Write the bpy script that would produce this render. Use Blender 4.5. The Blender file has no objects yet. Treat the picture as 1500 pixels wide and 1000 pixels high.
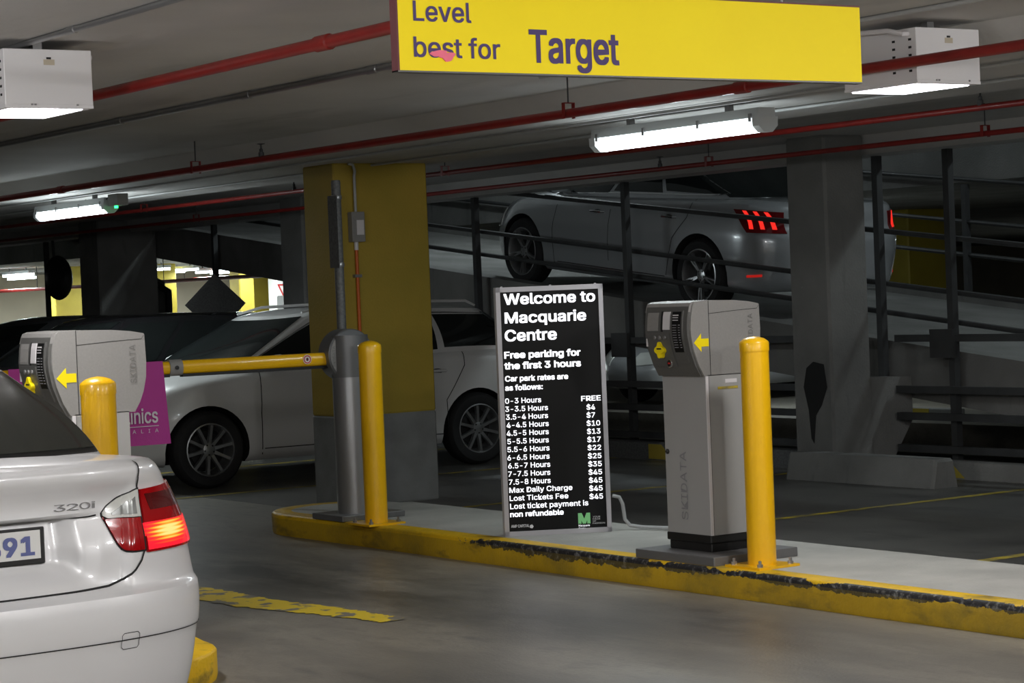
import bpy, math, random
import numpy as np
from mathutils import Vector, Matrix
random.seed(7)
R = math.radians
sc = bpy.context.scene
COL = sc.collection

# ------------------------------------------------------------------ camera
# world: +Y runs along the traffic island (away, to the left), +X across the bays, z up, metres
A, PITCH, ROLL, FPX = R(34.3), R(-1.27), R(2.3), 3300.0
f0 = Vector((math.sin(A), math.cos(A), 0)); r0 = Vector((math.cos(A), -math.sin(A), 0)); zz = Vector((0, 0, 1))
fw = f0*math.cos(PITCH) + zz*math.sin(PITCH); u0 = zz*math.cos(PITCH) - f0*math.sin(PITCH)
rt = r0*math.cos(ROLL) - u0*math.sin(ROLL); up = u0*math.cos(ROLL) + r0*math.sin(ROLL)
cam = bpy.data.cameras.new('camera'); co = bpy.data.objects.new('camera', cam); COL.objects.link(co)
co.matrix_world = Matrix(((rt.x, up.x, -fw.x, 0), (rt.y, up.y, -fw.y, 0), (rt.z, up.z, -fw.z, 1.54), (0, 0, 0, 1)))
cam.sensor_width = 36; cam.lens = FPX/1500*36; cam.clip_start = .05; cam.clip_end = 300
sc.camera = co

# ------------------------------------------------------------------ world, exposure
w = bpy.data.worlds.new('world'); sc.world = w; w.use_nodes = True
w.node_tree.nodes['Background'].inputs[0].default_value = (.55, .62, .7, 1)
w.node_tree.nodes['Background'].inputs[1].default_value = .012
sc.view_settings.view_transform = 'Standard'; sc.view_settings.look = 'None'
sc.view_settings.gamma = 1; sc.view_settings.use_curve_mapping = False
sc.view_settings.exposure = 0.0

# lamp strengths (W) of the fixtures; the entry and ramp ones are added, unseen
BOX_W, TUBE_W, FAR_W, FAR_E, ENTRY_FILL_W, RAMP_FILL_W = 24.0, 17.0, 75.0, 12.0, 160.0, 160.0

# ------------------------------------------------------------------ materials
def mat(name, col, rough=.6, metal=0, noise=None, bump=0, emit=None, es=0, coat=0, spec=.5, trans=0, alpha=1):
    """noise = (scale, colour2, lo, hi [, stretch])"""
    m = bpy.data.materials.new(name); m.use_nodes = True
    nt = m.node_tree; b = nt.nodes['Principled BSDF']
    b.inputs['Base Color'].default_value = (*col, 1); b.inputs['Roughness'].default_value = rough
    b.inputs['Metallic'].default_value = metal; b.inputs['Coat Weight'].default_value = coat
    b.inputs['Specular IOR Level'].default_value = spec
    b.inputs['Coat Roughness'].default_value = .04
    b.inputs['Transmission Weight'].default_value = trans
    b.inputs['Alpha'].default_value = alpha
    if emit:
        b.inputs['Emission Color'].default_value = (*emit, 1); b.inputs['Emission Strength'].default_value = es
    tc = nt.nodes.new('ShaderNodeTexCoord')
    if noise:
        n = nt.nodes.new('ShaderNodeTexNoise'); n.inputs['Scale'].default_value = noise[0]; n.inputs['Detail'].default_value = 7
        mp = nt.nodes.new('ShaderNodeMapping')
        if len(noise) > 4: mp.inputs['Scale'].default_value = noise[4]
        nt.links.new(tc.outputs['Object'], mp.inputs[0]); nt.links.new(mp.outputs[0], n.inputs[0])
        r = nt.nodes.new('ShaderNodeValToRGB'); r.color_ramp.elements[0].position = noise[2]; r.color_ramp.elements[1].position = noise[3]
        r.color_ramp.elements[0].color = (*noise[1], 1); r.color_ramp.elements[1].color = (*col, 1)
        nt.links.new(n.outputs[0], r.inputs[0]); nt.links.new(r.outputs[0], b.inputs['Base Color'])
        m['col'] = 1
    if bump:
        n2 = nt.nodes.new('ShaderNodeTexNoise'); n2.inputs['Scale'].default_value = 60; n2.inputs['Detail'].default_value = 5
        bp = nt.nodes.new('ShaderNodeBump'); bp.inputs['Strength'].default_value = bump; bp.inputs['Distance'].default_value = .01
        nt.links.new(tc.outputs['Object'], n2.inputs[0]); nt.links.new(n2.outputs[0], bp.inputs['Height']); nt.links.new(bp.outputs[0], b.inputs['Normal'])
    return m

def mixin(m, scale, col, lo, hi, stretch=(1, 1, 1), coords='Object', seed=0.0, rough=None):
    """lays one more noise-shaped stain of its own colour over a material"""
    nt = m.node_tree; b = nt.nodes['Principled BSDF']
    tc = nt.nodes.new('ShaderNodeTexCoord'); mp = nt.nodes.new('ShaderNodeMapping')
    mp.inputs['Scale'].default_value = stretch; mp.inputs['Location'].default_value = (seed, seed*1.7, seed*.3)
    n = nt.nodes.new('ShaderNodeTexNoise'); n.inputs['Scale'].default_value = scale; n.inputs['Detail'].default_value = 8; n.inputs['Roughness'].default_value = .62
    r = nt.nodes.new('ShaderNodeValToRGB'); r.color_ramp.elements[0].position = lo; r.color_ramp.elements[1].position = hi
    mx = nt.nodes.new('ShaderNodeMix'); mx.data_type = 'RGBA'
    nt.links.new(tc.outputs[coords], mp.inputs[0]); nt.links.new(mp.outputs[0], n.inputs[0]); nt.links.new(n.outputs[0], r.inputs[0])
    nt.links.new(r.outputs[0], mx.inputs['Factor'])
    old = b.inputs['Base Color'].links
    if old: nt.links.new(old[0].from_socket, mx.inputs['A'])
    else: mx.inputs['A'].default_value = b.inputs['Base Color'].default_value
    mx.inputs['B'].default_value = (*col, 1)
    nt.links.new(mx.outputs['Result'], b.inputs['Base Color'])
    return r, mx

M = {}
M['ceiling'] = mat('ceiling_paint', (.60, .59, .575), .8, noise=(.7, (.47, .46, .45), .35, .65), bump=.12)
mixin(M['ceiling'], 1.6, (.36, .355, .35), .56, .78, (1, .25, 1), seed=3)
M['floor'] = mat('floor_concrete', (.31, .285, .235), .42, noise=(.9, (.22, .205, .172), .35, .7), bump=.15)
mixin(M['floor'], .55, (.085, .082, .078), .46, .70, (1.2, .45, 1), seed=5)
mixin(M['floor'], .9, (.045, .043, .04), .56, .76, (1.6, .35, 1), seed=31)
mixin(M['floor'], 3.0, (.11, .105, .10), .60, .74, (1.6, .5, 1), seed=9)
mixin(M['floor'], 9.0, (.15, .14, .12), .52, .75, (1.5, .6, 1), seed=22)
mixin(M['floor'], 45.0, (.17, .16, .14), .52, .72, seed=2)
# rubber and oil dropped in the lane where cars stop and turn (stains with their own place and outline)
def lane_stain(m, cx, cy, rx, ry, col, k, ns, seed):
    nt = m.node_tree; bs = nt.nodes['Principled BSDF']; L = nt.links.new
    tc = nt.nodes.new('ShaderNodeTexCoord'); sp = nt.nodes.new('ShaderNodeSeparateXYZ'); L(tc.outputs['Object'], sp.inputs[0])
    def mt(op, a, c=None, cl=False):
        n = nt.nodes.new('ShaderNodeMath'); n.operation = op; n.use_clamp = cl
        for i, v in enumerate((a, c)):
            if v is None: continue
            if isinstance(v, (int, float)): n.inputs[i].default_value = v
            else: L(v, n.inputs[i])
        return n.outputs[0]
    dx = mt('DIVIDE', mt('SUBTRACT', sp.outputs[0], cx), rx); dy = mt('DIVIDE', mt('SUBTRACT', sp.outputs[1], cy), ry)
    d = mt('POWER', 2.718, mt('MULTIPLY', mt('ADD', mt('MULTIPLY', dx, dx), mt('MULTIPLY', dy, dy)), -1.0))
    mp = nt.nodes.new('ShaderNodeMapping'); mp.inputs['Location'].default_value = (seed, seed, 0); mp.inputs['Scale'].default_value = (1.4, .5, 1)
    n = nt.nodes.new('ShaderNodeTexNoise'); n.inputs['Scale'].default_value = ns; n.inputs['Detail'].default_value = 9; n.inputs['Roughness'].default_value = .65
    L(tc.outputs['Object'], mp.inputs[0]); L(mp.outputs[0], n.inputs[0])
    f = mt('MULTIPLY', mt('MULTIPLY', d, mt('SUBTRACT', mt('MULTIPLY', n.outputs[0], 3.0), .75, True)), k, True)
    mx = nt.nodes.new('ShaderNodeMix'); mx.data_type = 'RGBA'; L(f, mx.inputs['Factor']); L(bs.inputs['Base Color'].links[0].from_socket, mx.inputs['A']); mx.inputs['B'].default_value = (*col, 1)
    L(mx.outputs['Result'], bs.inputs['Base Color'])
lane_stain(M['floor'], 6.0, 11.3, .75, 2.6, (.04, .038, .034), 1.1, 2.0, 3)
lane_stain(M['floor'], 5.9, 8.6, .35, 1.2, (.05, .047, .042), .8, 3.0, 7)
lane_stain(M['floor'], 5.0, 13.5, 1.8, 1.8, (.06, .057, .05), .9, 1.2, 11)
M['conc'] = mat('raw_concrete', (.25, .25, .24), .85, noise=(1.5, (.15, .15, .143), .3, .7), bump=.5)
mixin(M['conc'], 4, (.10, .10, .10), .6, .8, (1.4, 1.4, .25), seed=4)
M['slabtop'] = mat('island_concrete', (.46, .455, .42), .8, noise=(3, (.36, .355, .33), .3, .7), bump=.3)
mixin(M['slabtop'], 22, (.27, .26, .24), .62, .8, seed=8)
M['colyel'] = mat('yellow_column_paint', (.43, .30, .035), .6, noise=(2.5, (.36, .27, .03), .35, .7), bump=.25)
M['faryel'] = mat('far_yellow_paint', (.46, .36, .04), .6, noise=(2, (.38, .29, .035), .3, .7), bump=.2)
M['colgrey'] = mat('column_grey_paint', (.22, .23, .225), .7, noise=(5, (.17, .175, .17), .35, .7), bump=.3)
mixin(M['colgrey'], 6, (.06, .06, .06), .64, .72, (.4, 1, 3.2), seed=6)
M['yel'] = mat('yellow_steel_paint', (.90, .51, .004), .32, noise=(14, (.86, .48, .004), .3, .7), coat=.4)
mixin(M['yel'], 34, (.10, .07, .02), .74, .80, (1, 1, 2.5), seed=6)
M['kerb'] = mat('yellow_kerb_paint', (.84, .52, .006), .5, noise=(2.2, (.66, .41, .01), .35, .7), bump=.4)
mixin(M['kerb'], 6, (.10, .08, .03), .54, .74, (1, .6, 1.6), seed=4)
mixin(M['kerb'], 1.6, (.30, .22, .03), .50, .72, seed=14)
M['line'] = mat('worn_line_paint', (.50, .38, .03), .7, noise=(9, (.16, .14, .07), .36, .6))
M['lineb'] = mat('lane_paint', (.66, .48, .015), .6, noise=(7, (.17, .155, .12), .44, .47))
M['red'] = mat('red_pipe_paint', (.27, .016, .012), .42, noise=(6, (.19, .012, .01), .3, .7), coat=.1)
M['conduit'] = mat('grey_conduit', (.40, .41, .41), .45)
M['galvpipe'] = mat('galvanised_pipe', (.33, .335, .34), .35, .75)
M['dsteel'] = mat('dark_steel', (.055, .058, .06), .6, noise=(5, (.035, .036, .037), .3, .7))
M['bracket'] = mat('galvanised_bracket', (.3, .3, .3), .45, .7)
M['white'] = mat('white_enamel', (.78, .77, .78), .45)
M['mach'] = mat('grey_machine_plastic', (.275, .27, .257), .5, noise=(90, (.25, .245, .235), .3, .7), bump=.04)
M['machdark'] = mat('dark_grey_fascia', (.105, .105, .10), .42)
M['machcol'] = mat('grey_powdercoat', (.36, .36, .35), .45)
M['machtrim'] = mat('pale_trim', (.70, .68, .69), .4)
M['black'] = mat('black_plastic', (.012, .012, .012), .4)
M['blackg'] = mat('black_label', (.008, .008, .008), .5, spec=.2)
M['seam'] = mat('dark_gap', (.01, .01, .01), .8)
M['tyre'] = mat('tyre_rubber', (.014, .014, .015), .75)
M['alloy'] = mat('alloy_wheel', (.52, .53, .54), .3, .85)
M['hub'] = mat('dark_brake', (.04, .04, .04), .5, .6)
M['alu'] = mat('brushed_aluminium', (.46, .47, .48), .35, .75, noise=(14, (.40, .41, .42), .3, .7, (1, 1, .1)))
M['plate'] = mat('steel_plate', (.20, .20, .20), .5, .5)
M['drum'] = mat('dark_aluminium', (.19, .195, .20), .4, .4)
M['magenta'] = mat('magenta_banner', (.42, .03, .26), .6, bump=.1)
M['orange'] = mat('orange_conduit', (.60, .12, .015), .5)
M['signyel'] = mat('yellow_sign_face', (.98, .78, .006), .55, noise=(3, (.95, .74, .006), .3, .7), spec=.25)
M['purple'] = mat('purple_lettering', (.085, .06, .17), .6, spec=.2)
M['maroon'] = mat('maroon_edge', (.11, .015, .02), .5)
M['pink'] = mat('pink_smear', (.85, .16, .25), .6)
M['frame'] = mat('silver_frame', (.55, .54, .57), .4, .1)
M['whitelit'] = mat('lit_white_letter', (.9, .9, .92), .5, emit=(.93, .94, 1), es=1.15)
M['greylit'] = mat('lit_grey_letter', (.4, .4, .4), .5, emit=(.6, .6, .6), es=.28)
M['greenlit'] = mat('lit_green_letter', (.1, .3, .12), .5, emit=(.10, .26, .10), es=.8)
M['silver'] = mat('silver_car_paint', (.74, .74, .75), .38, .12, coat=.6)
M['wagonp'] = mat('white_car_paint', (.80, .80, .79), .30, .05, coat=.8)
M['greyp'] = mat('steel_grey_car_paint', (.46, .48, .50), .26, .35, coat=1)
M['blackp'] = mat('black_car_paint', (.012, .012, .014), .25, 0, coat=.8)
M['darkgp'] = mat('charcoal_car_paint', (.09, .095, .10), .25, .3, coat=.8)
M['palep'] = mat('pale_car_paint', (.5, .51, .52), .25, .3, coat=.8)
M['glass'] = mat('dark_car_glass', (.012, .015, .015), .06, spec=.6)
M['rearglass'] = mat('dusty_rear_glass', (.028, .030, .026), .12, spec=.5)
M['chrome'] = mat('chrome', (.75, .75, .76), .12, 1)
M['redlens'] = mat('red_lens', (.30, .004, .006), .12, coat=.6, emit=(1, .01, .01), es=.03)
M['redlit'] = mat('lit_red_lens', (.5, .01, .01), .2, emit=(1, .03, .02), es=.95)
M['hotlit'] = mat('lit_brake_core', (1, .5, .1), .3, emit=(1, .42, .03), es=2.4)
M['clearlens'] = mat('clear_lens', (.62, .63, .60), .14, coat=.6)
M['greylens'] = mat('grey_reflector', (.30, .31, .30), .25, .4)
M['bluetext'] = mat('blue_plate_text', (.10, .12, .30), .5)
M['greymark'] = mat('grey_marking', (.24, .24, .25), .5)
M['tube'] = mat('lit_diffuser', (.9, .95, 1), .5, emit=(.86, .97, 1), es=6)
M['panel'] = mat('lit_panel', (.95, .95, 1), .5, emit=(.96, .95, 1), es=6)
M['fartube'] = mat('far_lit_tube', (.9, .95, 1), .5, emit=(.8, .97, 1), es=FAR_E)
M['lens'] = mat('translucent_cover', (.55, .58, .58), .4)
M['ledred'] = mat('red_led', (.5, 0, 0), .4, emit=(1, .03, .02), es=6)
M['ledgreen'] = mat('green_led', (0, .5, 0), .4, emit=(.02, 1, .15), es=6)
M['cream'] = mat('cream_wall', (.62, .55, .42), .8, noise=(1, (.52, .46, .36), .3, .7))
M['signwhite'] = mat('white_sign', (.7, .7, .68), .5)
M['signred'] = mat('red_sign_paint', (.5, .02, .02), .5)
M['galv'] = mat('galvanised_sheet', (.17, .175, .175), .6, .3, noise=(60, (.11, .115, .115), .35, .65))

# kerb: broken dark edge along the arris, following the shape of the damage
def kerb_damage(m):
    nt = m.node_tree; b = nt.nodes['Principled BSDF']; L = nt.links.new
    tc = nt.nodes.new('ShaderNodeTexCoord'); sp = nt.nodes.new('ShaderNodeSeparateXYZ'); L(tc.outputs['Object'], sp.inputs[0])
    def math_(op, a, c=None, cl=False):
        n = nt.nodes.new('ShaderNodeMath'); n.operation = op; n.use_clamp = cl
        for i, v in enumerate((a, c)):
            if v is None: continue
            if isinstance(v, (int, float)): n.inputs[i].default_value = v
            else: L(v, n.inputs[i])
        return n.outputs[0]
    def noise(s, st, loc=0):
        mp = nt.nodes.new('ShaderNodeMapping'); mp.inputs['Scale'].default_value = st; mp.inputs['Location'].default_value = (loc, loc, loc)
        n = nt.nodes.new('ShaderNodeTexNoise'); n.inputs['Scale'].default_value = s; n.inputs['Detail'].default_value = 6; n.inputs['Roughness'].default_value = .65
        L(tc.outputs['Object'], mp.inputs[0]); L(mp.outputs[0], n.inputs[0]); return n.outputs[0]
    # distance from the line z=.118 on the face
    n1 = noise(3.0, (.01, 1, .01)); n2 = noise(13.0, (1, 1, 1.4), 4)
    dz = math_('ABSOLUTE', math_('SUBTRACT', sp.outputs[2], math_('ADD', math_('SUBTRACT', math_('MULTIPLY', noise(2.2, (.01, 1, .01), 11), .04), .0), .101)))
    n0 = noise(.8, (0.01, 1, .01), 2)
    width = math_('MULTIPLY', math_('SUBTRACT', math_('ADD', math_('ADD', n1, math_('MULTIPLY', n0, .6)), math_('MULTIPLY', n2, .75)), .98), .075)
    # the long scrape where wheels cut the corner
    g_ = math_('DIVIDE', math_('SUBTRACT', sp.outputs[1], 9.95), .62)
    g_ = math_('POWER', 2.718, math_('MULTIPLY', math_('MULTIPLY', g_, g_), -1.0))
    width = math_('ADD', math_('ADD', width, .0045), math_('MULTIPLY', g_, math_('MULTIPLY', math_('ADD', n2, math_('MULTIPLY', noise(40, (1, 1, 1), 3), .8)), .032)))
    near = math_('DIVIDE', math_('SUBTRACT', 11.6, sp.outputs[1]), 1.6, True)
    mask = math_('MULTIPLY', math_('GREATER_THAN', width, dz), math_('GREATER_THAN', near, n2))
    onx = math_('LESS_THAN', sp.outputs[0], 7.048)
    mask = math_('MULTIPLY', mask, onx)
    gr = nt.nodes.new('ShaderNodeValToRGB'); gr.color_ramp.elements[0].position = .52; gr.color_ramp.elements[0].color = (.018, .018, .02, 1)
    gr.color_ramp.elements[1].position = .74; gr.color_ramp.elements[1].color = (.30, .30, .28, 1); L(noise(30, (1, 1, 1), 7), gr.inputs[0])
    mx = nt.nodes.new('ShaderNodeMix'); mx.data_type = 'RGBA'; L(mask, mx.inputs['Factor'])
    L(b.inputs['Base Color'].links[0].from_socket, mx.inputs['A']); L(gr.outputs[0], mx.inputs['B'])
    # grime on the vertical face
    g = nt.nodes.new('ShaderNodeMix'); g.data_type = 'RGBA'
    face = math_('MULTIPLY', math_('LESS_THAN', sp.outputs[2], .112), math_('ADD', math_('MULTIPLY', n1, .55), .12))
    L(face, g.inputs['Factor']); L(mx.outputs['Result'], g.inputs['A']); g.inputs['B'].default_value = (.20, .145, .02, 1)
    L(g.outputs['Result'], b.inputs['Base Color'])
M['kerbclean'] = M['kerb'].copy()
kerb_damage(M['kerb'])

# ------------------------------------------------------------------ mesh helpers
def link_mesh(name, v, f, m, parent=None, smooth=False, angle=None, loc=None, kind=None):
    me = bpy.data.meshes.new(name); me.from_pydata([tuple(map(float, p)) for p in v], [], f); me.update()
    if m is not None:
        for q in (m if isinstance(m, (list, tuple)) else [m]): me.materials.append(q)
    o = bpy.data.objects.new(name, me); COL.objects.link(o)
    if smooth:
        me.polygons.foreach_set('use_smooth', [True]*len(me.polygons))
        if angle: me.set_sharp_from_angle(angle=R(angle))
    if parent: o.parent = parent
    if loc: o.location = loc
    if kind: o['kind'] = kind
    return o

class MB:
    def __init__(s): s.v = []; s.f = []
    def add(s, v, f):
        n = len(s.v); s.v += [tuple(p) for p in v]; s.f += [tuple(i+n for i in q) for q in f]; return s
    def box(s, x0, y0, z0, x1, y1, z1, bev=0):
        if bev:
            b = bev; v = []
            ring = lambda z, i: [(x0+b+i, y0+i, z), (x1-b-i, y0+i, z), (x1-i, y0+b+i, z), (x1-i, y1-b-i, z), (x1-b-i, y1-i, z), (x0+b+i, y1-i, z), (x0+i, y1-b-i, z), (x0+i, y0+b+i, z)]
            for z, i in ((z0, b*.4), (z0+b, 0), (z1-b, 0), (z1, b*.4)): v += ring(z, i)
            f = [tuple(range(7, -1, -1)), tuple(range(24, 32))]
            for k in range(3):
                for i in range(8): f.append((k*8+i, k*8+(i+1) % 8, k*8+8+(i+1) % 8, k*8+8+i))
            return s.add(v, f)
        v = [(x0, y0, z0), (x1, y0, z0), (x1, y1, z0), (x0, y1, z0), (x0, y0, z1), (x1, y0, z1), (x1, y1, z1), (x0, y1, z1)]
        return s.add(v, [(0, 3, 2, 1), (4, 5, 6, 7), (0, 1, 5, 4), (1, 2, 6, 5), (2, 3, 7, 6), (3, 0, 4, 7)])
    def prism(s, poly, d, axis):
        """poly in the two other axes, extruded d=(a,b) along axis"""
        def mk(p, a):
            return {'x': (a, p[0], p[1]), 'y': (p[0], a, p[1]), 'z': (p[0], p[1], a)}[axis]
        n = len(poly); v = [mk(p, d[0]) for p in poly] + [mk(p, d[1]) for p in poly]
        return s.add(v, [tuple(range(n-1, -1, -1)), tuple(range(n, 2*n))] + [(i, (i+1) % n, n+(i+1) % n, n+i) for i in range(n)])
    def tube(s, pts, r, n=12, caps=True):
        pts = [Vector(p) for p in pts]; rs = r if isinstance(r, (list, tuple)) else [r]*len(pts); v = []
        prev = None
        for i, p in enumerate(pts):
            d = (pts[min(i+1, len(pts)-1)] - pts[max(i-1, 0)]).normalized()
            if prev is None:
                a = d.orthogonal().normalized()
            else:
                a = (prev - d*prev.dot(d)).normalized()
            prev = a; b = d.cross(a)
            v += [p + (a*math.cos(2*math.pi*k/n) + b*math.sin(2*math.pi*k/n))*rs[i] for k in range(n)]
        f = [(i*n+k, i*n+(k+1) % n, (i+1)*n+(k+1) % n, (i+1)*n+k) for i in range(len(pts)-1) for k in range(n)]
        if caps: f += [tuple(range(n-1, -1, -1)), tuple(range((len(pts)-1)*n, len(pts)*n))]
        return s.add(v, f)
    def lathe(s, prof, c=(0, 0, 0), axis='z', n=32, caps=True):
        """prof (radius, height) pairs"""
        v = []
        for r, h in prof:
            for k in range(n):
                a = 2*math.pi*k/n; q = (r*math.cos(a), r*math.sin(a), h)
                if axis == 'y': q = (q[0], q[2], q[1])
                if axis == 'x': q = (q[2], q[0], q[1])
                v.append((q[0]+c[0], q[1]+c[1], q[2]+c[2]))
        m_ = len(prof)
        f = [(i*n+k, i*n+(k+1) % n, (i+1)*n+(k+1) % n, (i+1)*n+k) for i in range(m_-1) for k in range(n)]
        if caps and prof[0][0] > 1e-5: f.append(tuple(range(n-1, -1, -1)))
        if caps and prof[-1][0] > 1e-5: f.append(tuple(range((m_-1)*n, m_*n)))
        return s.add(v, f)
    def build(s, name, m, parent=None, smooth=False, angle=35, loc=None, kind=None):
        return link_mesh(name, s.v, s.f, m, parent, smooth, angle, loc, kind)

def thing(name, label, cat, loc=(0, 0, 0), rotz=0, group=None):
    o = bpy.data.objects.new(name, None); COL.objects.link(o); o.location = loc; o.rotation_euler = (0, 0, rotz)
    o.empty_display_size = .1
    return tag(o, label, cat, group)
def tag(o, label, cat, group=None):
    o['label'] = label; o['category'] = cat
    if group: o['group'] = group
    return o
def structure(o): o['kind'] = 'structure'; return o

def grid_faces(n, m, closed=False):
    return [(i*m+j, i*m+j+1, (i+1)*m+j+1, (i+1)*m+j) for i in range(n-1) for j in range(m-1)]

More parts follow.
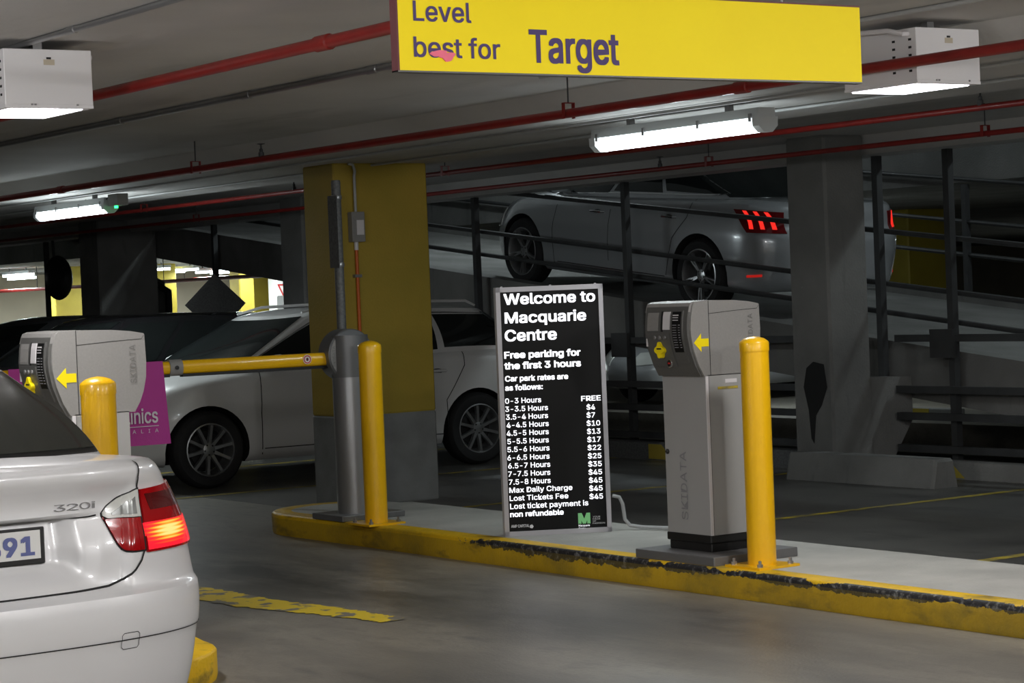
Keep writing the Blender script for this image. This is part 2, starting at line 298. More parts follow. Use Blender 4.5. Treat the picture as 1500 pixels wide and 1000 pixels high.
GLYPHS = {
 '$': (447, '202 -74 202 583 244 583 244 -74 224 -9 188 -7 156 -1 128 9 102 23 81 40 64 60 51 83 42 109 38 137 104 137 108 118 114 102 123 88 136 76 150 66 166 59 185 53 204 50 224 49 246 50 267 54 286 60 303 69 317 79 329 92 338 106 344 122 346 139 344 154 340 168 332 179 322 189 310 197 296 205 280 211 263 217 245 222 184 239 145 253 112 269 86 289 67 313 56 341 52 372 54 400 62 425 75 448 92 468 113 484 138 498 165 508 195 514 227 516 259 514 289 508 316 498 340 484 360 468 377 449 390 427 398 403 401 378 337 378 332 402 320 421 302 437 280 449 254 456 225 459 204 457 185 454 167 448 152 440 139 430 129 418 121 405 117 391 115 376 117 359 122 345 131 334 142 324 155 315 169 308 184 302 198 297 212 293 264 279 279 275 295 270 312 264 328 256 344 248 359 238 372 226 384 213 395 198 402 180 407 161 408 139 406 112 399 87 386 64 370 43 349 25 323 11 294 0 261 -7', '0 74 1 74 2 1 74 57 2 57 3 2 56 74 57 74 73 57 73 3 57 3 41 57 41 72 57 72 58 57 55 74 56 72 59 58 54 74 55 72 60 59 53 74 54 72 61 60 52 74 53 72 62 61 72 63 62 51 74 52 3 41 73 41 72 73 51 75 74 71 63 72 51 76 75 70 63 71 70 64 63 50 76 51 50 77 76 50 78 77 69 64 70 50 79 78 69 65 64 49 79 50 68 65 69 49 80 79 49 81 80 68 66 65 67 66 68 48 81 49 48 82 81 48 83 82 47 83 48 47 84 83 47 85 84 46 85 47 46 86 85 46 87 86 46 88 87 45 88 46 45 89 88 45 90 89 45 91 90 45 92 91 44 92 45 44 93 92 44 94 93 44 95 94 43 95 44 43 96 95 43 97 96 42 97 43 42 98 97 41 98 42 41 99 98 41 100 99 40 100 41 39 100 40 39 101 100 38 101 39 37 101 38 37 102 101 36 102 37 35 102 36 35 103 102 34 103 35 33 103 34 33 104 103 32 104 33 31 104 32 31 105 104 12 14 13 12 15 14 30 105 31 12 16 15 30 106 105 11 16 12 29 106 30 11 17 16 28 106 29 11 18 17 28 107 106 10 18 11 27 107 28 10 19 18 26 107 27 10 20 19 26 108 107 25 108 26 9 20 10 9 21 20 24 108 25 9 22 21 23 108 24 9 23 22 9 108 23 9 109 108 8 109 9 8 110 109 7 110 8 7 111 110 6 111 7 6 112 111 5 112 6 5 4 112'),
 '-': (453, '337 244 337 188 114 188 114 244', '2 0 3 2 1 0'),
 '.': (188, '95 -4 83 -3 73 1 63 9 55 18 51 29 50 41 51 53 55 64 63 73 73 81 83 85 95 87 107 85 118 81 128 73 135 64 140 53 141 41 140 29 135 18 128 9 118 1 107 -3', '11 13 12 10 13 11 10 14 13 10 15 14 9 15 10 8 15 9 8 16 15 7 16 8 7 17 16 6 17 7 6 18 17 5 18 6 5 19 18 4 19 5 4 20 19 3 20 4 3 21 20 2 21 3 2 22 21 1 22 2 1 23 22 0 23 1'),
 '0': (453, '227 -7 191 -3 158 7 130 24 105 48 85 77 69 113 57 155 50 202 48 254 50 306 57 353 69 395 85 431 106 461 130 484 159 502 191 512 227 516 262 512 295 502 323 484 348 461 368 431 384 395 396 353 403 306 405 254 403 202 396 155 384 113 368 77 348 48 323 24 295 7 263 -3 227 50 250 52 271 60 290 74 306 92 320 116 330 144 338 176 342 213 344 254 342 295 338 332 330 365 320 393 306 416 290 435 271 449 250 457 227 460 203 457 182 449 163 435 147 416 134 393 123 365 115 332 111 295 109 254 111 213 115 176 123 144 134 116 147 92 163 74 182 60 203 52', '17 19 18 16 19 17 16 20 19 15 20 16 15 21 20 14 21 15 14 22 21 14 54 22 54 53 22 53 23 22 13 55 14 55 54 14 13 56 55 52 23 53 13 57 56 51 23 52 13 58 57 50 23 51 50 24 23 12 58 13 12 59 58 49 24 50 11 59 12 49 25 24 11 60 59 48 25 49 11 61 60 47 25 48 10 61 11 47 26 25 10 62 61 46 26 47 9 62 10 46 27 26 9 63 62 45 27 46 8 63 9 8 64 63 44 27 45 44 28 27 8 65 64 43 28 44 7 65 8 43 29 28 7 66 65 42 29 43 6 66 7 42 30 29 6 67 66 41 30 42 40 30 41 6 68 67 5 68 6 40 31 30 5 69 68 39 31 40 39 32 31 4 69 5 4 70 69 38 32 39 4 71 70 37 32 38 36 32 37 4 36 71 4 32 36 4 33 32 3 33 4 2 33 3 2 34 33 2 35 34 1 35 2 1 0 35'),
 '1': (453, '76 0 76 55 391 55 391 0 276 509 276 0 212 0 212 448 209 448 86 358 86 427 198 509', '10 4 11 10 8 4 8 7 4 7 5 4 10 9 8 6 5 7 0 2 1 0 3 2'),
 '2': (453, '64 0 64 47 234 229 252 248 268 266 282 282 294 298 303 312 311 327 316 341 319 356 320 371 319 389 315 405 308 419 298 431 287 441 273 449 258 455 241 458 224 460 205 458 188 454 172 447 159 438 148 427 139 413 132 398 128 381 127 362 66 362 68 391 75 418 86 442 102 464 121 482 143 496 168 507 196 513 225 516 254 513 281 507 306 497 328 482 346 465 361 445 372 423 379 398 381 372 380 354 377 336 371 318 363 299 351 280 336 259 317 235 294 209 267 180 153 60 153 57 389 57 389 0', '38 40 39 38 41 40 37 41 38 37 42 41 36 42 37 36 43 42 35 43 36 35 44 43 34 44 35 34 20 44 20 19 44 19 45 44 33 21 34 21 20 34 18 45 19 33 22 21 17 45 18 33 23 22 16 45 17 33 24 23 16 46 45 32 24 33 15 46 16 32 25 24 14 46 15 32 26 25 14 47 46 13 47 14 31 26 32 31 27 26 12 47 13 12 48 47 31 28 27 30 28 31 11 48 12 30 29 28 11 49 48 10 49 11 9 49 10 9 50 49 8 50 9 8 51 50 7 51 8 7 52 51 6 52 7 6 53 52 5 53 6 4 53 5 4 54 53 3 54 4 3 55 54 2 55 3 2 56 55 1 56 2 1 57 56 1 58 57 1 59 58 1 60 59 1 61 60 0 61 1'),
 '3': (453, '218 -7 188 -5 159 1 133 10 108 22 88 38 70 57 57 79 48 104 44 132 109 132 112 115 118 100 126 87 137 76 150 66 165 59 182 54 200 51 219 50 239 51 258 55 275 61 291 69 304 80 315 93 323 108 328 125 329 145 328 163 323 180 316 196 306 211 292 223 275 234 254 241 229 246 201 248 157 248 157 299 288 448 288 452 70 452 70 509 372 509 372 461 211 278 211 289 247 290 279 286 308 276 333 262 354 244 371 222 383 198 391 173 393 145 390 116 383 90 370 66 354 45 333 27 309 12 281 2 251 -5', '42 44 43 42 45 44 42 41 45 41 40 45 40 46 45 39 47 40 47 46 40 38 47 39 47 49 48 38 49 47 38 50 49 38 51 50 38 37 51 37 52 51 36 52 37 35 52 36 35 53 52 34 53 35 33 53 34 32 53 33 32 54 53 31 54 32 31 55 54 30 55 31 29 55 30 29 56 55 28 56 29 27 56 28 27 57 56 8 10 9 8 11 10 26 57 27 26 58 57 8 12 11 25 58 26 7 12 8 7 13 12 24 58 25 24 59 58 7 14 13 23 59 24 6 14 7 6 15 14 22 59 23 6 16 15 22 60 59 21 60 22 6 17 16 5 17 6 20 60 21 5 18 17 19 60 20 5 19 18 5 60 19 5 61 60 4 61 5 4 62 61 3 62 4 3 63 62 2 63 3 2 64 63 1 64 2 1 0 64'),
 '4': (453, '40 105 40 158 247 509 311 509 109 166 109 163 413 163 413 105 282 0 282 121 282 146 282 318 343 318 343 0', '1 3 2 1 4 3 10 12 11 10 13 12 1 5 4 1 6 5 1 10 6 10 7 6 0 10 1 0 9 10 13 7 10 0 8 9 8 7 0 8 13 7'),
 '5': (453, '221 -7 192 -5 165 1 140 11 118 25 99 41 83 60 71 82 63 105 60 130 122 130 125 115 130 102 138 89 148 78 160 68 173 60 188 54 204 51 221 50 241 51 259 56 276 64 291 75 304 89 314 104 322 122 326 141 328 162 326 183 321 203 314 221 303 237 290 251 275 262 257 270 238 275 218 277 201 276 184 273 167 268 152 262 139 255 128 246 67 253 96 509 366 509 366 452 151 452 134 301 136 301 148 311 162 318 178 325 194 330 212 333 229 334 252 332 274 328 294 321 313 311 330 299 345 285 358 269 370 251 379 231 386 210 390 187 391 163 388 132 381 102 369 76 352 52 332 32 309 15 282 3 253 -4', '44 48 45 48 46 45 48 47 46 44 49 48 55 57 56 54 57 55 54 58 57 53 58 54 53 59 58 52 59 53 52 60 59 51 60 52 51 61 60 50 61 51 44 50 49 44 61 50 44 39 61 39 38 61 38 62 61 38 37 62 37 63 62 36 63 37 35 63 36 44 40 39 34 63 35 34 64 63 44 41 40 44 42 41 33 64 34 44 43 42 33 65 64 32 65 33 31 65 32 31 66 65 30 66 31 30 67 66 29 67 30 29 68 67 28 68 29 28 69 68 27 69 28 26 69 27 26 70 69 8 10 9 8 11 10 25 70 26 8 12 11 7 12 8 24 70 25 24 71 70 7 13 12 7 14 13 23 71 24 6 14 7 6 15 14 23 72 71 22 72 23 6 16 15 21 72 22 6 17 16 5 17 6 20 72 21 5 18 17 20 73 72 19 73 20 5 19 18 5 73 19 4 73 5 4 74 73 3 74 4 3 75 74 2 75 3 2 76 75 1 76 2 1 0 76'),
 '6': (453, '226 -7 196 -4 168 3 142 15 119 31 100 51 84 74 73 101 66 130 64 162 65 187 71 212 80 239 93 268 112 302 137 340 252 509 322 509 151 261 145 261 151 270 157 279 165 288 174 295 184 302 196 307 208 311 221 313 235 314 265 312 291 305 316 295 337 280 355 262 370 240 380 215 387 187 389 157 387 127 379 98 368 73 352 50 333 30 310 14 284 3 257 -4 226 48 245 50 263 55 279 63 293 73 304 86 314 101 322 119 326 137 327 157 326 178 322 196 314 213 304 228 293 241 279 251 263 259 245 264 226 265 207 264 190 259 174 252 160 241 148 229 138 214 131 197 126 179 125 158 126 138 131 119 138 102 148 86 160 73 174 63 190 55 207 50', '15 17 16 15 23 17 23 18 17 14 23 15 27 29 28 26 29 27 26 30 29 25 30 26 24 30 25 24 31 30 13 23 14 23 31 24 13 22 23 18 31 23 18 32 31 13 21 22 18 64 32 64 33 32 13 20 21 13 19 20 12 19 13 18 65 64 63 33 64 18 66 65 62 33 63 62 34 33 12 18 19 12 66 18 12 67 66 61 34 62 12 68 67 60 34 61 12 69 68 59 34 60 59 35 34 11 69 12 11 70 69 58 35 59 58 36 35 11 71 70 57 36 58 10 71 11 10 72 71 56 36 57 56 37 36 9 72 10 9 73 72 55 37 56 8 73 9 8 74 73 54 37 55 54 38 37 8 75 74 53 38 54 7 75 8 53 39 38 7 76 75 52 39 53 7 77 76 51 39 52 6 77 7 51 40 39 6 78 77 50 40 51 5 78 6 5 79 78 49 40 50 49 41 40 5 80 79 48 41 49 5 81 80 47 41 48 4 81 5 4 46 81 46 41 47 46 42 41 4 42 46 3 42 4 3 43 42 2 43 3 2 44 43 1 44 2 1 45 44 0 45 1'),
 '7': (453, '97 0 323 448 323 452 62 452 62 509 391 509 391 449 165 0', '3 5 4 3 2 5 2 6 5 1 6 2 1 7 6 0 7 1'),
 '8': (453, '226 -7 193 -5 163 1 136 11 111 25 91 42 74 62 62 84 54 109 52 135 53 156 58 176 65 195 75 212 87 228 101 241 117 252 134 260 153 265 153 267 129 276 109 289 93 308 80 330 73 354 70 380 73 405 79 429 90 450 106 469 124 485 146 498 170 508 197 514 226 516 255 514 282 508 306 498 328 485 346 469 361 450 373 429 379 405 382 380 379 354 372 330 359 308 343 289 323 276 300 267 300 265 319 260 335 252 351 241 365 228 377 212 387 195 395 176 399 156 401 135 398 109 391 84 378 62 362 42 341 25 317 11 289 1 259 -5 226 49 248 50 267 54 285 60 300 69 313 79 323 91 331 106 335 121 337 139 335 157 330 173 322 189 312 202 298 213 283 223 265 230 247 234 226 235 206 234 187 230 169 223 154 213 140 202 130 189 122 173 117 157 115 139 117 121 121 106 129 91 139 79 152 69 167 60 185 54 205 50 226 290 244 291 260 294 274 300 287 308 298 318 307 330 314 344 318 359 319 376 318 392 314 407 308 420 299 432 288 442 275 449 260 455 244 459 226 460 208 459 192 455 177 449 164 442 153 432 145 420 138 407 134 392 133 376 134 359 138 344 145 330 154 318 165 308 178 300 193 294 209 291', '33 35 34 32 35 33 32 36 35 31 36 32 31 37 36 30 37 31 30 38 37 29 38 30 29 39 38 28 123 29 123 39 29 123 122 39 122 121 39 121 40 39 28 124 123 120 40 121 28 125 124 119 40 120 27 125 28 119 41 40 27 126 125 118 41 119 27 127 126 117 41 118 116 41 117 27 128 127 26 128 27 116 42 41 26 129 128 115 42 116 26 130 129 114 42 115 25 130 26 114 43 42 25 131 130 113 43 114 24 131 25 113 44 43 24 132 131 112 44 113 24 133 132 111 44 112 111 45 44 23 133 24 23 134 133 110 45 111 23 135 134 109 45 110 109 46 45 22 135 23 22 136 135 108 46 109 22 137 136 107 46 108 107 47 46 21 137 22 21 138 137 106 47 107 21 139 138 105 47 106 21 104 139 104 47 105 21 47 104 21 48 47 20 48 21 20 49 48 19 49 20 18 49 19 18 50 49 17 50 18 17 51 50 16 51 17 16 52 51 15 52 16 15 53 52 14 86 15 86 53 15 86 54 53 14 87 86 85 54 86 14 88 87 84 54 85 14 89 88 83 54 84 13 89 14 83 55 54 13 90 89 82 55 83 13 91 90 81 55 82 12 91 13 81 56 55 12 92 91 80 56 81 11 92 12 80 57 56 11 93 92 79 57 80 79 58 57 10 93 11 10 94 93 78 58 79 10 95 94 77 58 78 77 59 58 9 95 10 9 96 95 76 59 77 8 96 9 76 60 59 8 97 96 75 60 76 75 61 60 7 97 8 7 98 97 74 61 75 7 99 98 73 61 74 6 99 7 73 62 61 6 100 99 72 62 73 6 101 100 71 62 72 5 101 6 71 63 62 5 102 101 70 63 71 5 103 102 69 63 70 5 68 103 68 63 69 5 63 68 4 63 5 4 64 63 4 65 64 3 65 4 2 65 3 2 66 65 1 66 2 1 67 66 0 67 1'),
 '9': (453, '226 516 256 513 285 506 310 494 333 478 352 458 368 434 380 408 387 378 389 347 387 322 382 296 373 270 359 240 340 207 315 168 200 0 130 0 301 248 307 248 302 238 295 229 287 221 278 214 268 207 257 202 245 198 232 195 218 195 188 197 161 203 137 214 116 229 98 247 83 269 72 294 66 321 64 352 66 382 73 411 85 436 101 459 120 479 143 494 168 506 196 513 226 460 207 459 190 454 174 446 160 435 148 423 138 407 131 390 127 372 125 352 127 331 131 313 138 295 148 280 160 268 174 257 190 250 207 245 226 243 245 245 263 249 279 257 293 267 305 280 314 295 322 312 326 330 327 350 326 371 322 390 314 407 305 422 293 435 279 446 263 454 245 459', '45 1 0 44 1 45 44 2 1 43 2 44 43 3 2 42 3 43 42 4 3 41 4 42 41 46 4 46 5 4 41 47 46 81 5 46 40 47 41 40 48 47 80 5 81 80 6 5 40 49 48 79 6 80 40 50 49 78 6 79 39 50 40 39 51 50 77 6 78 77 7 6 39 52 51 76 7 77 38 52 39 76 8 7 38 53 52 75 8 76 38 54 53 74 8 75 37 54 38 74 9 8 37 55 54 73 9 74 36 55 37 36 56 55 72 9 73 72 10 9 36 57 56 71 10 72 71 11 10 35 57 36 35 58 57 70 11 71 70 12 11 35 59 58 69 12 70 34 59 35 34 60 59 68 12 69 68 13 12 33 60 34 33 61 60 67 13 68 33 62 61 66 19 67 19 13 67 33 63 62 65 18 66 18 19 66 65 24 18 24 17 18 20 13 19 32 63 33 32 64 63 64 24 65 32 24 64 20 14 13 21 14 20 22 14 21 31 24 32 23 14 22 30 24 31 24 14 23 30 25 24 17 14 24 17 15 14 29 25 30 29 26 25 29 27 26 28 27 29 17 16 15'),
 ':': (188, '95 271 83 272 73 277 63 284 55 294 51 304 50 316 51 328 55 339 63 349 73 356 83 360 95 362 107 360 118 356 128 349 135 339 140 328 141 316 140 304 135 294 128 284 118 277 107 272 95 -4 83 -3 73 1 63 9 55 18 51 29 50 41 51 53 55 64 63 73 73 81 83 85 95 87 107 85 118 81 128 73 135 64 140 53 141 41 140 29 135 18 128 9 118 1 107 -3', '35 37 36 34 37 35 34 38 37 34 39 38 33 39 34 32 39 33 32 40 39 31 40 32 31 41 40 30 41 31 30 42 41 29 42 30 29 43 42 28 43 29 28 44 43 27 44 28 27 45 44 26 45 27 26 46 45 25 46 26 25 47 46 24 47 25 11 13 12 11 14 13 10 14 11 10 15 14 9 15 10 8 15 9 8 16 15 7 16 8 7 17 16 6 17 7 6 18 17 5 18 6 5 19 18 5 20 19 4 20 5 3 20 4 3 21 20 2 21 3 2 22 21 2 23 22 1 23 2 1 0 23'),
 'A': (480, '16 0 201 509 276 509 463 0 395 0 287 302 280 323 272 346 264 372 255 402 244 438 232 478 245 478 233 437 222 402 213 371 204 345 197 322 191 302 85 0 110 142 110 199 370 199 370 142', '0 11 1 11 2 1 11 12 2 12 3 2 0 21 11 21 13 11 13 10 11 13 10 12 10 22 12 22 3 12 9 22 10 21 14 13 8 22 9 21 15 14 7 22 8 21 16 15 6 22 7 21 17 16 5 22 6 21 18 17 21 20 18 20 19 18 4 23 5 23 22 5 0 20 21 20 22 21 20 23 22 23 3 22 0 19 20 4 3 23'),
 'C': (510, '267 -7 225 -3 186 7 150 25 119 49 92 79 70 115 53 157 44 203 40 254 44 305 53 352 70 393 92 429 119 459 150 484 186 501 225 512 267 516 293 514 317 511 340 504 362 496 383 485 402 471 419 456 435 438 448 418 459 397 467 373 473 348 408 348 404 365 397 380 389 395 380 407 369 418 357 428 344 437 330 444 315 449 300 453 284 455 267 456 237 453 209 445 184 432 161 414 141 391 125 364 113 332 106 295 103 254 106 213 113 177 125 145 141 117 161 94 184 76 210 63 237 56 267 53 284 54 300 56 315 60 330 65 344 72 357 81 369 90 380 102 389 114 397 128 404 144 408 160 473 160 467 135 459 112 448 91 435 71 420 53 402 38 383 24 363 13 341 5 317 -2 293 -6', '17 19 18 17 20 19 16 20 17 16 21 20 16 22 21 15 22 16 15 23 22 15 24 23 14 24 15 14 25 24 13 44 14 44 43 14 43 25 14 42 25 43 42 26 25 41 26 42 13 45 44 40 26 41 39 26 40 13 46 45 38 26 39 38 27 26 37 27 38 13 47 46 12 47 13 36 27 37 35 27 36 35 28 27 12 48 47 34 28 35 34 29 28 33 29 34 11 48 12 11 49 48 32 29 33 32 30 29 31 30 32 11 50 49 10 50 11 10 51 50 9 51 10 9 52 51 8 52 9 8 53 52 8 54 53 7 54 8 7 55 54 72 74 73 72 75 74 6 55 7 6 56 55 71 75 72 71 76 75 70 76 71 6 57 56 5 57 6 69 76 70 69 77 76 68 77 69 5 58 57 68 78 77 67 78 68 66 78 67 4 58 5 4 59 58 65 78 66 65 79 78 64 79 65 4 60 59 63 79 64 62 79 63 4 61 60 61 79 62 61 80 79 4 80 61 3 80 4 3 81 80 2 81 3 2 82 81 2 83 82 1 83 2 1 84 83 1 85 84 0 85 1'),
 'D': (502, '219 0 96 0 96 57 215 57 254 60 288 68 318 81 343 99 363 122 379 149 390 181 397 216 399 255 397 294 390 329 379 361 364 388 344 410 320 428 291 441 258 449 221 452 93 452 93 509 225 509 273 505 315 495 353 478 385 455 412 426 433 391 449 351 458 306 462 255 458 205 449 159 433 119 411 83 384 54 351 31 312 14 268 3 125 509 125 0 60 0 60 509', '44 23 45 23 42 45 44 22 23 42 24 23 43 24 42 43 21 24 21 25 24 21 26 25 21 27 26 21 28 27 21 20 28 20 29 28 44 21 22 44 2 21 2 43 21 19 29 20 18 29 19 17 29 18 17 30 29 16 30 17 16 31 30 15 31 16 14 31 15 14 32 31 13 32 14 13 33 32 12 33 13 11 33 12 11 34 33 10 34 11 10 35 34 9 35 10 9 36 35 8 36 9 7 36 8 7 37 36 6 37 7 6 38 37 5 38 6 4 38 5 3 38 4 44 1 2 43 3 2 43 38 3 43 39 38 43 40 39 43 41 40 43 0 41 1 43 44 43 0 1'),
 'E': (419, '60 0 60 509 372 509 372 452 125 452 125 286 355 286 355 229 125 229 125 57 375 57 375 0', '0 4 1 4 2 1 4 3 2 0 5 4 0 8 5 8 6 5 8 7 6 0 9 8 0 10 9 0 11 10'),
 'F': (410, '60 0 60 509 369 509 369 452 125 452 125 278 346 278 346 221 125 221 125 0', '0 4 1 4 2 1 4 3 2 0 5 4 0 8 5 8 6 5 8 7 6 0 9 8'),
 'H': (517, '60 0 60 509 125 509 125 289 392 289 392 509 457 509 457 0 392 0 392 232 125 232 125 0', '0 2 1 0 3 2 4 6 5 4 7 6 0 10 3 10 4 3 10 9 4 9 7 4 0 11 10 8 7 9'),
 'I': (300, '31 0 31 57 118 57 118 452 31 452 31 509 269 509 269 452 183 452 183 57 269 57 269 0', '4 6 5 4 7 6 3 7 4 2 8 3 8 7 3 2 9 8 0 2 1 0 9 2 0 10 9 0 11 10'),
 'K': (467, '104 145 104 216 116 231 128 246 139 261 151 275 162 289 174 303 187 317 199 331 212 344 364 509 448 509 231 276 228 276 60 0 60 509 125 509 125 334 124 225 125 193 125 0 372 0 188 259 228 309 449 0', '15 17 16 15 18 17 10 12 11 10 24 12 24 13 12 9 24 10 15 1 18 1 2 18 2 19 18 8 24 9 7 24 8 7 23 24 13 25 24 6 23 7 5 23 6 0 13 14 0 25 13 4 23 5 3 23 4 3 22 23 2 19 3 19 22 3 20 22 19 15 0 1 21 22 20 15 25 0 21 25 15 22 25 21'),
 'L': (393, '60 0 60 509 125 509 125 57 361 57 361 0', '0 2 1 0 3 2 0 4 3 0 5 4'),
 'M': (628, '60 0 60 509 152 509 277 187 280 179 284 170 287 159 291 147 295 135 299 123 303 110 307 97 311 84 315 71 319 60 322 49 307 49 311 59 314 71 318 83 322 95 326 108 330 121 334 134 338 146 342 158 346 169 349 179 352 187 476 509 568 509 568 0 504 0 504 291 504 302 504 314 504 327 505 340 505 354 505 369 505 383 506 398 506 413 506 428 507 443 507 457 513 457 508 441 503 425 498 409 492 393 487 378 482 363 477 348 472 335 467 322 463 310 459 300 456 291 342 0 286 0 170 291 167 300 163 310 159 321 155 333 150 347 145 361 140 376 134 392 129 408 124 424 118 441 112 457 119 457 119 444 120 430 120 416 120 401 121 386 121 372 121 357 121 342 122 328 122 315 122 302 122 291 122 0', '0 73 1 73 2 1 73 74 2 74 3 2 28 45 29 45 30 29 45 46 30 46 31 30 0 72 73 75 3 74 28 44 45 47 31 46 76 3 75 28 48 44 48 43 44 48 43 47 43 31 47 0 76 72 76 71 72 0 77 76 71 3 76 42 31 43 28 49 48 70 3 71 0 78 77 41 31 42 28 50 49 69 3 70 0 79 78 40 31 41 28 51 50 68 3 69 0 80 79 39 31 40 28 52 51 67 3 68 0 81 80 38 31 39 28 53 52 66 3 67 0 82 81 37 31 38 28 54 53 65 3 66 0 83 82 36 31 37 28 55 54 64 3 65 0 84 83 35 31 36 28 56 55 63 3 64 0 85 84 34 31 35 28 57 56 62 3 63 0 86 85 33 31 34 28 58 57 61 3 62 0 87 86 60 3 61 28 59 58 32 31 33 60 4 3 27 59 28 60 5 4 26 59 27 60 6 5 25 59 26 60 7 6 24 59 25 60 8 7 23 59 24 60 9 8 22 59 23 60 10 9 21 59 22 60 11 10 20 59 21 60 12 11 19 59 20 60 18 12 18 13 12 18 13 19 13 59 19 14 59 13 60 17 18 15 59 14 60 16 17 60 15 16 60 59 15'),
 'N': (523, '60 0 60 509 136 509 343 183 349 174 355 163 363 151 371 137 379 122 388 107 396 90 405 73 414 55 405 54 403 72 402 90 401 108 400 126 399 142 399 157 399 171 399 184 399 195 399 509 463 509 463 0 387 0 202 290 194 303 186 317 177 331 168 346 159 363 148 381 136 402 123 425 108 452 119 454 120 429 121 406 122 384 123 363 124 345 124 328 125 313 125 301 125 291 125 0', '0 36 1 36 2 1 36 37 2 37 3 2 22 24 23 22 25 24 38 3 37 0 38 36 38 35 36 0 39 38 35 3 38 34 3 35 0 40 39 33 3 34 0 41 40 32 3 33 0 42 41 31 3 32 30 3 31 0 43 42 29 3 30 0 44 43 28 3 29 0 45 44 27 3 28 0 46 45 0 47 46 26 3 27 21 25 22 20 25 21 26 4 3 26 5 4 19 25 20 26 6 5 18 25 19 26 7 6 17 25 18 26 8 7 16 25 17 26 9 8 15 25 16 26 10 9 14 11 15 11 25 15 26 14 10 14 11 10 12 25 11 26 13 14 13 25 12 26 25 13'),
 'O': (533, '267 -7 225 -3 186 7 150 25 119 49 92 79 70 115 53 157 44 203 40 254 44 305 53 352 70 393 92 429 119 459 150 484 186 501 225 512 267 516 309 512 348 501 384 484 415 459 442 429 464 393 480 352 490 305 493 254 490 203 480 157 464 115 442 79 415 49 384 25 348 7 309 -3 267 53 296 55 324 63 349 76 372 94 392 116 408 144 420 176 428 213 430 254 428 295 420 332 408 365 392 392 372 415 349 433 324 446 296 453 267 456 237 453 210 445 184 433 161 415 142 392 125 364 113 332 106 295 103 254 106 213 113 176 125 144 142 117 161 94 184 76 210 63 237 55', '17 19 18 16 19 17 16 20 19 15 20 16 15 21 20 14 21 15 14 22 21 13 55 14 55 54 14 54 22 14 54 53 22 53 23 22 52 23 53 13 56 55 51 23 52 13 57 56 50 23 51 13 58 57 50 24 23 12 58 13 49 24 50 12 59 58 11 59 12 49 25 24 48 25 49 11 60 59 47 25 48 11 61 60 10 61 11 47 26 25 46 26 47 10 62 61 9 62 10 46 27 26 45 27 46 9 63 62 8 63 9 8 64 63 44 27 45 44 28 27 8 65 64 43 28 44 7 65 8 43 29 28 7 66 65 42 29 43 6 66 7 42 30 29 6 67 66 41 30 42 6 68 67 40 30 41 5 68 6 40 31 30 5 69 68 39 31 40 39 32 31 4 69 5 4 70 69 38 32 39 4 71 70 37 32 38 4 36 71 36 32 37 4 32 36 4 33 32 3 33 4 2 33 3 2 34 33 1 34 2 1 35 34 1 0 35'),
 'P': (445, '60 0 60 509 235 509 272 506 305 499 332 487 356 471 375 452 390 430 400 404 407 377 409 348 407 318 400 291 390 265 375 243 356 223 332 207 305 195 272 188 235 186 109 186 109 242 233 242 257 244 279 248 297 256 312 266 324 279 333 294 339 310 343 328 344 348 343 367 339 385 333 402 324 416 312 428 297 439 279 446 257 451 232 452 125 452 125 0', '0 42 1 42 2 1 42 3 2 42 4 3 42 5 4 42 6 5 42 7 6 42 41 7 41 40 7 40 8 7 0 22 42 22 43 42 39 8 40 38 8 39 37 8 38 37 9 8 36 9 37 35 9 36 35 10 9 34 10 35 33 10 34 33 11 10 32 11 33 31 11 32 31 12 11 30 12 31 30 13 12 29 13 30 28 13 29 28 14 13 27 14 28 26 14 27 26 15 14 25 15 26 24 15 25 23 15 24 23 16 15 0 21 22 43 23 22 43 20 23 20 16 23 20 17 16 20 18 17 20 19 18 0 20 21 0 43 20'),
 'R': (449, '60 0 60 509 236 509 273 506 305 500 333 489 356 473 376 455 390 433 401 408 407 381 409 352 407 323 401 296 390 271 376 250 356 232 333 217 305 206 273 200 236 198 96 198 96 255 234 255 258 256 280 260 298 267 313 276 325 287 334 300 340 316 344 333 345 352 344 371 340 389 334 405 325 419 313 430 298 440 279 446 258 451 233 452 125 452 125 0 353 0 230 229 303 229 428 0', '0 22 1 22 42 1 42 2 1 42 3 2 42 4 3 42 5 4 42 6 5 42 7 6 42 41 7 41 40 7 40 8 7 22 43 42 39 8 40 38 8 39 37 8 38 37 9 8 36 9 37 35 9 36 35 10 9 34 10 35 33 10 34 33 11 10 32 11 33 31 11 32 31 12 11 30 12 31 30 13 12 29 13 30 28 13 29 28 14 13 27 14 28 26 14 27 26 15 14 25 15 26 24 15 25 23 15 24 0 21 22 43 23 22 43 45 23 45 15 23 45 16 15 45 46 16 46 17 16 43 20 45 20 44 45 47 17 46 18 47 17 19 47 18 20 47 19 0 20 21 0 43 20 44 47 20'),
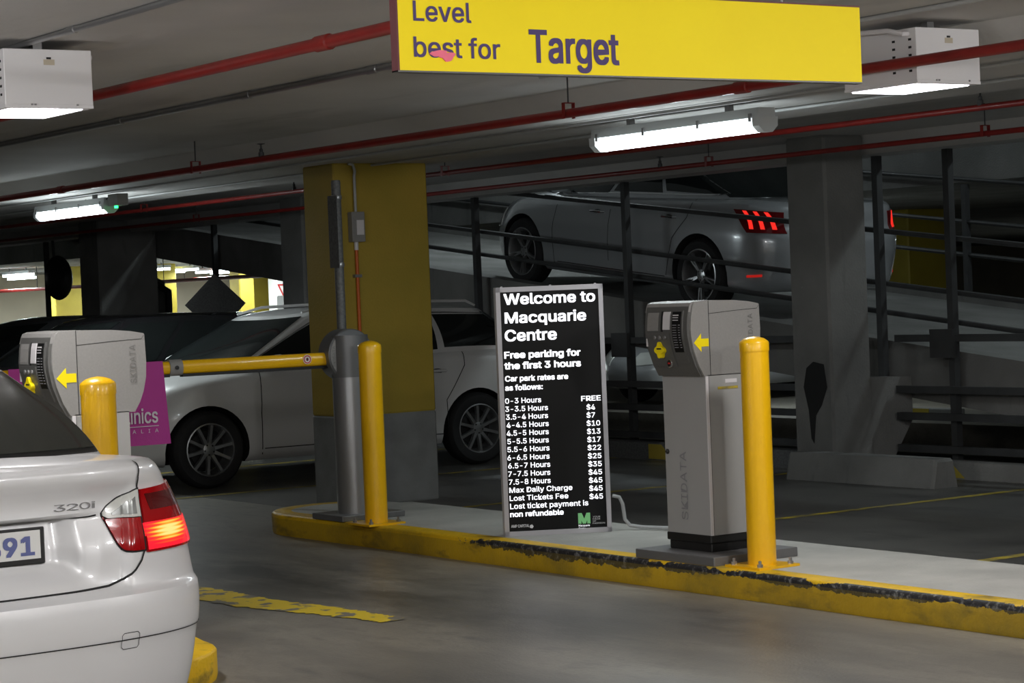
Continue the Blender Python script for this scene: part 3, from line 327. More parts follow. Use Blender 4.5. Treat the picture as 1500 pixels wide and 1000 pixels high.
 'S': (447, '224 -9 188 -7 156 -1 128 9 102 23 81 40 64 60 51 83 42 109 38 137 104 137 108 118 114 102 123 88 136 76 150 66 166 59 185 53 204 50 224 49 246 50 267 54 286 60 303 69 317 79 329 92 338 106 344 122 346 139 344 154 340 168 332 179 322 189 310 197 296 205 280 211 263 217 245 222 184 239 145 253 112 269 86 289 67 313 56 341 52 372 54 400 62 425 75 448 92 468 113 484 138 498 165 508 195 514 227 516 259 514 289 508 316 498 340 484 360 468 377 449 390 427 398 403 401 378 337 378 332 402 320 421 302 437 280 449 254 456 225 459 204 457 185 454 167 448 152 440 139 430 129 418 121 405 117 391 115 376 117 359 122 345 131 334 142 324 155 315 169 308 184 302 198 297 212 293 264 279 279 275 295 270 312 264 328 256 344 248 359 238 372 226 384 213 395 198 402 180 407 161 408 139 406 112 399 87 386 64 370 43 349 25 323 11 294 0 261 -7', '52 54 53 51 54 52 51 55 54 50 55 51 50 56 55 49 56 50 49 57 56 48 57 49 48 58 57 48 59 58 47 70 48 70 69 48 69 59 48 68 59 69 47 71 70 67 59 68 47 72 71 66 59 67 66 60 59 46 72 47 46 73 72 46 74 73 65 60 66 46 75 74 65 61 60 45 75 46 64 61 65 45 76 75 45 77 76 64 62 61 63 62 64 44 77 45 44 78 77 44 79 78 43 79 44 43 80 79 43 81 80 42 81 43 42 82 81 42 83 82 42 84 83 41 84 42 41 85 84 41 86 85 41 87 86 41 88 87 40 88 41 40 89 88 40 90 89 40 91 90 39 91 40 39 92 91 39 93 92 38 93 39 38 94 93 37 94 38 37 95 94 37 96 95 36 96 37 35 96 36 35 97 96 34 97 35 33 97 34 33 98 97 32 98 33 31 98 32 31 99 98 30 99 31 29 99 30 29 100 99 28 100 29 27 100 28 27 101 100 8 10 9 8 11 10 26 101 27 8 12 11 26 102 101 7 12 8 25 102 26 7 13 12 24 102 25 7 14 13 24 103 102 6 14 7 23 103 24 6 15 14 22 103 23 6 16 15 22 104 103 21 104 22 5 16 6 5 17 16 20 104 21 5 18 17 19 104 20 5 19 18 5 104 19 5 105 104 4 105 5 4 106 105 3 106 4 3 107 106 2 107 3 2 108 107 1 108 2 1 0 108'),
 'T': (449, '32 452 32 509 417 509 417 452 257 452 257 0 193 0 193 452', '0 2 1 0 3 2 7 3 0 6 4 7 4 3 7 6 5 4'),
 'U': (517, '259 -8 220 -6 186 2 154 15 126 33 103 55 85 80 71 108 63 140 60 173 60 509 124 509 124 178 126 155 132 133 141 113 153 95 169 80 187 68 208 59 232 53 259 52 285 53 309 59 331 68 349 80 364 95 377 113 385 133 391 155 393 178 393 509 457 509 457 173 454 140 446 108 433 80 414 55 391 33 363 15 332 2 297 -6', '9 11 10 9 12 11 30 32 31 30 33 32 9 13 12 29 33 30 8 13 9 29 34 33 8 14 13 28 34 29 7 14 8 28 35 34 27 35 28 7 15 14 7 16 15 26 35 27 6 16 7 26 36 35 6 17 16 25 36 26 6 18 17 24 36 25 5 18 6 24 37 36 5 19 18 23 37 24 5 20 19 22 37 23 22 38 37 4 20 5 4 21 20 21 38 22 4 38 21 3 38 4 3 39 38 2 39 3 2 40 39 1 40 2 1 41 40 0 41 1'),
 'W': (686, '155 0 16 509 82 509 163 196 167 179 172 162 175 145 179 128 183 111 187 94 190 76 194 58 197 40 189 40 193 58 196 76 200 94 203 111 207 128 211 145 215 162 220 179 224 196 306 509 380 509 462 196 466 179 470 162 474 145 478 128 482 111 486 94 490 76 494 58 497 40 488 40 492 58 495 76 499 94 503 111 506 128 510 145 515 162 519 179 523 196 603 509 670 509 530 0 455 0 368 323 362 345 357 368 351 391 346 417 341 445 336 475 350 475 345 446 340 420 335 395 330 371 324 347 318 323 230 0', '0 2 1 0 3 2 22 55 23 55 24 23 55 56 24 56 25 24 44 46 45 44 47 46 22 54 55 57 25 56 58 53 57 53 25 57 22 58 54 58 53 54 22 59 58 52 25 53 22 60 59 51 25 52 22 61 60 50 25 51 22 62 61 49 25 50 22 63 62 48 25 49 0 4 3 21 63 22 48 26 25 43 47 44 0 5 4 20 63 21 48 27 26 42 47 43 0 6 5 19 63 20 48 28 27 41 47 42 0 7 6 18 63 19 48 29 28 40 47 41 0 8 7 17 63 18 48 30 29 39 47 40 0 9 8 16 63 17 48 31 30 38 47 39 0 10 9 15 63 16 48 32 31 37 47 38 0 14 10 14 11 10 48 36 32 36 33 32 14 11 15 11 63 15 36 33 37 33 47 37 12 63 11 34 47 33 0 13 14 48 35 36 0 12 13 0 63 12 48 34 35 48 47 34'),
 'Y': (472, '203 0 203 208 16 509 91 509 192 344 203 327 213 309 222 292 231 274 240 254 250 230 224 230 233 254 242 275 251 293 260 310 270 327 280 344 381 509 455 509 268 208 268 0', '1 3 2 1 4 3 17 19 18 17 20 19 1 5 4 16 20 17 15 20 16 1 6 5 14 20 15 1 7 6 13 20 14 1 8 7 12 9 13 9 20 13 1 12 8 12 9 8 1 11 12 10 20 9 1 10 11 1 20 10 0 20 1 0 21 20'),
 'a': (389, '160 -9 137 -7 115 -3 94 5 76 15 60 29 48 45 38 63 32 84 30 108 32 128 36 146 43 161 53 174 64 184 78 193 92 200 108 206 125 211 143 214 161 217 178 220 200 223 218 225 234 227 247 229 257 231 265 235 271 240 274 246 276 255 276 257 275 272 272 285 267 297 260 307 251 315 240 322 227 327 212 330 196 331 178 330 163 327 149 322 137 316 127 309 118 301 110 292 104 283 100 274 41 291 51 313 64 331 79 346 95 358 114 368 133 375 153 380 173 383 194 384 208 384 223 382 239 379 255 375 271 369 286 360 300 350 312 336 322 320 330 301 335 278 337 251 337 0 277 0 277 52 272 52 267 43 260 34 252 25 242 16 229 8 215 1 199 -4 181 -7 170 45 192 47 211 51 228 59 242 68 254 80 263 93 270 108 274 122 276 138 276 190 272 187 267 184 259 182 251 180 241 178 231 176 221 174 210 173 200 171 191 170 182 169 175 168 161 166 147 163 134 159 122 153 112 147 103 139 97 130 93 118 92 105 93 93 96 82 102 72 109 64 119 57 130 52 142 48 156 46', '58 60 59 58 61 60 57 61 58 57 62 61 56 62 57 56 63 62 55 63 56 55 64 63 55 65 64 54 65 55 54 66 65 53 66 54 53 67 66 52 67 53 52 40 67 40 39 67 39 68 67 51 41 52 41 40 52 51 42 41 38 68 39 51 43 42 37 68 38 51 44 43 36 68 37 36 69 68 51 45 44 35 69 36 50 45 51 50 46 45 34 69 35 34 70 69 50 47 46 33 70 34 50 48 47 49 48 50 32 70 33 32 71 70 31 71 32 30 71 31 29 71 30 29 72 71 28 72 29 27 72 28 26 94 27 94 72 27 25 94 26 24 94 25 23 94 24 22 94 23 21 94 22 20 94 21 19 94 20 18 94 19 17 94 18 16 94 17 15 94 16 14 94 15 14 95 94 93 72 94 14 96 95 14 97 96 13 97 14 13 98 97 13 99 98 13 100 99 13 101 100 13 102 101 12 102 13 12 103 102 12 104 103 12 105 104 12 106 105 12 107 106 12 108 107 12 109 108 11 109 12 11 110 109 11 111 110 11 112 111 10 112 11 10 113 112 92 72 93 10 114 113 9 114 10 91 72 92 9 115 114 8 115 9 90 72 91 8 116 115 89 72 90 8 117 116 7 117 8 7 118 117 88 74 89 74 72 89 7 119 118 87 74 88 7 120 119 6 120 7 86 75 87 75 74 87 6 121 120 6 122 121 86 76 75 73 72 74 85 76 86 6 123 122 84 76 85 6 84 123 6 76 84 5 76 6 5 77 76 5 78 77 4 78 5 4 79 78 4 80 79 3 80 4 3 81 80 2 81 3 2 82 81 1 82 2 1 83 82 0 83 1'),
 'b': (424, '229 -8 208 -7 189 -3 172 4 159 12 147 21 138 31 130 41 123 50 118 59 112 59 112 0 53 0 53 509 114 509 114 319 118 319 123 327 130 336 137 346 147 355 158 364 171 373 188 379 207 383 229 384 259 382 287 374 313 361 335 342 354 320 370 293 381 261 388 227 390 189 388 151 381 116 370 84 355 57 336 34 313 16 288 3 260 -6 220 47 242 49 262 55 279 66 294 80 306 97 316 117 323 139 327 163 328 189 327 215 323 239 316 261 307 281 295 298 280 311 262 322 243 328 220 330 198 328 178 322 161 312 147 299 134 282 125 263 118 241 114 216 113 189 114 162 118 138 125 115 135 95 147 78 162 65 179 55 198 49', '12 14 13 12 15 14 24 26 25 23 26 24 23 27 26 22 27 23 22 28 27 21 28 22 20 28 21 20 29 28 19 29 20 18 29 19 18 61 29 61 30 29 17 61 18 17 62 61 60 30 61 17 63 62 59 30 60 16 63 17 16 64 63 58 30 59 58 31 30 12 16 15 12 68 16 68 67 16 67 66 16 66 65 16 65 64 16 57 31 58 56 31 57 56 32 31 55 32 56 55 33 32 54 33 55 12 69 68 53 33 54 53 34 33 12 70 69 52 34 53 12 71 70 51 34 52 51 35 34 50 35 51 12 72 71 50 36 35 49 36 50 12 73 72 48 36 49 48 37 36 12 74 73 47 37 48 12 10 74 10 75 74 47 38 37 46 38 47 10 76 75 45 38 46 10 9 76 9 77 76 12 11 10 8 77 9 45 39 38 44 39 45 8 78 77 7 78 8 43 39 44 7 43 78 7 39 43 6 39 7 6 40 39 5 40 6 4 40 5 4 41 40 3 41 4 2 41 3 2 42 41 1 42 2 1 0 42'),
 'c': (396, '207 -8 174 -5 144 3 117 16 93 35 72 58 56 85 44 116 37 150 34 187 37 225 44 260 56 291 72 318 93 341 117 360 144 374 174 382 207 384 226 384 243 381 260 377 276 371 291 364 305 356 318 346 330 335 340 322 349 308 356 293 362 277 303 262 300 272 295 281 290 289 284 297 278 304 270 311 261 316 252 321 242 325 231 328 220 329 207 330 184 328 163 321 145 310 130 296 118 278 108 258 102 236 98 212 96 187 98 163 102 139 108 117 118 97 130 80 145 66 163 55 184 49 207 46 220 47 232 49 243 52 253 55 262 60 271 66 279 73 285 80 292 89 297 98 301 107 304 117 363 102 357 86 350 70 341 56 331 43 319 32 306 21 292 12 277 5 261 -1 244 -5 226 -7', '17 19 18 17 20 19 16 20 17 16 21 20 16 22 21 15 22 16 15 23 22 15 24 23 14 24 15 14 25 24 14 26 25 13 43 14 43 26 14 43 42 26 42 27 26 13 44 43 41 27 42 13 45 44 40 27 41 39 27 40 39 28 27 13 46 45 38 28 39 12 46 13 37 28 38 36 28 37 12 47 46 36 29 28 35 29 36 34 29 35 12 48 47 34 30 29 11 48 12 33 30 34 32 30 33 11 49 48 32 31 30 10 49 11 10 50 49 10 51 50 9 51 10 9 52 51 8 52 9 8 53 52 8 54 53 7 54 8 7 55 54 7 56 55 72 74 73 6 56 7 71 74 72 71 75 74 70 75 71 6 57 56 69 75 70 69 76 75 5 57 6 5 58 57 68 76 69 67 76 68 67 77 76 66 77 67 5 59 58 65 77 66 4 59 5 65 78 77 64 78 65 4 60 59 63 78 64 62 78 63 4 61 60 61 78 62 4 78 61 4 79 78 3 79 4 3 80 79 3 81 80 2 81 3 2 82 81 2 83 82 1 83 2 1 84 83 1 85 84 0 85 1'),
 'd': (424, '195 -8 165 -6 137 3 111 16 89 34 70 57 55 84 43 116 36 151 34 189 36 227 43 261 55 293 70 320 89 342 112 361 137 374 165 382 196 384 218 383 237 379 253 373 267 364 278 355 287 346 295 336 301 327 306 319 311 319 311 509 372 509 372 0 313 0 313 59 307 59 301 50 295 41 287 31 277 21 266 12 252 4 236 -3 217 -7 205 47 226 49 246 55 263 65 278 78 290 95 299 115 306 138 310 162 312 189 310 216 306 241 300 263 290 282 278 299 263 312 246 322 227 328 205 330 182 328 162 322 145 311 130 298 118 281 108 261 102 239 98 215 96 189 98 163 102 139 109 117 118 97 130 80 145 66 162 55 182 49', '28 30 29 28 31 30 17 19 18 17 20 19 16 20 17 16 21 20 15 21 16 15 22 21 15 23 22 14 23 15 14 24 23 14 25 24 13 61 14 61 25 14 61 26 25 13 62 61 60 26 61 59 26 60 13 63 62 59 27 26 58 27 59 13 64 63 12 64 13 58 28 27 58 57 28 57 56 28 56 55 28 55 54 28 54 31 28 12 65 64 12 66 65 11 66 12 11 67 66 10 67 11 10 68 67 53 31 54 10 69 68 9 69 10 52 31 53 9 70 69 9 71 70 51 31 52 8 71 9 8 72 71 50 31 51 7 72 8 7 73 72 49 31 50 7 74 73 6 74 7 48 31 49 6 75 74 47 33 48 33 31 48 5 75 6 5 76 75 46 33 47 5 77 76 45 34 46 34 33 46 45 35 34 32 31 33 4 77 5 4 78 77 44 35 45 44 36 35 4 43 78 43 36 44 4 36 43 4 37 36 3 37 4 3 38 37 3 39 38 2 39 3 2 40 39 2 41 40 1 41 2 1 42 41 0 42 1'),
 'e': (404, '212 -8 177 -5 145 3 117 16 92 35 72 58 56 85 44 116 37 150 34 187 36 224 44 258 55 290 71 317 91 340 115 359 142 373 172 382 205 384 226 383 246 380 266 374 285 366 303 355 319 341 334 324 347 305 357 282 365 256 370 227 371 194 371 169 75 169 75 221 338 221 310 202 308 226 304 248 298 269 288 286 277 301 263 314 246 323 227 328 205 330 183 328 164 323 146 313 131 301 119 286 109 270 102 251 97 231 96 211 96 178 98 151 102 127 110 106 121 88 135 73 151 61 169 53 190 48 212 46 227 47 241 49 254 53 265 58 276 65 285 73 294 82 300 93 306 105 365 91 358 72 348 55 335 39 320 26 302 14 283 4 261 -3 237 -7', '17 19 18 17 20 19 16 20 17 16 21 20 16 22 21 15 22 16 15 23 22 14 23 15 14 24 23 14 25 24 13 45 14 45 44 14 44 25 14 43 25 44 42 25 43 13 46 45 42 26 25 41 26 42 13 47 46 12 47 13 40 26 41 12 48 47 40 27 26 39 27 40 12 49 48 11 49 12 11 50 49 38 27 39 38 28 27 11 51 50 37 28 38 10 51 11 37 29 28 10 52 51 36 29 37 10 33 52 33 53 52 36 34 29 34 30 29 35 34 36 9 33 10 9 32 33 53 34 33 53 30 34 54 30 53 54 31 30 8 32 9 55 31 54 8 31 32 8 55 31 8 56 55 7 56 8 7 57 56 6 57 7 6 58 57 71 73 72 70 73 71 70 74 73 6 59 58 5 59 6 69 74 70 5 60 59 68 74 69 68 75 74 67 75 68 5 61 60 66 75 67 4 61 5 66 76 75 4 62 61 65 76 66 64 76 65 4 63 62 63 76 64 4 76 63 4 77 76 3 77 4 3 78 77 2 78 3 2 79 78 2 80 79 1 80 2 1 81 80 0 81 1'),
 'f': (254, '228 379 228 327 6 327 6 379 81 0 81 432 82 452 87 470 96 486 107 499 120 510 135 519 152 525 169 529 187 530 201 530 212 529 222 527 231 525 238 523 243 521 227 468 224 470 220 471 215 472 209 473 202 474 195 474 178 472 164 468 154 460 147 449 143 435 142 419 142 0', '13 15 14 13 16 15 12 16 13 12 17 16 12 18 17 11 18 12 11 19 18 11 20 19 11 21 20 10 21 11 9 23 10 23 22 10 22 21 10 8 25 9 25 24 9 24 23 9 7 27 8 27 26 8 26 25 8 7 28 27 7 29 28 6 29 7 6 30 29 6 31 30 5 31 6 5 32 31 5 33 32 4 33 5 4 34 33 2 0 3 2 1 0'),
 'g': (425, '207 -151 180 -149 156 -146 134 -140 114 -132 97 -122 82 -110 70 -97 59 -84 51 -69 101 -41 107 -49 114 -57 122 -66 131 -74 142 -82 154 -88 169 -93 187 -96 207 -97 236 -95 261 -87 282 -75 298 -58 308 -34 311 -6 311 68 306 68 301 60 294 51 287 41 277 32 266 23 252 16 236 10 217 6 195 5 165 7 138 14 113 27 90 43 71 65 55 90 43 120 36 154 34 191 36 229 43 263 55 293 71 320 90 342 112 361 138 374 166 382 196 384 218 383 237 379 253 373 267 365 279 356 288 346 296 336 302 327 308 319 313 319 313 379 372 379 372 -9 370 -40 363 -67 350 -90 334 -109 314 -124 291 -136 265 -144 237 -149 205 59 227 61 246 66 264 75 278 87 290 103 300 121 307 142 311 166 312 193 311 219 307 242 300 264 291 283 279 299 264 312 247 322 227 328 205 330 182 328 163 322 145 312 130 298 118 282 109 262 102 241 98 218 96 193 98 167 102 144 109 123 118 104 131 88 145 76 163 66 183 61', '53 55 54 53 56 55 52 56 53 64 66 65 64 67 66 52 57 56 51 57 52 51 58 57 51 59 58 50 59 51 50 60 59 50 61 60 49 94 50 94 61 50 94 62 61 49 95 94 93 62 94 92 62 93 49 96 95 92 63 62 91 63 92 49 97 96 48 97 49 91 64 63 91 90 64 90 89 64 89 88 64 88 87 64 87 67 64 48 98 97 48 99 98 47 99 48 47 100 99 46 100 47 46 101 100 86 67 87 46 102 101 45 102 46 85 67 86 45 103 102 45 104 103 84 67 85 44 104 45 44 105 104 83 67 84 43 105 44 43 106 105 82 67 83 43 107 106 81 67 82 42 107 43 42 108 107 80 26 81 26 67 81 41 108 42 41 109 108 79 26 80 41 110 109 78 27 79 27 26 79 78 28 27 25 67 26 41 111 110 77 28 78 40 111 41 40 76 111 76 28 77 76 29 28 40 29 76 40 30 29 39 30 40 39 31 30 39 32 31 38 32 39 38 33 32 38 34 33 37 34 38 37 35 34 36 35 37 24 67 25 24 68 67 23 68 24 23 69 68 9 11 10 9 12 11 9 13 12 22 69 23 9 14 13 22 70 69 8 14 9 8 15 14 21 70 22 8 16 15 7 16 8 20 70 21 7 17 16 20 71 70 7 18 17 19 71 20 7 19 18 7 71 19 6 71 7 6 72 71 5 72 6 4 72 5 4 73 72 3 73 4 3 74 73 2 74 3 2 75 74 1 75 2 1 0 75'),
 'h': (410, '114 227 114 0 53 0 53 509 114 509 114 287 102 287 116 319 132 344 152 362 175 374 200 382 227 384 252 383 275 377 295 369 313 356 328 340 341 321 350 298 355 271 357 240 357 0 296 0 296 235 293 263 286 286 273 304 256 318 235 326 210 329 192 328 176 324 161 317 147 308 136 297 126 283 119 266 115 248', '2 4 3 2 6 4 6 5 4 11 13 12 11 14 13 10 14 11 10 15 14 9 15 10 9 16 15 8 16 9 8 17 16 7 31 8 31 17 8 31 30 17 30 18 17 29 18 30 7 32 31 28 18 29 7 33 32 28 19 18 6 33 7 27 19 28 6 34 33 6 35 34 26 19 27 26 20 19 6 36 35 2 37 6 37 36 6 25 20 26 25 21 20 2 38 37 24 21 25 2 0 38 24 22 21 23 22 24 2 1 0'),
 'i': (167, '84 443 73 444 63 448 54 455 47 463 43 472 41 483 43 494 47 504 54 512 63 518 73 522 84 524 95 522 105 518 114 512 121 504 125 494 126 483 125 472 121 463 114 455 105 448 95 444 53 0 53 379 114 379 114 0', '24 26 25 24 27 26 11 13 12 10 13 11 10 14 13 9 14 10 9 15 14 8 15 9 8 16 15 7 16 8 7 17 16 6 17 7 6 18 17 5 18 6 5 19 18 4 19 5 4 20 19 3 20 4 3 21 20 2 21 3 2 22 21 1 22 2 1 23 22 0 23 1'),
 'k': (381, '110 137 110 212 121 212 284 379 360 379 184 199 177 199 53 0 53 509 114 509 114 0 294 0 148 186 191 229 372 0', '7 9 8 7 1 9 1 10 9 2 4 3 2 13 4 13 5 4 2 12 13 5 14 13 7 0 1 10 2 1 10 12 2 0 5 6 0 14 5 10 11 12 7 14 0 10 14 7 11 14 10'),
 'l': (189, '139 -2 112 0 91 8 74 20 62 37 55 59 53 84 53 509 114 509 114 99 114 83 117 71 120 62 126 57 135 53 146 52 152 52 157 52 160 53 164 53 167 54 170 54 181 3 175 1 169 0 162 -1 154 -2 147 -2', '6 8 7 6 9 8 6 10 9 5 10 6 5 11 10 5 12 11 5 13 12 4 13 5 4 14 13 20 22 21 19 22 20 18 22 19 4 15 14 17 22 18 16 22 17 15 22 16 4 22 15 3 22 4 2 22 3 1 22 2 1 23 22 1 24 23 1 25 24 0 25 1 0 26 25 0 27 26'),
 'm': (610, '53 0 53 379 112 379 112 295 108 295 114 314 122 331 132 346 144 358 158 368 172 376 187 382 203 385 219 386 245 383 268 375 287 361 303 342 314 320 321 295 312 295 318 312 326 329 337 343 350 356 364 366 381 375 398 381 417 385 437 386 458 385 478 380 497 372 514 361 529 346 541 328 550 307 555 283 557 255 557 0 496 0 496 254 493 279 485 298 473 313 456 323 438 329 419 330 402 329 387 326 374 320 363 312 353 302 345 290 340 277 336 263 335 247 335 0 274 0 274 260 272 280 265 297 253 311 238 322 220 328 199 330 185 329 171 326 158 320 145 312 135 302 126 289 119 274 115 257 114 238 114 0', '12 14 13 28 30 29 11 14 12 27 30 28 27 31 30 11 15 14 10 15 11 26 31 27 26 32 31 0 2 1 0 4 2 4 3 2 9 15 10 25 32 26 9 16 15 25 33 32 8 16 9 24 33 25 8 17 16 24 34 33 7 17 8 23 34 24 23 35 34 6 17 7 22 47 23 47 35 23 6 65 17 65 18 17 5 66 6 66 65 6 64 18 65 22 48 47 46 35 47 5 67 66 22 49 48 21 49 22 45 35 46 45 36 35 63 18 64 5 68 67 21 50 49 44 36 45 62 18 63 5 69 68 62 19 18 21 51 50 4 69 5 43 36 44 20 51 21 4 70 69 20 52 51 61 19 62 43 37 36 20 53 52 4 71 70 42 37 43 60 20 61 20 19 61 0 72 4 72 71 4 60 53 20 60 54 53 42 38 37 59 54 60 41 38 42 59 55 54 0 73 72 59 56 55 58 56 59 0 74 73 41 39 38 40 39 41 58 57 56 0 75 74'),
 'n': (410, '114 227 114 0 53 0 53 379 112 379 112 287 102 287 116 319 132 344 152 362 175 374 200 382 227 384 252 383 275 377 295 369 313 356 328 340 341 321 350 298 355 271 357 240 357 0 296 0 296 235 293 263 286 286 273 304 256 318 235 326 210 329 192 328 176 324 161 317 147 308 136 297 126 283 119 266 115 248', '11 13 12 11 14 13 10 14 11 2 4 3 2 6 4 6 5 4 10 15 14 9 15 10 9 16 15 8 16 9 8 17 16 7 31 8 31 17 8 31 30 17 30 18 17 29 18 30 7 32 31 28 18 29 7 33 32 28 19 18 6 33 7 27 19 28 6 34 33 6 35 34 26 19 27 26 20 19 6 36 35 2 37 6 37 36 6 25 20 26 25 21 20 2 38 37 24 21 25 2 0 38 24 22 21 23 22 24 2 1 0'),
 'o': (415, '207 -8 174 -5 144 3 117 16 93 35 72 58 56 85 44 116 37 150 34 187 37 225 44 260 56 291 72 318 93 341 117 360 144 374 174 382 207 384 241 382 271 374 299 360 323 341 343 318 359 291 371 260 379 225 381 187 379 150 371 116 359 85 343 58 323 35 299 16 271 3 241 -5 207 46 231 49 252 55 270 66 285 80 298 97 307 117 314 139 318 163 319 187 318 212 314 236 307 258 298 278 285 296 270 310 252 321 231 328 207 330 184 328 163 321 145 310 130 296 118 278 108 258 102 236 98 212 96 187 98 163 102 139 108 117 118 97 130 80 145 66 163 55 184 49', '17 19 18 16 19 17 16 20 19 15 20 16 15 21 20 14 21 15 14 22 21 13 22 14 13 54 22 54 23 22 13 55 54 53 23 54 13 56 55 52 23 53 13 57 56 51 23 52 12 57 13 51 24 23 12 58 57 50 24 51 12 59 58 49 24 50 11 59 12 49 25 24 11 60 59 48 25 49 10 60 11 48 26 25 10 61 60 47 26 48 10 62 61 46 26 47 46 27 26 9 62 10 9 63 62 45 27 46 8 63 9 8 64 63 44 27 45 44 28 27 8 65 64 43 28 44 43 29 28 7 65 8 7 66 65 42 29 43 7 67 66 41 29 42 6 67 7 41 30 29 6 68 67 40 30 41 5 68 6 40 31 30 5 69 68 39 31 40 5 70 69 38 31 39 4 70 5 38 32 31 4 71 70 37 32 38 4 36 71 36 32 37 4 32 36 3 32 4 3 33 32 2 33 3 2 34 33 1 34 2 1 35 34 0 35 1'),
 'p': (424, '53 -143 53 379 112 379 112 319 118 319 123 327 130 336 137 346 147 355 158 364 171 373 188 379 207 383 229 384 259 382 287 374 313 361 335 342 354 320 370 293 381 261 388 227 390 189 388 151 381 116 370 84 355 57 336 34 313 16 288 3 260 -6 229 -8 208 -7 189 -3 173 4 159 12 147 21 138 31 130 41 124 50 118 59 114 59 114 -143 220 47 242 49 262 55 279 66 294 80 306 97 316 117 323 139 327 163 328 189 327 215 323 239 316 261 307 281 295 298 280 311 262 322 243 328 220 330 198 328 178 322 161 312 147 299 134 282 125 263 118 241 114 216 113 189 114 162 118 138 125 115 135 95 147 78 162 65 179 55 198 49', '12 14 13 11 14 12 11 15 14 0 2 1 0 3 2 10 15 11 10 16 15 9 16 10 8 16 9 8 17 16 7 17 8 6 17 7 6 61 17 61 18 17 5 61 6 5 62 61 60 18 61 5 63 62 59 18 60 4 63 5 4 64 63 58 18 59 58 19 18 0 4 3 0 68 4 68 67 4 67 66 4 66 65 4 65 64 4 57 19 58 56 19 57 56 20 19 55 20 56 55 21 20 54 21 55 0 69 68 53 21 54 53 22 21 0 70 69 52 22 53 0 71 70 51 22 52 51 23 22 50 23 51 0 72 71 50 24 23 49 24 50 0 73 72 48 24 49 48 25 24 0 41 73 41 74 73 47 25 48 41 75 74 47 26 25 46 26 47 41 76 75 45 26 46 41 40 76 40 77 76 0 42 41 39 77 40 45 27 26 44 27 45 39 78 77 38 78 39 43 27 44 38 43 78 38 27 43 37 27 38 37 28 27 36 28 37 35 28 36 35 29 28 34 29 35 33 29 34 33 30 29 32 30 33 32 31 30'),
 'q': (424, '372 -143 311 -143 311 59 306 59 301 50 295 41 287 31 277 21 266 12 252 4 236 -3 217 -7 195 -8 165 -6 137 3 111 16 89 34 70 57 55 84 43 116 36 151 34 189 36 227 43 261 55 293 70 320 89 342 112 361 137 374 165 382 196 384 218 383 237 379 253 373 267 364 278 355 287 346 295 336 301 327 307 319 313 319 313 379 372 379 205 47 226 49 246 55 263 65 278 78 290 95 299 115 306 138 310 162 312 189 310 216 306 241 300 263 290 282 278 299 263 312 246 322 227 328 205 330 182 328 162 322 145 311 130 298 118 281 108 261 102 239 98 215 96 189 98 163 102 139 109 117 118 97 130 80 145 66 162 55 182 49', '29 31 30 29 32 31 28 32 29 40 42 41 40 0 42 28 33 32 27 33 28 27 34 33 27 35 34 26 35 27 26 36 35 26 37 36 25 61 26 61 37 26 61 38 37 25 62 61 60 38 61 59 38 60 25 63 62 59 39 38 58 39 59 25 64 63 24 64 25 58 40 39 58 57 40 57 56 40 56 55 40 55 54 40 54 0 40 24 65 64 24 66 65 23 66 24 23 67 66 22 67 23 22 68 67 53 0 54 22 69 68 21 69 22 52 0 53 21 70 69 21 71 70 51 0 52 20 71 21 20 72 71 50 0 51 19 72 20 19 73 72 49 0 50 19 74 73 18 74 19 48 2 49 2 0 49 18 75 74 47 2 48 17 75 18 17 76 75 46 2 47 17 77 76 45 3 46 3 2 46 45 4 3 1 0 2 16 77 17 16 78 77 44 4 45 44 5 4 16 43 78 43 5 44 16 5 43 16 6 5 15 6 16 15 7 6 15 8 7 14 8 15 14 9 8 14 10 9 13 10 14 13 11 10 12 11 13'),
 'r': (259, '53 0 53 379 112 379 112 321 115 321 124 339 137 354 152 367 171 377 191 383 213 385 218 385 223 385 229 384 235 384 240 384 243 384 243 322 241 323 236 324 230 324 223 325 215 326 207 326 190 324 174 321 159 315 146 306 135 296 126 284 119 269 115 254 114 237 114 0', '9 11 10 9 12 11 9 13 12 9 14 13 9 15 14 9 16 15 9 17 16 8 17 9 0 2 1 0 3 2 7 17 8 6 17 7 5 19 6 19 18 6 18 17 6 4 23 5 23 22 5 22 21 5 21 20 5 20 19 5 4 24 23 4 25 24 0 4 3 0 31 4 31 30 4 30 29 4 29 28 4 28 27 4 27 26 4 26 25 4 0 32 31 0 33 32'),
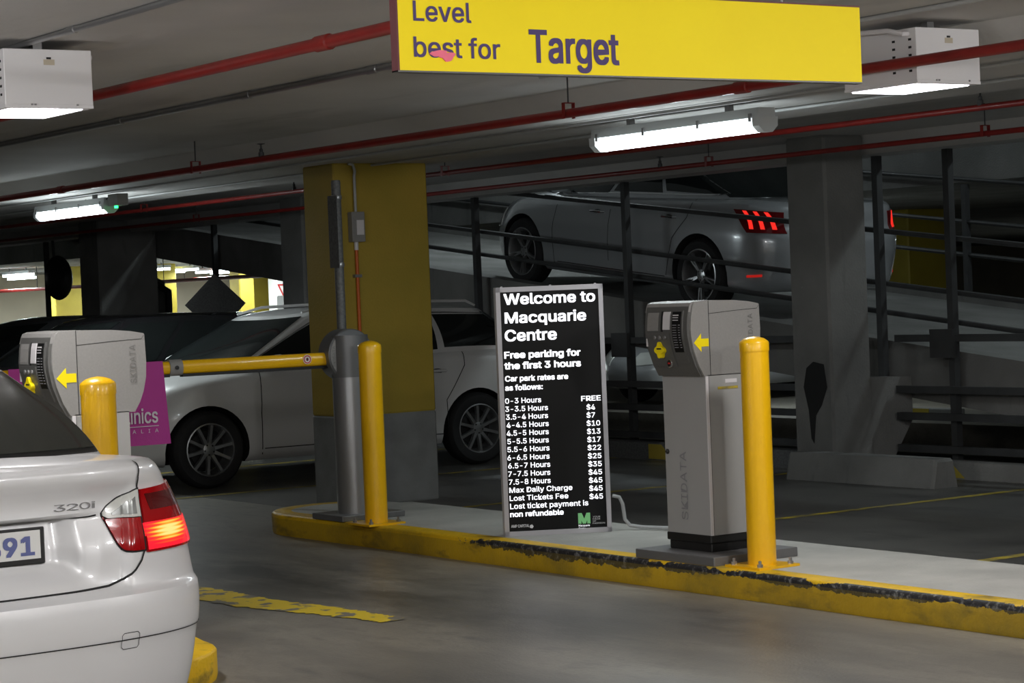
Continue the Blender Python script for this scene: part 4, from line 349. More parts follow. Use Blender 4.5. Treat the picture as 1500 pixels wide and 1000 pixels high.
 's': (365, '182 -8 157 -7 133 -3 112 3 93 12 76 24 62 38 50 54 41 73 36 94 94 107 101 87 111 72 124 60 141 52 160 47 181 45 206 47 227 53 244 62 258 74 265 88 268 103 266 115 262 126 254 136 243 144 229 150 212 155 149 170 118 180 92 192 72 208 58 227 50 249 47 274 49 295 55 314 65 332 79 347 95 360 115 370 137 378 161 383 187 384 212 383 234 379 254 372 271 363 286 352 299 339 309 324 318 308 324 290 268 277 262 291 254 304 243 316 228 325 210 331 187 333 166 331 147 326 131 317 119 305 111 292 109 277 110 264 115 253 124 243 136 235 152 229 172 223 229 209 261 200 287 187 306 171 320 153 328 131 331 107 329 85 323 65 312 47 298 31 281 18 260 6 236 -2 210 -7', '43 45 44 43 46 45 42 46 43 42 47 46 41 47 42 41 48 47 40 48 41 40 49 48 39 49 40 39 50 49 38 50 39 38 60 50 60 51 50 38 61 60 59 51 60 37 61 38 37 62 61 58 51 59 37 63 62 57 51 58 57 52 51 37 64 63 56 52 57 36 64 37 56 53 52 36 65 64 55 53 56 35 65 36 35 66 65 54 53 55 35 67 66 34 67 35 34 68 67 34 69 68 33 69 34 33 70 69 33 71 70 33 72 71 32 72 33 32 73 72 32 74 73 31 74 32 31 75 74 30 75 31 30 76 75 29 76 30 29 77 76 28 77 29 27 77 28 27 78 77 26 78 27 25 78 26 24 78 25 24 79 78 23 79 24 22 79 23 9 11 10 22 80 79 21 80 22 8 11 9 20 80 21 8 12 11 20 81 80 19 81 20 7 12 8 7 13 12 19 82 81 18 82 19 7 14 13 6 14 7 17 82 18 6 15 14 16 82 17 16 83 82 6 16 15 6 83 16 5 83 6 5 84 83 4 84 5 4 85 84 3 85 4 3 86 85 2 86 3 2 87 86 1 87 2 1 0 87'),
 't': (227, '204 379 204 327 6 327 6 379 65 471 126 471 126 98 127 83 130 70 136 61 144 55 156 51 170 50 175 50 180 50 185 51 191 52 197 53 202 54 213 2 207 0 200 -2 192 -3 184 -3 176 -4 168 -4 138 -1 113 7 92 21 77 41 68 64 65 93', '31 5 4 31 6 5 2 0 3 2 1 0 31 7 6 30 7 31 30 8 7 30 9 8 29 9 30 29 10 9 29 11 10 17 19 18 16 19 17 15 19 16 29 12 11 14 19 15 13 19 14 12 19 13 29 19 12 28 19 29 27 19 28 26 19 27 26 20 19 26 21 20 25 21 26 25 22 21 25 23 22 25 24 23'),
 'u': (410, '182 -5 158 -3 135 2 115 11 97 23 82 39 69 59 60 82 54 109 53 139 53 379 114 379 114 144 116 117 124 94 137 75 154 61 175 53 200 50 218 51 234 55 249 62 263 71 274 83 283 97 290 113 295 132 296 153 296 379 357 379 357 0 298 0 298 92 307 92 294 60 277 35 257 17 234 5 209 -3', '9 11 10 9 12 11 27 29 28 27 30 29 26 30 27 9 13 12 8 13 9 25 33 26 33 30 26 8 14 13 24 33 25 7 14 8 23 32 24 32 33 24 7 15 14 23 34 32 34 31 32 34 30 33 22 34 23 6 15 7 6 16 15 21 34 22 20 34 21 6 17 16 20 35 34 31 30 34 5 17 6 19 35 20 5 18 17 18 35 19 5 35 18 4 35 5 4 36 35 3 36 4 3 37 36 2 37 3 2 38 37 1 38 2 1 0 38'),
 'v': (389, '163 0 17 379 84 379 165 155 173 132 180 110 187 87 193 64 199 42 206 21 184 21 191 42 197 64 203 87 209 110 216 132 224 155 305 379 371 379 226 0', '0 2 1 0 3 2 16 18 17 16 19 18 0 4 3 15 19 16 0 5 4 14 19 15 0 6 5 13 19 14 0 7 6 12 19 13 11 8 12 8 19 12 0 11 7 11 8 7 0 10 11 9 19 8 0 9 10 0 19 9'),
 'w': (567, '138 0 23 379 87 379 133 214 140 190 147 164 154 137 161 107 168 75 175 41 165 41 172 74 179 105 186 135 192 163 199 189 206 214 252 379 316 379 362 214 368 189 375 163 382 136 388 106 395 75 402 41 391 41 399 75 406 106 413 135 420 163 427 189 434 214 480 379 545 379 429 0 368 0 319 172 314 189 309 207 305 225 300 243 295 262 291 280 286 299 281 318 277 338 291 338 286 319 281 299 277 280 272 262 267 243 263 225 258 207 253 189 248 172 199 0', '0 2 1 0 3 2 16 46 17 46 18 17 46 47 18 47 19 18 32 34 33 32 35 34 16 45 46 48 19 47 49 44 48 44 19 48 16 49 45 49 44 45 16 50 49 43 19 44 16 51 50 42 19 43 16 52 51 41 19 42 40 19 41 16 53 52 39 19 40 16 54 53 0 4 3 15 54 16 39 20 19 31 35 32 38 20 39 15 55 54 0 5 4 37 20 38 37 21 20 30 35 31 15 56 55 14 56 15 14 57 56 36 21 37 0 6 5 36 22 21 29 35 30 13 57 14 0 7 6 36 23 22 28 35 29 12 57 13 0 8 7 36 24 23 27 35 28 11 57 12 0 10 8 10 9 8 36 26 24 26 25 24 26 35 27 10 57 11 0 57 10 36 35 26'),
 'x': (379, '21 0 171 218 171 171 29 379 100 379 147 306 159 287 170 270 179 253 188 237 198 221 207 206 175 206 185 221 194 237 202 253 211 270 222 287 233 306 282 379 352 379 209 169 209 214 358 0 287 0 231 85 219 103 209 120 200 136 191 152 182 167 173 182 205 182 195 167 187 152 178 136 170 120 160 103 148 85 91 0', '2 4 3 2 5 4 18 20 19 18 21 20 2 6 5 17 21 18 2 7 6 16 21 17 2 1 7 1 8 7 15 22 16 22 21 16 1 9 8 14 22 15 1 13 9 13 10 9 13 10 14 10 22 14 11 22 10 1 12 13 0 12 1 11 23 22 0 31 12 31 11 12 31 32 11 32 23 11 0 30 31 33 23 32 0 34 30 34 29 30 34 29 33 29 23 33 0 35 34 28 23 29 0 36 35 27 23 28 0 37 36 26 23 27 0 38 37 25 23 26 0 39 38 24 23 25'),
 'y': (389, '47 -139 61 -86 71 -87 83 -89 94 -90 104 -89 113 -86 122 -81 130 -74 138 -64 145 -51 151 -36 163 -1 17 379 84 379 165 155 173 132 180 109 187 87 193 64 199 42 206 21 184 21 190 42 196 64 202 87 209 110 216 132 224 155 305 379 371 379 204 -58 196 -77 187 -93 177 -107 165 -119 153 -128 139 -136 125 -141 109 -144 91 -145 82 -145 73 -144 65 -143 57 -142 52 -140', '12 14 13 12 15 14 28 30 29 28 31 30 12 16 15 27 31 28 26 31 27 12 17 16 25 21 26 21 31 26 12 18 17 24 21 25 12 19 18 23 20 24 20 21 24 12 23 19 23 20 19 12 22 23 12 21 22 12 31 21 11 31 12 10 31 11 9 31 10 9 32 31 8 32 9 7 32 8 7 33 32 6 33 7 0 2 1 5 33 6 0 3 2 4 33 5 0 4 3 0 33 4 0 34 33 0 35 34 0 36 35 0 37 36 0 38 37 45 38 0 44 38 45 44 39 38 43 39 44 42 39 43 42 40 39 41 40 42'),
 ' ': (188, '', ''),
}

def text_mesh(s, bold=0):
    """flat lettering from the outline table (thousandths of an em); bold strikes the outline again a little to each side"""
    v, f, x = [], [], 0
    for ch in s:
        adv, vs, fs = GLYPHS[ch]; q = [int(a)/1000 for a in vs.split()]; k = [int(a) for a in fs.split()]
        for e, (dx, dy) in enumerate(((0, 0),) if not bold else ((-bold, -bold*.7), (bold, -bold*.7), (-bold, bold*.7), (bold, bold*.7), (0, 0))):
            n = len(v); v += [(x+q[i]+dx, q[i+1]+dy, e) for i in range(0, len(q), 2)]
            f += [(k[i]+n, k[i+1]+n, k[i+2]+n) for i in range(0, len(k), 3)]
        x += adv/1000
    return v, f
CAPH = None
def lettering(s, o, xd, ud, width, cap, m, parent, bold=0, name='lettering', depth=.0006, right=False):
    """flat lettering; o = left end of the baseline, exact width, capital height cap"""
    global CAPH
    if CAPH is None: CAPH = max(int(a) for a in GLYPHS['H'][1].split()[1::2])/1000
    v, f = text_mesh(s, bold)
    x0 = min(p[0] for p in v); x1 = max(p[0] for p in v)
    o, xd, ud = Vector(o), Vector(xd).normalized(), Vector(ud).normalized()
    if width is None: sx = cap/CAPH
    else: sx = width/(x1-x0)
    sy = cap/(CAPH+bold*1.4)
    nn = xd.cross(ud).normalized()
    if 'lit' not in m.name:      # painted letters: every outline piece lies on its own hair-thin layer
        v = [(v[i][0], v[i][1], v[i][2]*.2+.035*(k % 29)) for k, q in enumerate(f) for i in q]; f = [(3*k, 3*k+1, 3*k+2) for k in range(len(f))]
    vv = [o + xd*((p[0]-x0)*sx) + ud*(p[1]*sy) + nn*(depth+p[2]*.0002) for p in v]
    return link_mesh(name, vv, f, m, parent)

# ================================================================== STRUCTURE
# floor slab of this deck (its edge beside the ramp is at x = 12.62)
o = MB().box(-8, -6, -.35, 12.62, 62, 0).build('floor', M['floor']); structure(o); FLOOR = o
M['bay'] = mat('bay_floor_dark', (.135, .132, .12), .38, noise=(1.1, (.085, .083, .078), .35, .7), bump=.15)
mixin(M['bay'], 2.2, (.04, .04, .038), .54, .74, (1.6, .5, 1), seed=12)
MB().box(8.03, 2, 0, 12.2, 62, .0015).build('bay_darker_sheet', M['bay'], FLOOR)  # thin sheet giving the bay floor a darker tone than the lane
# painted lines on the floor
def ribbon(pts, wd, z=.0035, jag=0):
    v = []; n = len(pts)
    for i, p in enumerate(pts):
        a = pts[max(i-1, 0)]; b = pts[min(i+1, n-1)]
        dx, dy = b[0]-a[0], b[1]-a[1]; l = math.hypot(dx, dy) or 1
        wl = (wd[i] if isinstance(wd, (list, tuple)) else wd)/2
        j1, j2 = random.uniform(-jag, jag), random.uniform(-jag, jag)
        v += [(p[0]-dy/l*(wl+j1), p[1]+dx/l*(wl+j1), z), (p[0]+dy/l*(wl+j2), p[1]-dx/l*(wl+j2), z)]
    return v, [(2*i, 2*i+1, 2*i+3, 2*i+2) for i in range(n-1)]
for y, xa, xb in ((11.07, 9.1, 12.2), (8.53, 8.55, 12.2), (13.6, 8.0, 12.2), (16.3, 7.0, 12.2), (18.9, 7.0, 12.2), (6.0, 8.55, 12.2), (21.5, 7, 12.2)):
    v, f = ribbon([(xa+(xb-xa)*t/12, y) for t in range(13)], .085, jag=.006)
    link_mesh('painted_line', v, f, M['line'], FLOOR)
for pts in ([(8.5, 18.9), (6.95, 15.9)],):
    pass
# the worn wide curve of yellow in the lane
pl = [(5.30, 11.25), (5.33, 10.95), (5.34, 10.7), (5.34, 10.45), (5.35, 10.25), (5.38, 10.05), (5.42, 9.85), (5.46, 9.65), (5.48, 9.45), (5.5, 9.3), (5.5, 9.15)]
def dens(pl, k):
    out = []
    for a, b in zip(pl, pl[1:]):
        out += [(a[0]+(b[0]-a[0])*t/k, a[1]+(b[1]-a[1])*t/k) for t in range(k)]
    return out+[pl[-1]]
pp = dens(pl, 8)
v, f = ribbon(pp, [.26 if i < 35 else .26-.13*(i-35)/(len(pp)-35) for i in range(len(pp))], jag=.018); link_mesh('painted_line', v, f, M['lineb'], FLOOR)
# bits of litter and grit on the lane are part of the floor finish

# far deck beyond the ramp
structure(MB().box(16.5, -6, -.29, 60, 80, .02).build('floor_far_deck', M['floor']))
structure(MB().box(12.62, -6, -3.0, 16.5, 80, -2.8).build('floor_lower_level', M['conc']))
structure(MB().box(12.4, -6, -2.8, 12.6, 80, -.35).build('wall_lower_level', M['conc']))
structure(MB().box(17.2, -6, -2.8, 17.4, 80, -.29).build('wall_lower_far', M['conc']))
# ceiling with the shallow band beam over the columns and the edge beam beside the ramp
prof = [(-8, 2.65), (7.40, 2.65), (7.58, 2.53), (9.20, 2.53), (9.34, 2.65), (12.25, 2.65), (12.3, 2.5), (12.68, 2.5), (12.68, 2.95), (-8, 2.95)]
o = MB().prism(prof, (-6, 62), 'y').build('ceiling', M['ceiling']); structure(o); CEIL = o
structure(MB().box(16.5, -6, 2.45, 60, 80, 2.95).build('ceiling_far_deck', M['conc']))
structure(MB().box(12.62, -6, 5.2, 60, 80, 5.4).build('ceiling_upper_level', M['conc']))
structure(MB().box(-8.3, -6, -.35, -8, 62, 2.95).build('wall_left', M['conc']))
structure(MB().box(-8.3, 62, -3, 60, 62.3, 5.4).build('wall_back', M['cream']))
structure(MB().box(17.2, 54, .02, 60, 54.3, 2.45).build('wall_far_deck', M['cream']))
structure(MB().box(-8.3, -6.3, -3, 60, -6, 5.4).build('wall_front', M['conc']))
structure(MB().box(60, -6.3, -3, 60.3, 62.3, 5.4).build('wall_right', M['conc']))

# formwork joints in the ceiling are thin raised lines
for x, y0, y1 in ((5.0, 4, 30),):
    MB().box(x-.004, y0, 2.647, x+.004, y1, 2.651).build('formwork_joint', M['ceiling'], CEIL)

# ------------------------------------------------------------------ ramp
RS = .116
def rz(y): return 1.27 + RS*(y-15.95)
y0, y1 = 4.6, 42.0
mb = MB(); v = []
ramp = thing('ramp', 'sloping concrete ramp climbing to the left behind the guard rails, carrying the grey sedan', 'ramp', (14.5, 16, 0))
def world_to(t, pts): return [(p[0]-t.location.x, p[1]-t.location.y, p[2]-t.location.z) for p in pts]
def ramp_box(x0, x1, zt, zb, name, m, ya=y0, yb=y1):
    b = MB(); pts = world_to(ramp, [(x0, ya, rz(ya)+zb), (x1, ya, rz(ya)+zb), (x1, yb, rz(yb)+zb), (x0, yb, rz(yb)+zb), (x0, ya, rz(ya)+zt), (x1, ya, rz(ya)+zt), (x1, yb, rz(yb)+zt), (x0, yb, rz(yb)+zt)])
    b.add(pts, [(0, 3, 2, 1), (4, 5, 6, 7), (0, 1, 5, 4), (1, 2, 6, 5), (2, 3, 7, 6), (3, 0, 4, 7)])
    return b.build(name, m, ramp)
ramp_box(12.78, 16.3, 0, -.30, 'ramp_slab', M['conc'])
ramp_box(12.70, 12.90, .07, -.36, 'edge_beam', M['conc'])
ramp_box(16.2, 16.4, .07, -.36, 'edge_beam', M['conc'])

# guard rails of the ramp
def railing(x, heights, posts, label, ys=y0, ye=30, r=.022, top=1.15, group=None):
    t = thing('guard_rail', label, 'railing', (x, 16, rz(16)))
    for h in heights:
        MB().tube([(0, y-16, rz(y)+h-rz(16)) for y in (ys, ye)], r, 8).build('rail', M['dsteel'], t, True)
    for y in posts:
        p = MB().box(-.03, y-16-.03, rz(y)-.3-rz(16), .03, y-16+.03, rz(y)+top-rz(16)).build('post', M['dsteel'], t)
        MB().box(-.045, y-16-.11, rz(y)-.24-rz(16), -.03, y-16+.11, rz(y)-.08-rz(16)).build('fixing_plate', M['dsteel'], p)
    return t
railing(12.67, (.95, .53, .30), (), 'dark steel guard rail on the near ramp edge, in front of the grey sedan')
railing(16.45, (1.2, .78, .45), (10.2, 13.1, 16.0, 19, 22), 'dark steel guard rail on the far edge of the ramp, behind the grey sedan')

# floor-to-ceiling steel posts and low rails along the deck edge
ed = thing('deck_edge_rail', 'dark steel barrier of tall posts and four level rails along the deck edge', 'railing', (12.56, 14, 0))
for y in (9.9, 12.39, 13.17, 16.48, 18.98, 24.77, 29.99):
    MB().box(-.03, y-14-.03, 0, .03, y-14+.03, 2.5).build('post', M['dsteel'], ed)
for h in (.19, .44, .65, 1.05):
    for ya, yb in ((5, 12.95), (13.45, 24.9)):
        MB().box(-.085, ya-14, h-.028, -.03, yb-14, h+.028).build('rail', M['dsteel'], ed)
for y in (16.5, 19.05, 12.41):
    MB().box(-.12, y-14-.12, .9, -.086, y-14+.12, 1.12, ).build('fixing_plate', M['dsteel'], ed)
t = thing('kerb_upstand', 'low dark concrete kerb with yellow marks running under the deck-edge rails', 'kerb', (12.3, 14, 0))
MB().box(-.07, -9, 0, .07, -1.4, .13).build('kerb_block', M['conc'], t); MB().box(-.07, -.3, 0, .07, 12, .15).build('kerb_block', M['galv'], t)
for y in (15.5, 12.0):
    MB().prism([(y-14, .01), (y-14+.34, .01), (y-14+.34, .14), (y-14+.16, .14)], (-.076, -.0705), 'x').build('yellow_mark', M['faryel'], t)

# ------------------------------------------------------------------ columns
def column(name, label, x0, y0_, x1, y1_, z1, m, base=None, cat='column', bh=.67):
    cx, cy = (x0+x1)/2, (y0_+y1_)/2; t = thing(name, label, cat, (cx, cy, 0))
    hx, hy = (x1-x0)/2, (y1_-y0_)/2
    if base:
        MB().box(-hx, -hy, bh, hx, hy, z1, .012).build('painted_shaft', m, t)
        MB().box(-hx-.001, -hy-.001, 0, hx+.001, hy+.001, bh, .012).build('grey_base', base, t)
    else:
        MB().box(-hx, -hy, 0, hx, hy, z1, .02).build('shaft', m, t)
    return t
CY = column('concrete_column', 'yellow painted column with a grey base behind the island nose', 8.27, 14.36, 9.08, 14.82, 2.53, M['colyel'], M['colgrey'])
c = column('concrete_column', 'bare dark concrete column right of the ticket machine, standing behind a wheel stop', 11.82, 12.97, 12.24, 13.42, 2.65, M['conc'])
MB().prism([(.20, .02), (.38, .02), (.66, .40), (.66, .74), (.20, .76)], (-.2, .2), 'y').build('corbel', M['conc'], c)
# black tar stain on the column's left face
tv = []
pts = [(-.14, .98), (-.02, 1.0), (.06, .95), (.1, .8), (.05, .62), (.03, .40), (.0, .36), (-.03, .58), (-.1, .66), (-.17, .8)]
MB().prism([(p[0], p[1]-.1) for p in pts], (-.2135, -.211), 'x').build('tar_stain', M['seam'], c)
column('concrete_column', 'dark concrete column just left of the yellow column, seen above the white wagon', 11.8, 21.2, 12.24, 21.7, 2.65, M['conc'])
c2 = column('concrete_column', 'wide dark concrete column at far left behind the black car', 11.84, 26.6, 12.66, 27.2, 2.65, M['conc'])
far_cols = [(22.0, 22.5, 'yellow column beyond the ramp, right of the grey sedan tail'),
            (26.8, 23.3, 'narrower yellow column beyond the ramp, further right'),
            (19.0, 45.0, 'bright yellow column far left under the tube lights'),
            (21.1, 45.0, 'yellow column far off, just right of the wide dark column'),
            (21.83, 42.0, 'narrow yellow column far off behind the diamond plate'),
            (23.75, 45.2, 'ochre column far off, left of the white column')]
for x, y, lb in far_cols:
    column('yellow_column', lb, x, y, x+(.35 if y == 42.0 else .75), y+.45, 2.45, M['faryel'])
cw = column('white_column', 'white column with a red give way triangle, far off left of the yellow column', 22.66, 41.9, 22.95, 42.3, 2.45, M['signwhite'])
def triangle(parent, x, y, z, s, m, name='give_way_mark'):
    v = [(x-s, y, z+s), (x+s, y, z+s), (x, y, z-s), (x-s*.6, y, z+s*.78), (x+s*.6, y, z+s*.78), (x, y, z-s*.5)]
    link_mesh(name, v, [(0, 3, 5, 2), (0, 1, 4, 3), (1, 2, 5, 4)], m, parent)
triangle(cw, 0, -.205, 1.75, .14, M['signred'])
# ------------------------------------------------------------------ island with kerb
isl = thing('traffic_island', 'concrete traffic island with scuffed yellow kerb carrying the ticket machine and price sign', 'traffic island', (7.5, 9, 0))
def path_island(xa, xb, yn, ys, sign=1, n=26):
    """outline from the front edge round the nose to the back edge"""
    c = (xa+xb)/2; r = (xb-xa)/2; pts = []
    k = 34
    for i in range(k): pts.append((xa, ys+(yn-ys)*i/k))
    for i in range(n+1):
        a = math.pi - math.pi*i/n; pts.append((c+r*math.cos(a), yn+sign*r*math.sin(a)))
    for i in range(1, k+1): pts.append((xb, yn+(ys-yn)*i/k))
    return pts
def kerb_ring(path, wd, h, name, m, parent, org, rnd=.016):
    prof = [(0.006, 0), (0, .02), (0, h-rnd), (rnd*.35, h-rnd*.35), (rnd, h), (wd, h), (wd, h-.03)]
    v = []; n = len(path)
    for i, p in enumerate(path):
        a = path[max(i-1, 0)]; b = path[min(i+1, n-1)]; dx, dy = b[0]-a[0], b[1]-a[1]; l = math.hypot(dx, dy)
        nx, ny = dy/l, -dx/l      # inward normal
        s_ = kerb_ring.side
        for q, z in prof:
            jit = random.uniform(-.003, .003) if 0 < z < h else 0
            v.append((p[0]+s_*nx*(q+jit)-org[0], p[1]+s_*ny*(q+jit)-org[1], z))
    return link_mesh(name, v, grid_faces(n, len(prof)), m, parent, True, 50)
kerb_ring.side = 1
pth = path_island(7.03, 8.02, 13.08, 2.0)
cut = len(pth)-34-8
k_ = kerb_ring(pth[:cut+1], .13, .14, 'kerb', M['kerb'], isl, (0, 0)); k_.location = (-7.5, -9, 0)
kerb2 = MB().box(8.0, 2, 0, 8.025, 13.08, .138).build('kerb_edge', M['slabtop'], isl); kerb2.location = (-7.5, -9, 0)
sl = MB().prism([(7.1, 2)] + [(7.1, 13.05)] + [(7.525+.425*math.cos(math.pi-math.pi*i/14), 13.08+.425*math.sin(math.pi-math.pi*i/14)) for i in range(15)] + [(8.02, 13.05), (8.02, 2)], (0, .1395), 'z').build('island_top', M['slabtop'], isl)
sl.location = (-7.5, -9, 0)

isl2 = thing('traffic_island', 'rounded yellow island end beside the silver sedan bumper, under the left ticket machine', 'traffic island', (3.85, 10, 0))
kerb_ring.side = -1
pth2 = [(3.35, 15)] + [(3.35, 15-(15-8.56)*i/12) for i in range(1, 12)] + [(3.785+.435*math.cos(math.pi+math.pi*i/26), 8.56+.435*math.sin(math.pi+math.pi*i/26)) for i in range(27)] + [(4.27, 8.8), (4.36, 9.0), (4.44, 9.25), (4.48, 9.5), (4.5, 10), (4.5, 15)]
k_ = kerb_ring(pth2, .16, .127, 'kerb', M['kerbclean'], isl2, (3.85, 10))
MB().prism([(-.36, -1.4), (.25, -1.4), (.42, -.75), (.52, -.5), (.52, 5), (-.36, 5)], (0, .126), 'z').build('island_top', M['slabtop'], isl2)
MB().prism([(-.065+.40*math.cos(a*math.pi/12), -1.42-.41*math.sin(a*math.pi/12)) for a in range(13)], (0, .1265), 'z').build('nose_top', M['kerbclean'], isl2)

# wheel stop
ws = MB()
hw = [(-.13, 0), (.13, 0), (.085, .21), (-.085, .21)]
secs = []
for y in (-.80, -.77, 0, .77, .80):
    s_ = .9 if abs(y) > .79 else 1
    secs.append([(p[0]*s_, y, p[1]*s_) for p in hw])
v = [p for s_ in secs for p in s_]; f = [(i*4+k, i*4+(k+1) % 4, (i+1)*4+(k+1) % 4, (i+1)*4+k) for i in range(4) for k in range(4)] + [(3, 2, 1, 0), (16, 17, 18, 19)]
tag(link_mesh('wheel_stop', v, f, M['conc'], loc=(11.68, 12.45, 0)), 'stained concrete wheel stop block on the floor at the base of the dark column', 'wheel stop')

# ------------------------------------------------------------------ bollards
def bollard(loc, label, rot=0, group='yellow steel bollards'):
    t = thing('bollard', label, 'bollard', loc, R(rot))
    MB().lathe([(.071, 0), (.071, 1.085)], n=32).build('post', M['yel'], t, True)
    MB().lathe([(.0735, 1.06), (.0735, 1.10), (.070, 1.108), (.05, 1.122), (.025, 1.13), (0, 1.133)], n=32).build('cap', M['yel'], t, True, 60)
    MB().box(-.13, -.13, 0, .13, .13, .012).build('base_plate', M['yel'], t)
    for sx in (-1, 1):
        for sy in (-1, 1):
            MB().lathe([(.015, .012), (.015, .026), (.008, .026), (.008, .042), (0, .044)], (sx*.098, sy*.098, 0), n=6).build('anchor_bolt', M['bracket'], t)
    return t
bollard((7.215, 8.47, .14), 'yellow bollard at the right front corner of the right ticket machine')
bollard((7.10, 11.97, .14), 'yellow bollard beside the grey barrier housing and price sign')
bollard((3.765, 8.52, .13), 'yellow bollard in front of the left ticket machine, partly hidden by the silver sedan')

# ------------------------------------------------------------------ ticket machines
def machine(loc, label, small):
    """origin: front-near corner line of the column; face side y = 0, lane side towards -x"""
    t = thing('ticket_machine', label, 'ticket machine', loc)
    D = .36
    # steel plate, plinth
    MB().box(-.13, -.17, .0, .42, .47, .045, .004).build('steel_base', M['plate'], t)
    MB().box(.005, .01, .045, .285, D-.01, .09, .005).build('plinth', M['black'], t)
    MB().box(-.005, 0, .09, .295, D, .13, .005).build('plinth_skirt', M['black'], t)
    # column: flat lane door, curved near side
    pr = [(0.012, 0), (.0, .008), (0, D-.008), (.012, D), (.275, D)] + [(.275+.018*math.cos(a)*1, D/2+(D/2-.004)*math.sin(a)) for a in [R(80-16*i) for i in range(11)]] + [(.275, 0)]
    MB().prism(pr, (.13, .94), 'z').build('column_body', M['machcol'], t, True, 20)
    MB().box(-.0015, -.001, .13, .016, .004, .935).build('pale_corner_trim', M['machtrim'], t)
    MB().box(.0165, -.0012, .13, .0185, .002, .935).build('door_gap', M['seam'], t)
    # head
    fr = [(-.02, .936), (-.052, .99), (-.082, 1.07), (-.096, 1.14), (-.098, 1.18), (-.092, 1.24), (-.080, 1.29), (-.072, 1.305)]
    top = [(-.05, 1.312), (.06, 1.316), (.20, 1.312), (.30, 1.302), (.362, 1.290)]
    back = [(.366, 1.284), (.37, 1.16), (.366, 1.09), (.352, 1.03), (.332, .98), (.305, .936)]
    core = MB().prism([(p[0]+.012 if p in fr else p[0], p[1]) for p in fr] + top + back, (0.0, D), 'y').build('head_body', M['mach'], t, True, 25)
    # side cheek lip in pale plastic and dark curved fascia between two cheeks
    fd = [(p[0]-.002, p[1]) for p in fr[:-1]] + [(-.080, 1.285)] + [(-.03, 1.285), (.0, .938)]
    MB().prism(fd, (.013, D-.006), 'y').build('fascia', M['machdark'], t, True, 25)
    MB().prism([(-.088, 1.262), (-.080, 1.29), (-.072, 1.307), (-.05, 1.3145), (.04, 1.3175), (.04, 1.26)], (.012, D+.002), 'y').build('visor', M['mach'], t, True, 25)
    def fx(z):   # front surface x at height z
        for a, b in zip(fr, fr[1:]):
            if a[1] <= z <= b[1]:
                k = (z-a[1])/(b[1]-a[1]); return a[0]+(b[0]-a[0])*k
        return -.09
    def panel(ya, yb, za, zb, name, m, off=.003, parent=t, n=8):
        v = []
        for i in range(n+1):
            z = za+(zb-za)*i/n
            for y in (ya, yb): v.append((fx(z)-.002-off, y, z))
        for i in range(n+1):
            z = za+(zb-za)*i/n
            for y in (ya, yb): v.append((fx(z)+.002, y, z))
        f = [(2*i, 2*i+1, 2*i+3, 2*i+2) for i in range(n)]; q = 2*(n+1)
        f += [(2*i, 2*i+2, q+2*i+2, q+2*i) for i in range(n)] + [(2*i+1, q+2*i+1, q+2*i+3, 2*i+3) for i in range(n)]
        f += [(0, q, q+1, 1), (2*n, 2*n+1, q+2*n+1, q+2*n)]
        return link_mesh(name, v, f, m, parent)
    hood = panel(.045, .13, 1.0, 1.27, 'info_surround', M['machdark'], .006)
    inf = panel(.055, .125, 1.06, 1.265, 'info_label', M['blackg'], .008)
    for i in range(13):
        z = 1.235-.0125*i
        if i == 2: continue
        wv = .03 if i > 2 else .042
        b = MB(); x = fx(z)-.0125
        b.box(x, .118-wv, z-.002, x+.002, .118, z+.002); 
        if i > 2: b.box(x, .06, z-.002, x+.002, .072, z+.002)
        b.build('label_line', M['machtrim'] if i < 2 else M['greymark'], inf)
    for z in (1.247,):
        MB().box(fx(z)-.0125, .075, z-.003, fx(z)-.0105, .118, z+.003).build('label_line', M['machtrim'], inf)
    panel(.15, .205, 1.175, 1.265, 'display', M['mach'] if False else M['machtrim'], .004)
    panel(.208, .225, 1.165, 1.268, 'recess', M['seam'], .001)
    panel(.245, .335, 1.17, 1.262, 'side_pocket', M['mach'], .001)
    panel(.15, .335, .985, 1.16, 'button_panel', M['machdark'], .006)
    for k in range(3):
        y = .19+.04*k; z = 1.135
        MB().lathe([(.011, 0), (.011, -.006), (.008, -.009), (0, -.009)], (fx(z)-.006, y, z), 'x', 14).build('button', M['bracket'], t, True)
    # yellow ticket mouth: clover-shaped bezel with a black slot
    zc = 1.072; yc = .235; x = fx(zc)-.008
    cl = [(yc+(.030+.008*math.cos(4*a))*math.cos(a), zc+(.036+.006*math.cos(4*a))*math.sin(a)) for a in [2*math.pi*i/32 for i in range(32)]]
    mo = MB().prism([(p[0], p[1]) for p in cl], (x-.020, x+.01), 'x').build('ticket_mouth', M['yel'], t)
    mo.data.materials[0] = M['signyel']
    MB().box(x-.022, yc-.022, zc+.003, x-.019, yc+.014, zc+.010).build('ticket_slot', M['seam'], mo)
    z = 1.003; lk = MB().lathe([(.021, 0), (.021, -.006), (.017, -.010), (0, -.010)], (fx(z)-.006, .20, z), 'x', 20).build('coin_lock', M['chrome'], t, True)
    MB().box(fx(z)-.018, .192, z-.004, fx(z)-.015, .208, z+.004).build('lock_slot', M['signred'], lk)
    MB().box(fx(1.12)-.006, .339, 1.09, fx(1.12)+.01, .35, 1.13).build('side_switch', M['machtrim'], t)
    # seams on the near cheek
    MB().box(.031, -.0012, .937, .034, .001, 1.3155).build('head_gap', M['seam'], t)
    b = MB(); b.add([(.034, -.001, 1.248), (.20, -.001, 1.258), (.352, -.001, 1.264), (.352, -.001, 1.2665), (.20, -.001, 1.2605), (.034, -.001, 1.2505)], [(0, 1, 4, 5), (1, 2, 3, 4)])
    b.add([(.350, -.001, 1.264), (.362, -.001, 1.279), (.362, -.001, 1.2815), (.350, -.001, 1.2665)], [(0, 1, 2, 3)])
    b.build('lid_gap', M['seam'], t)
    # yellow arrow sticker
    az = 1.105
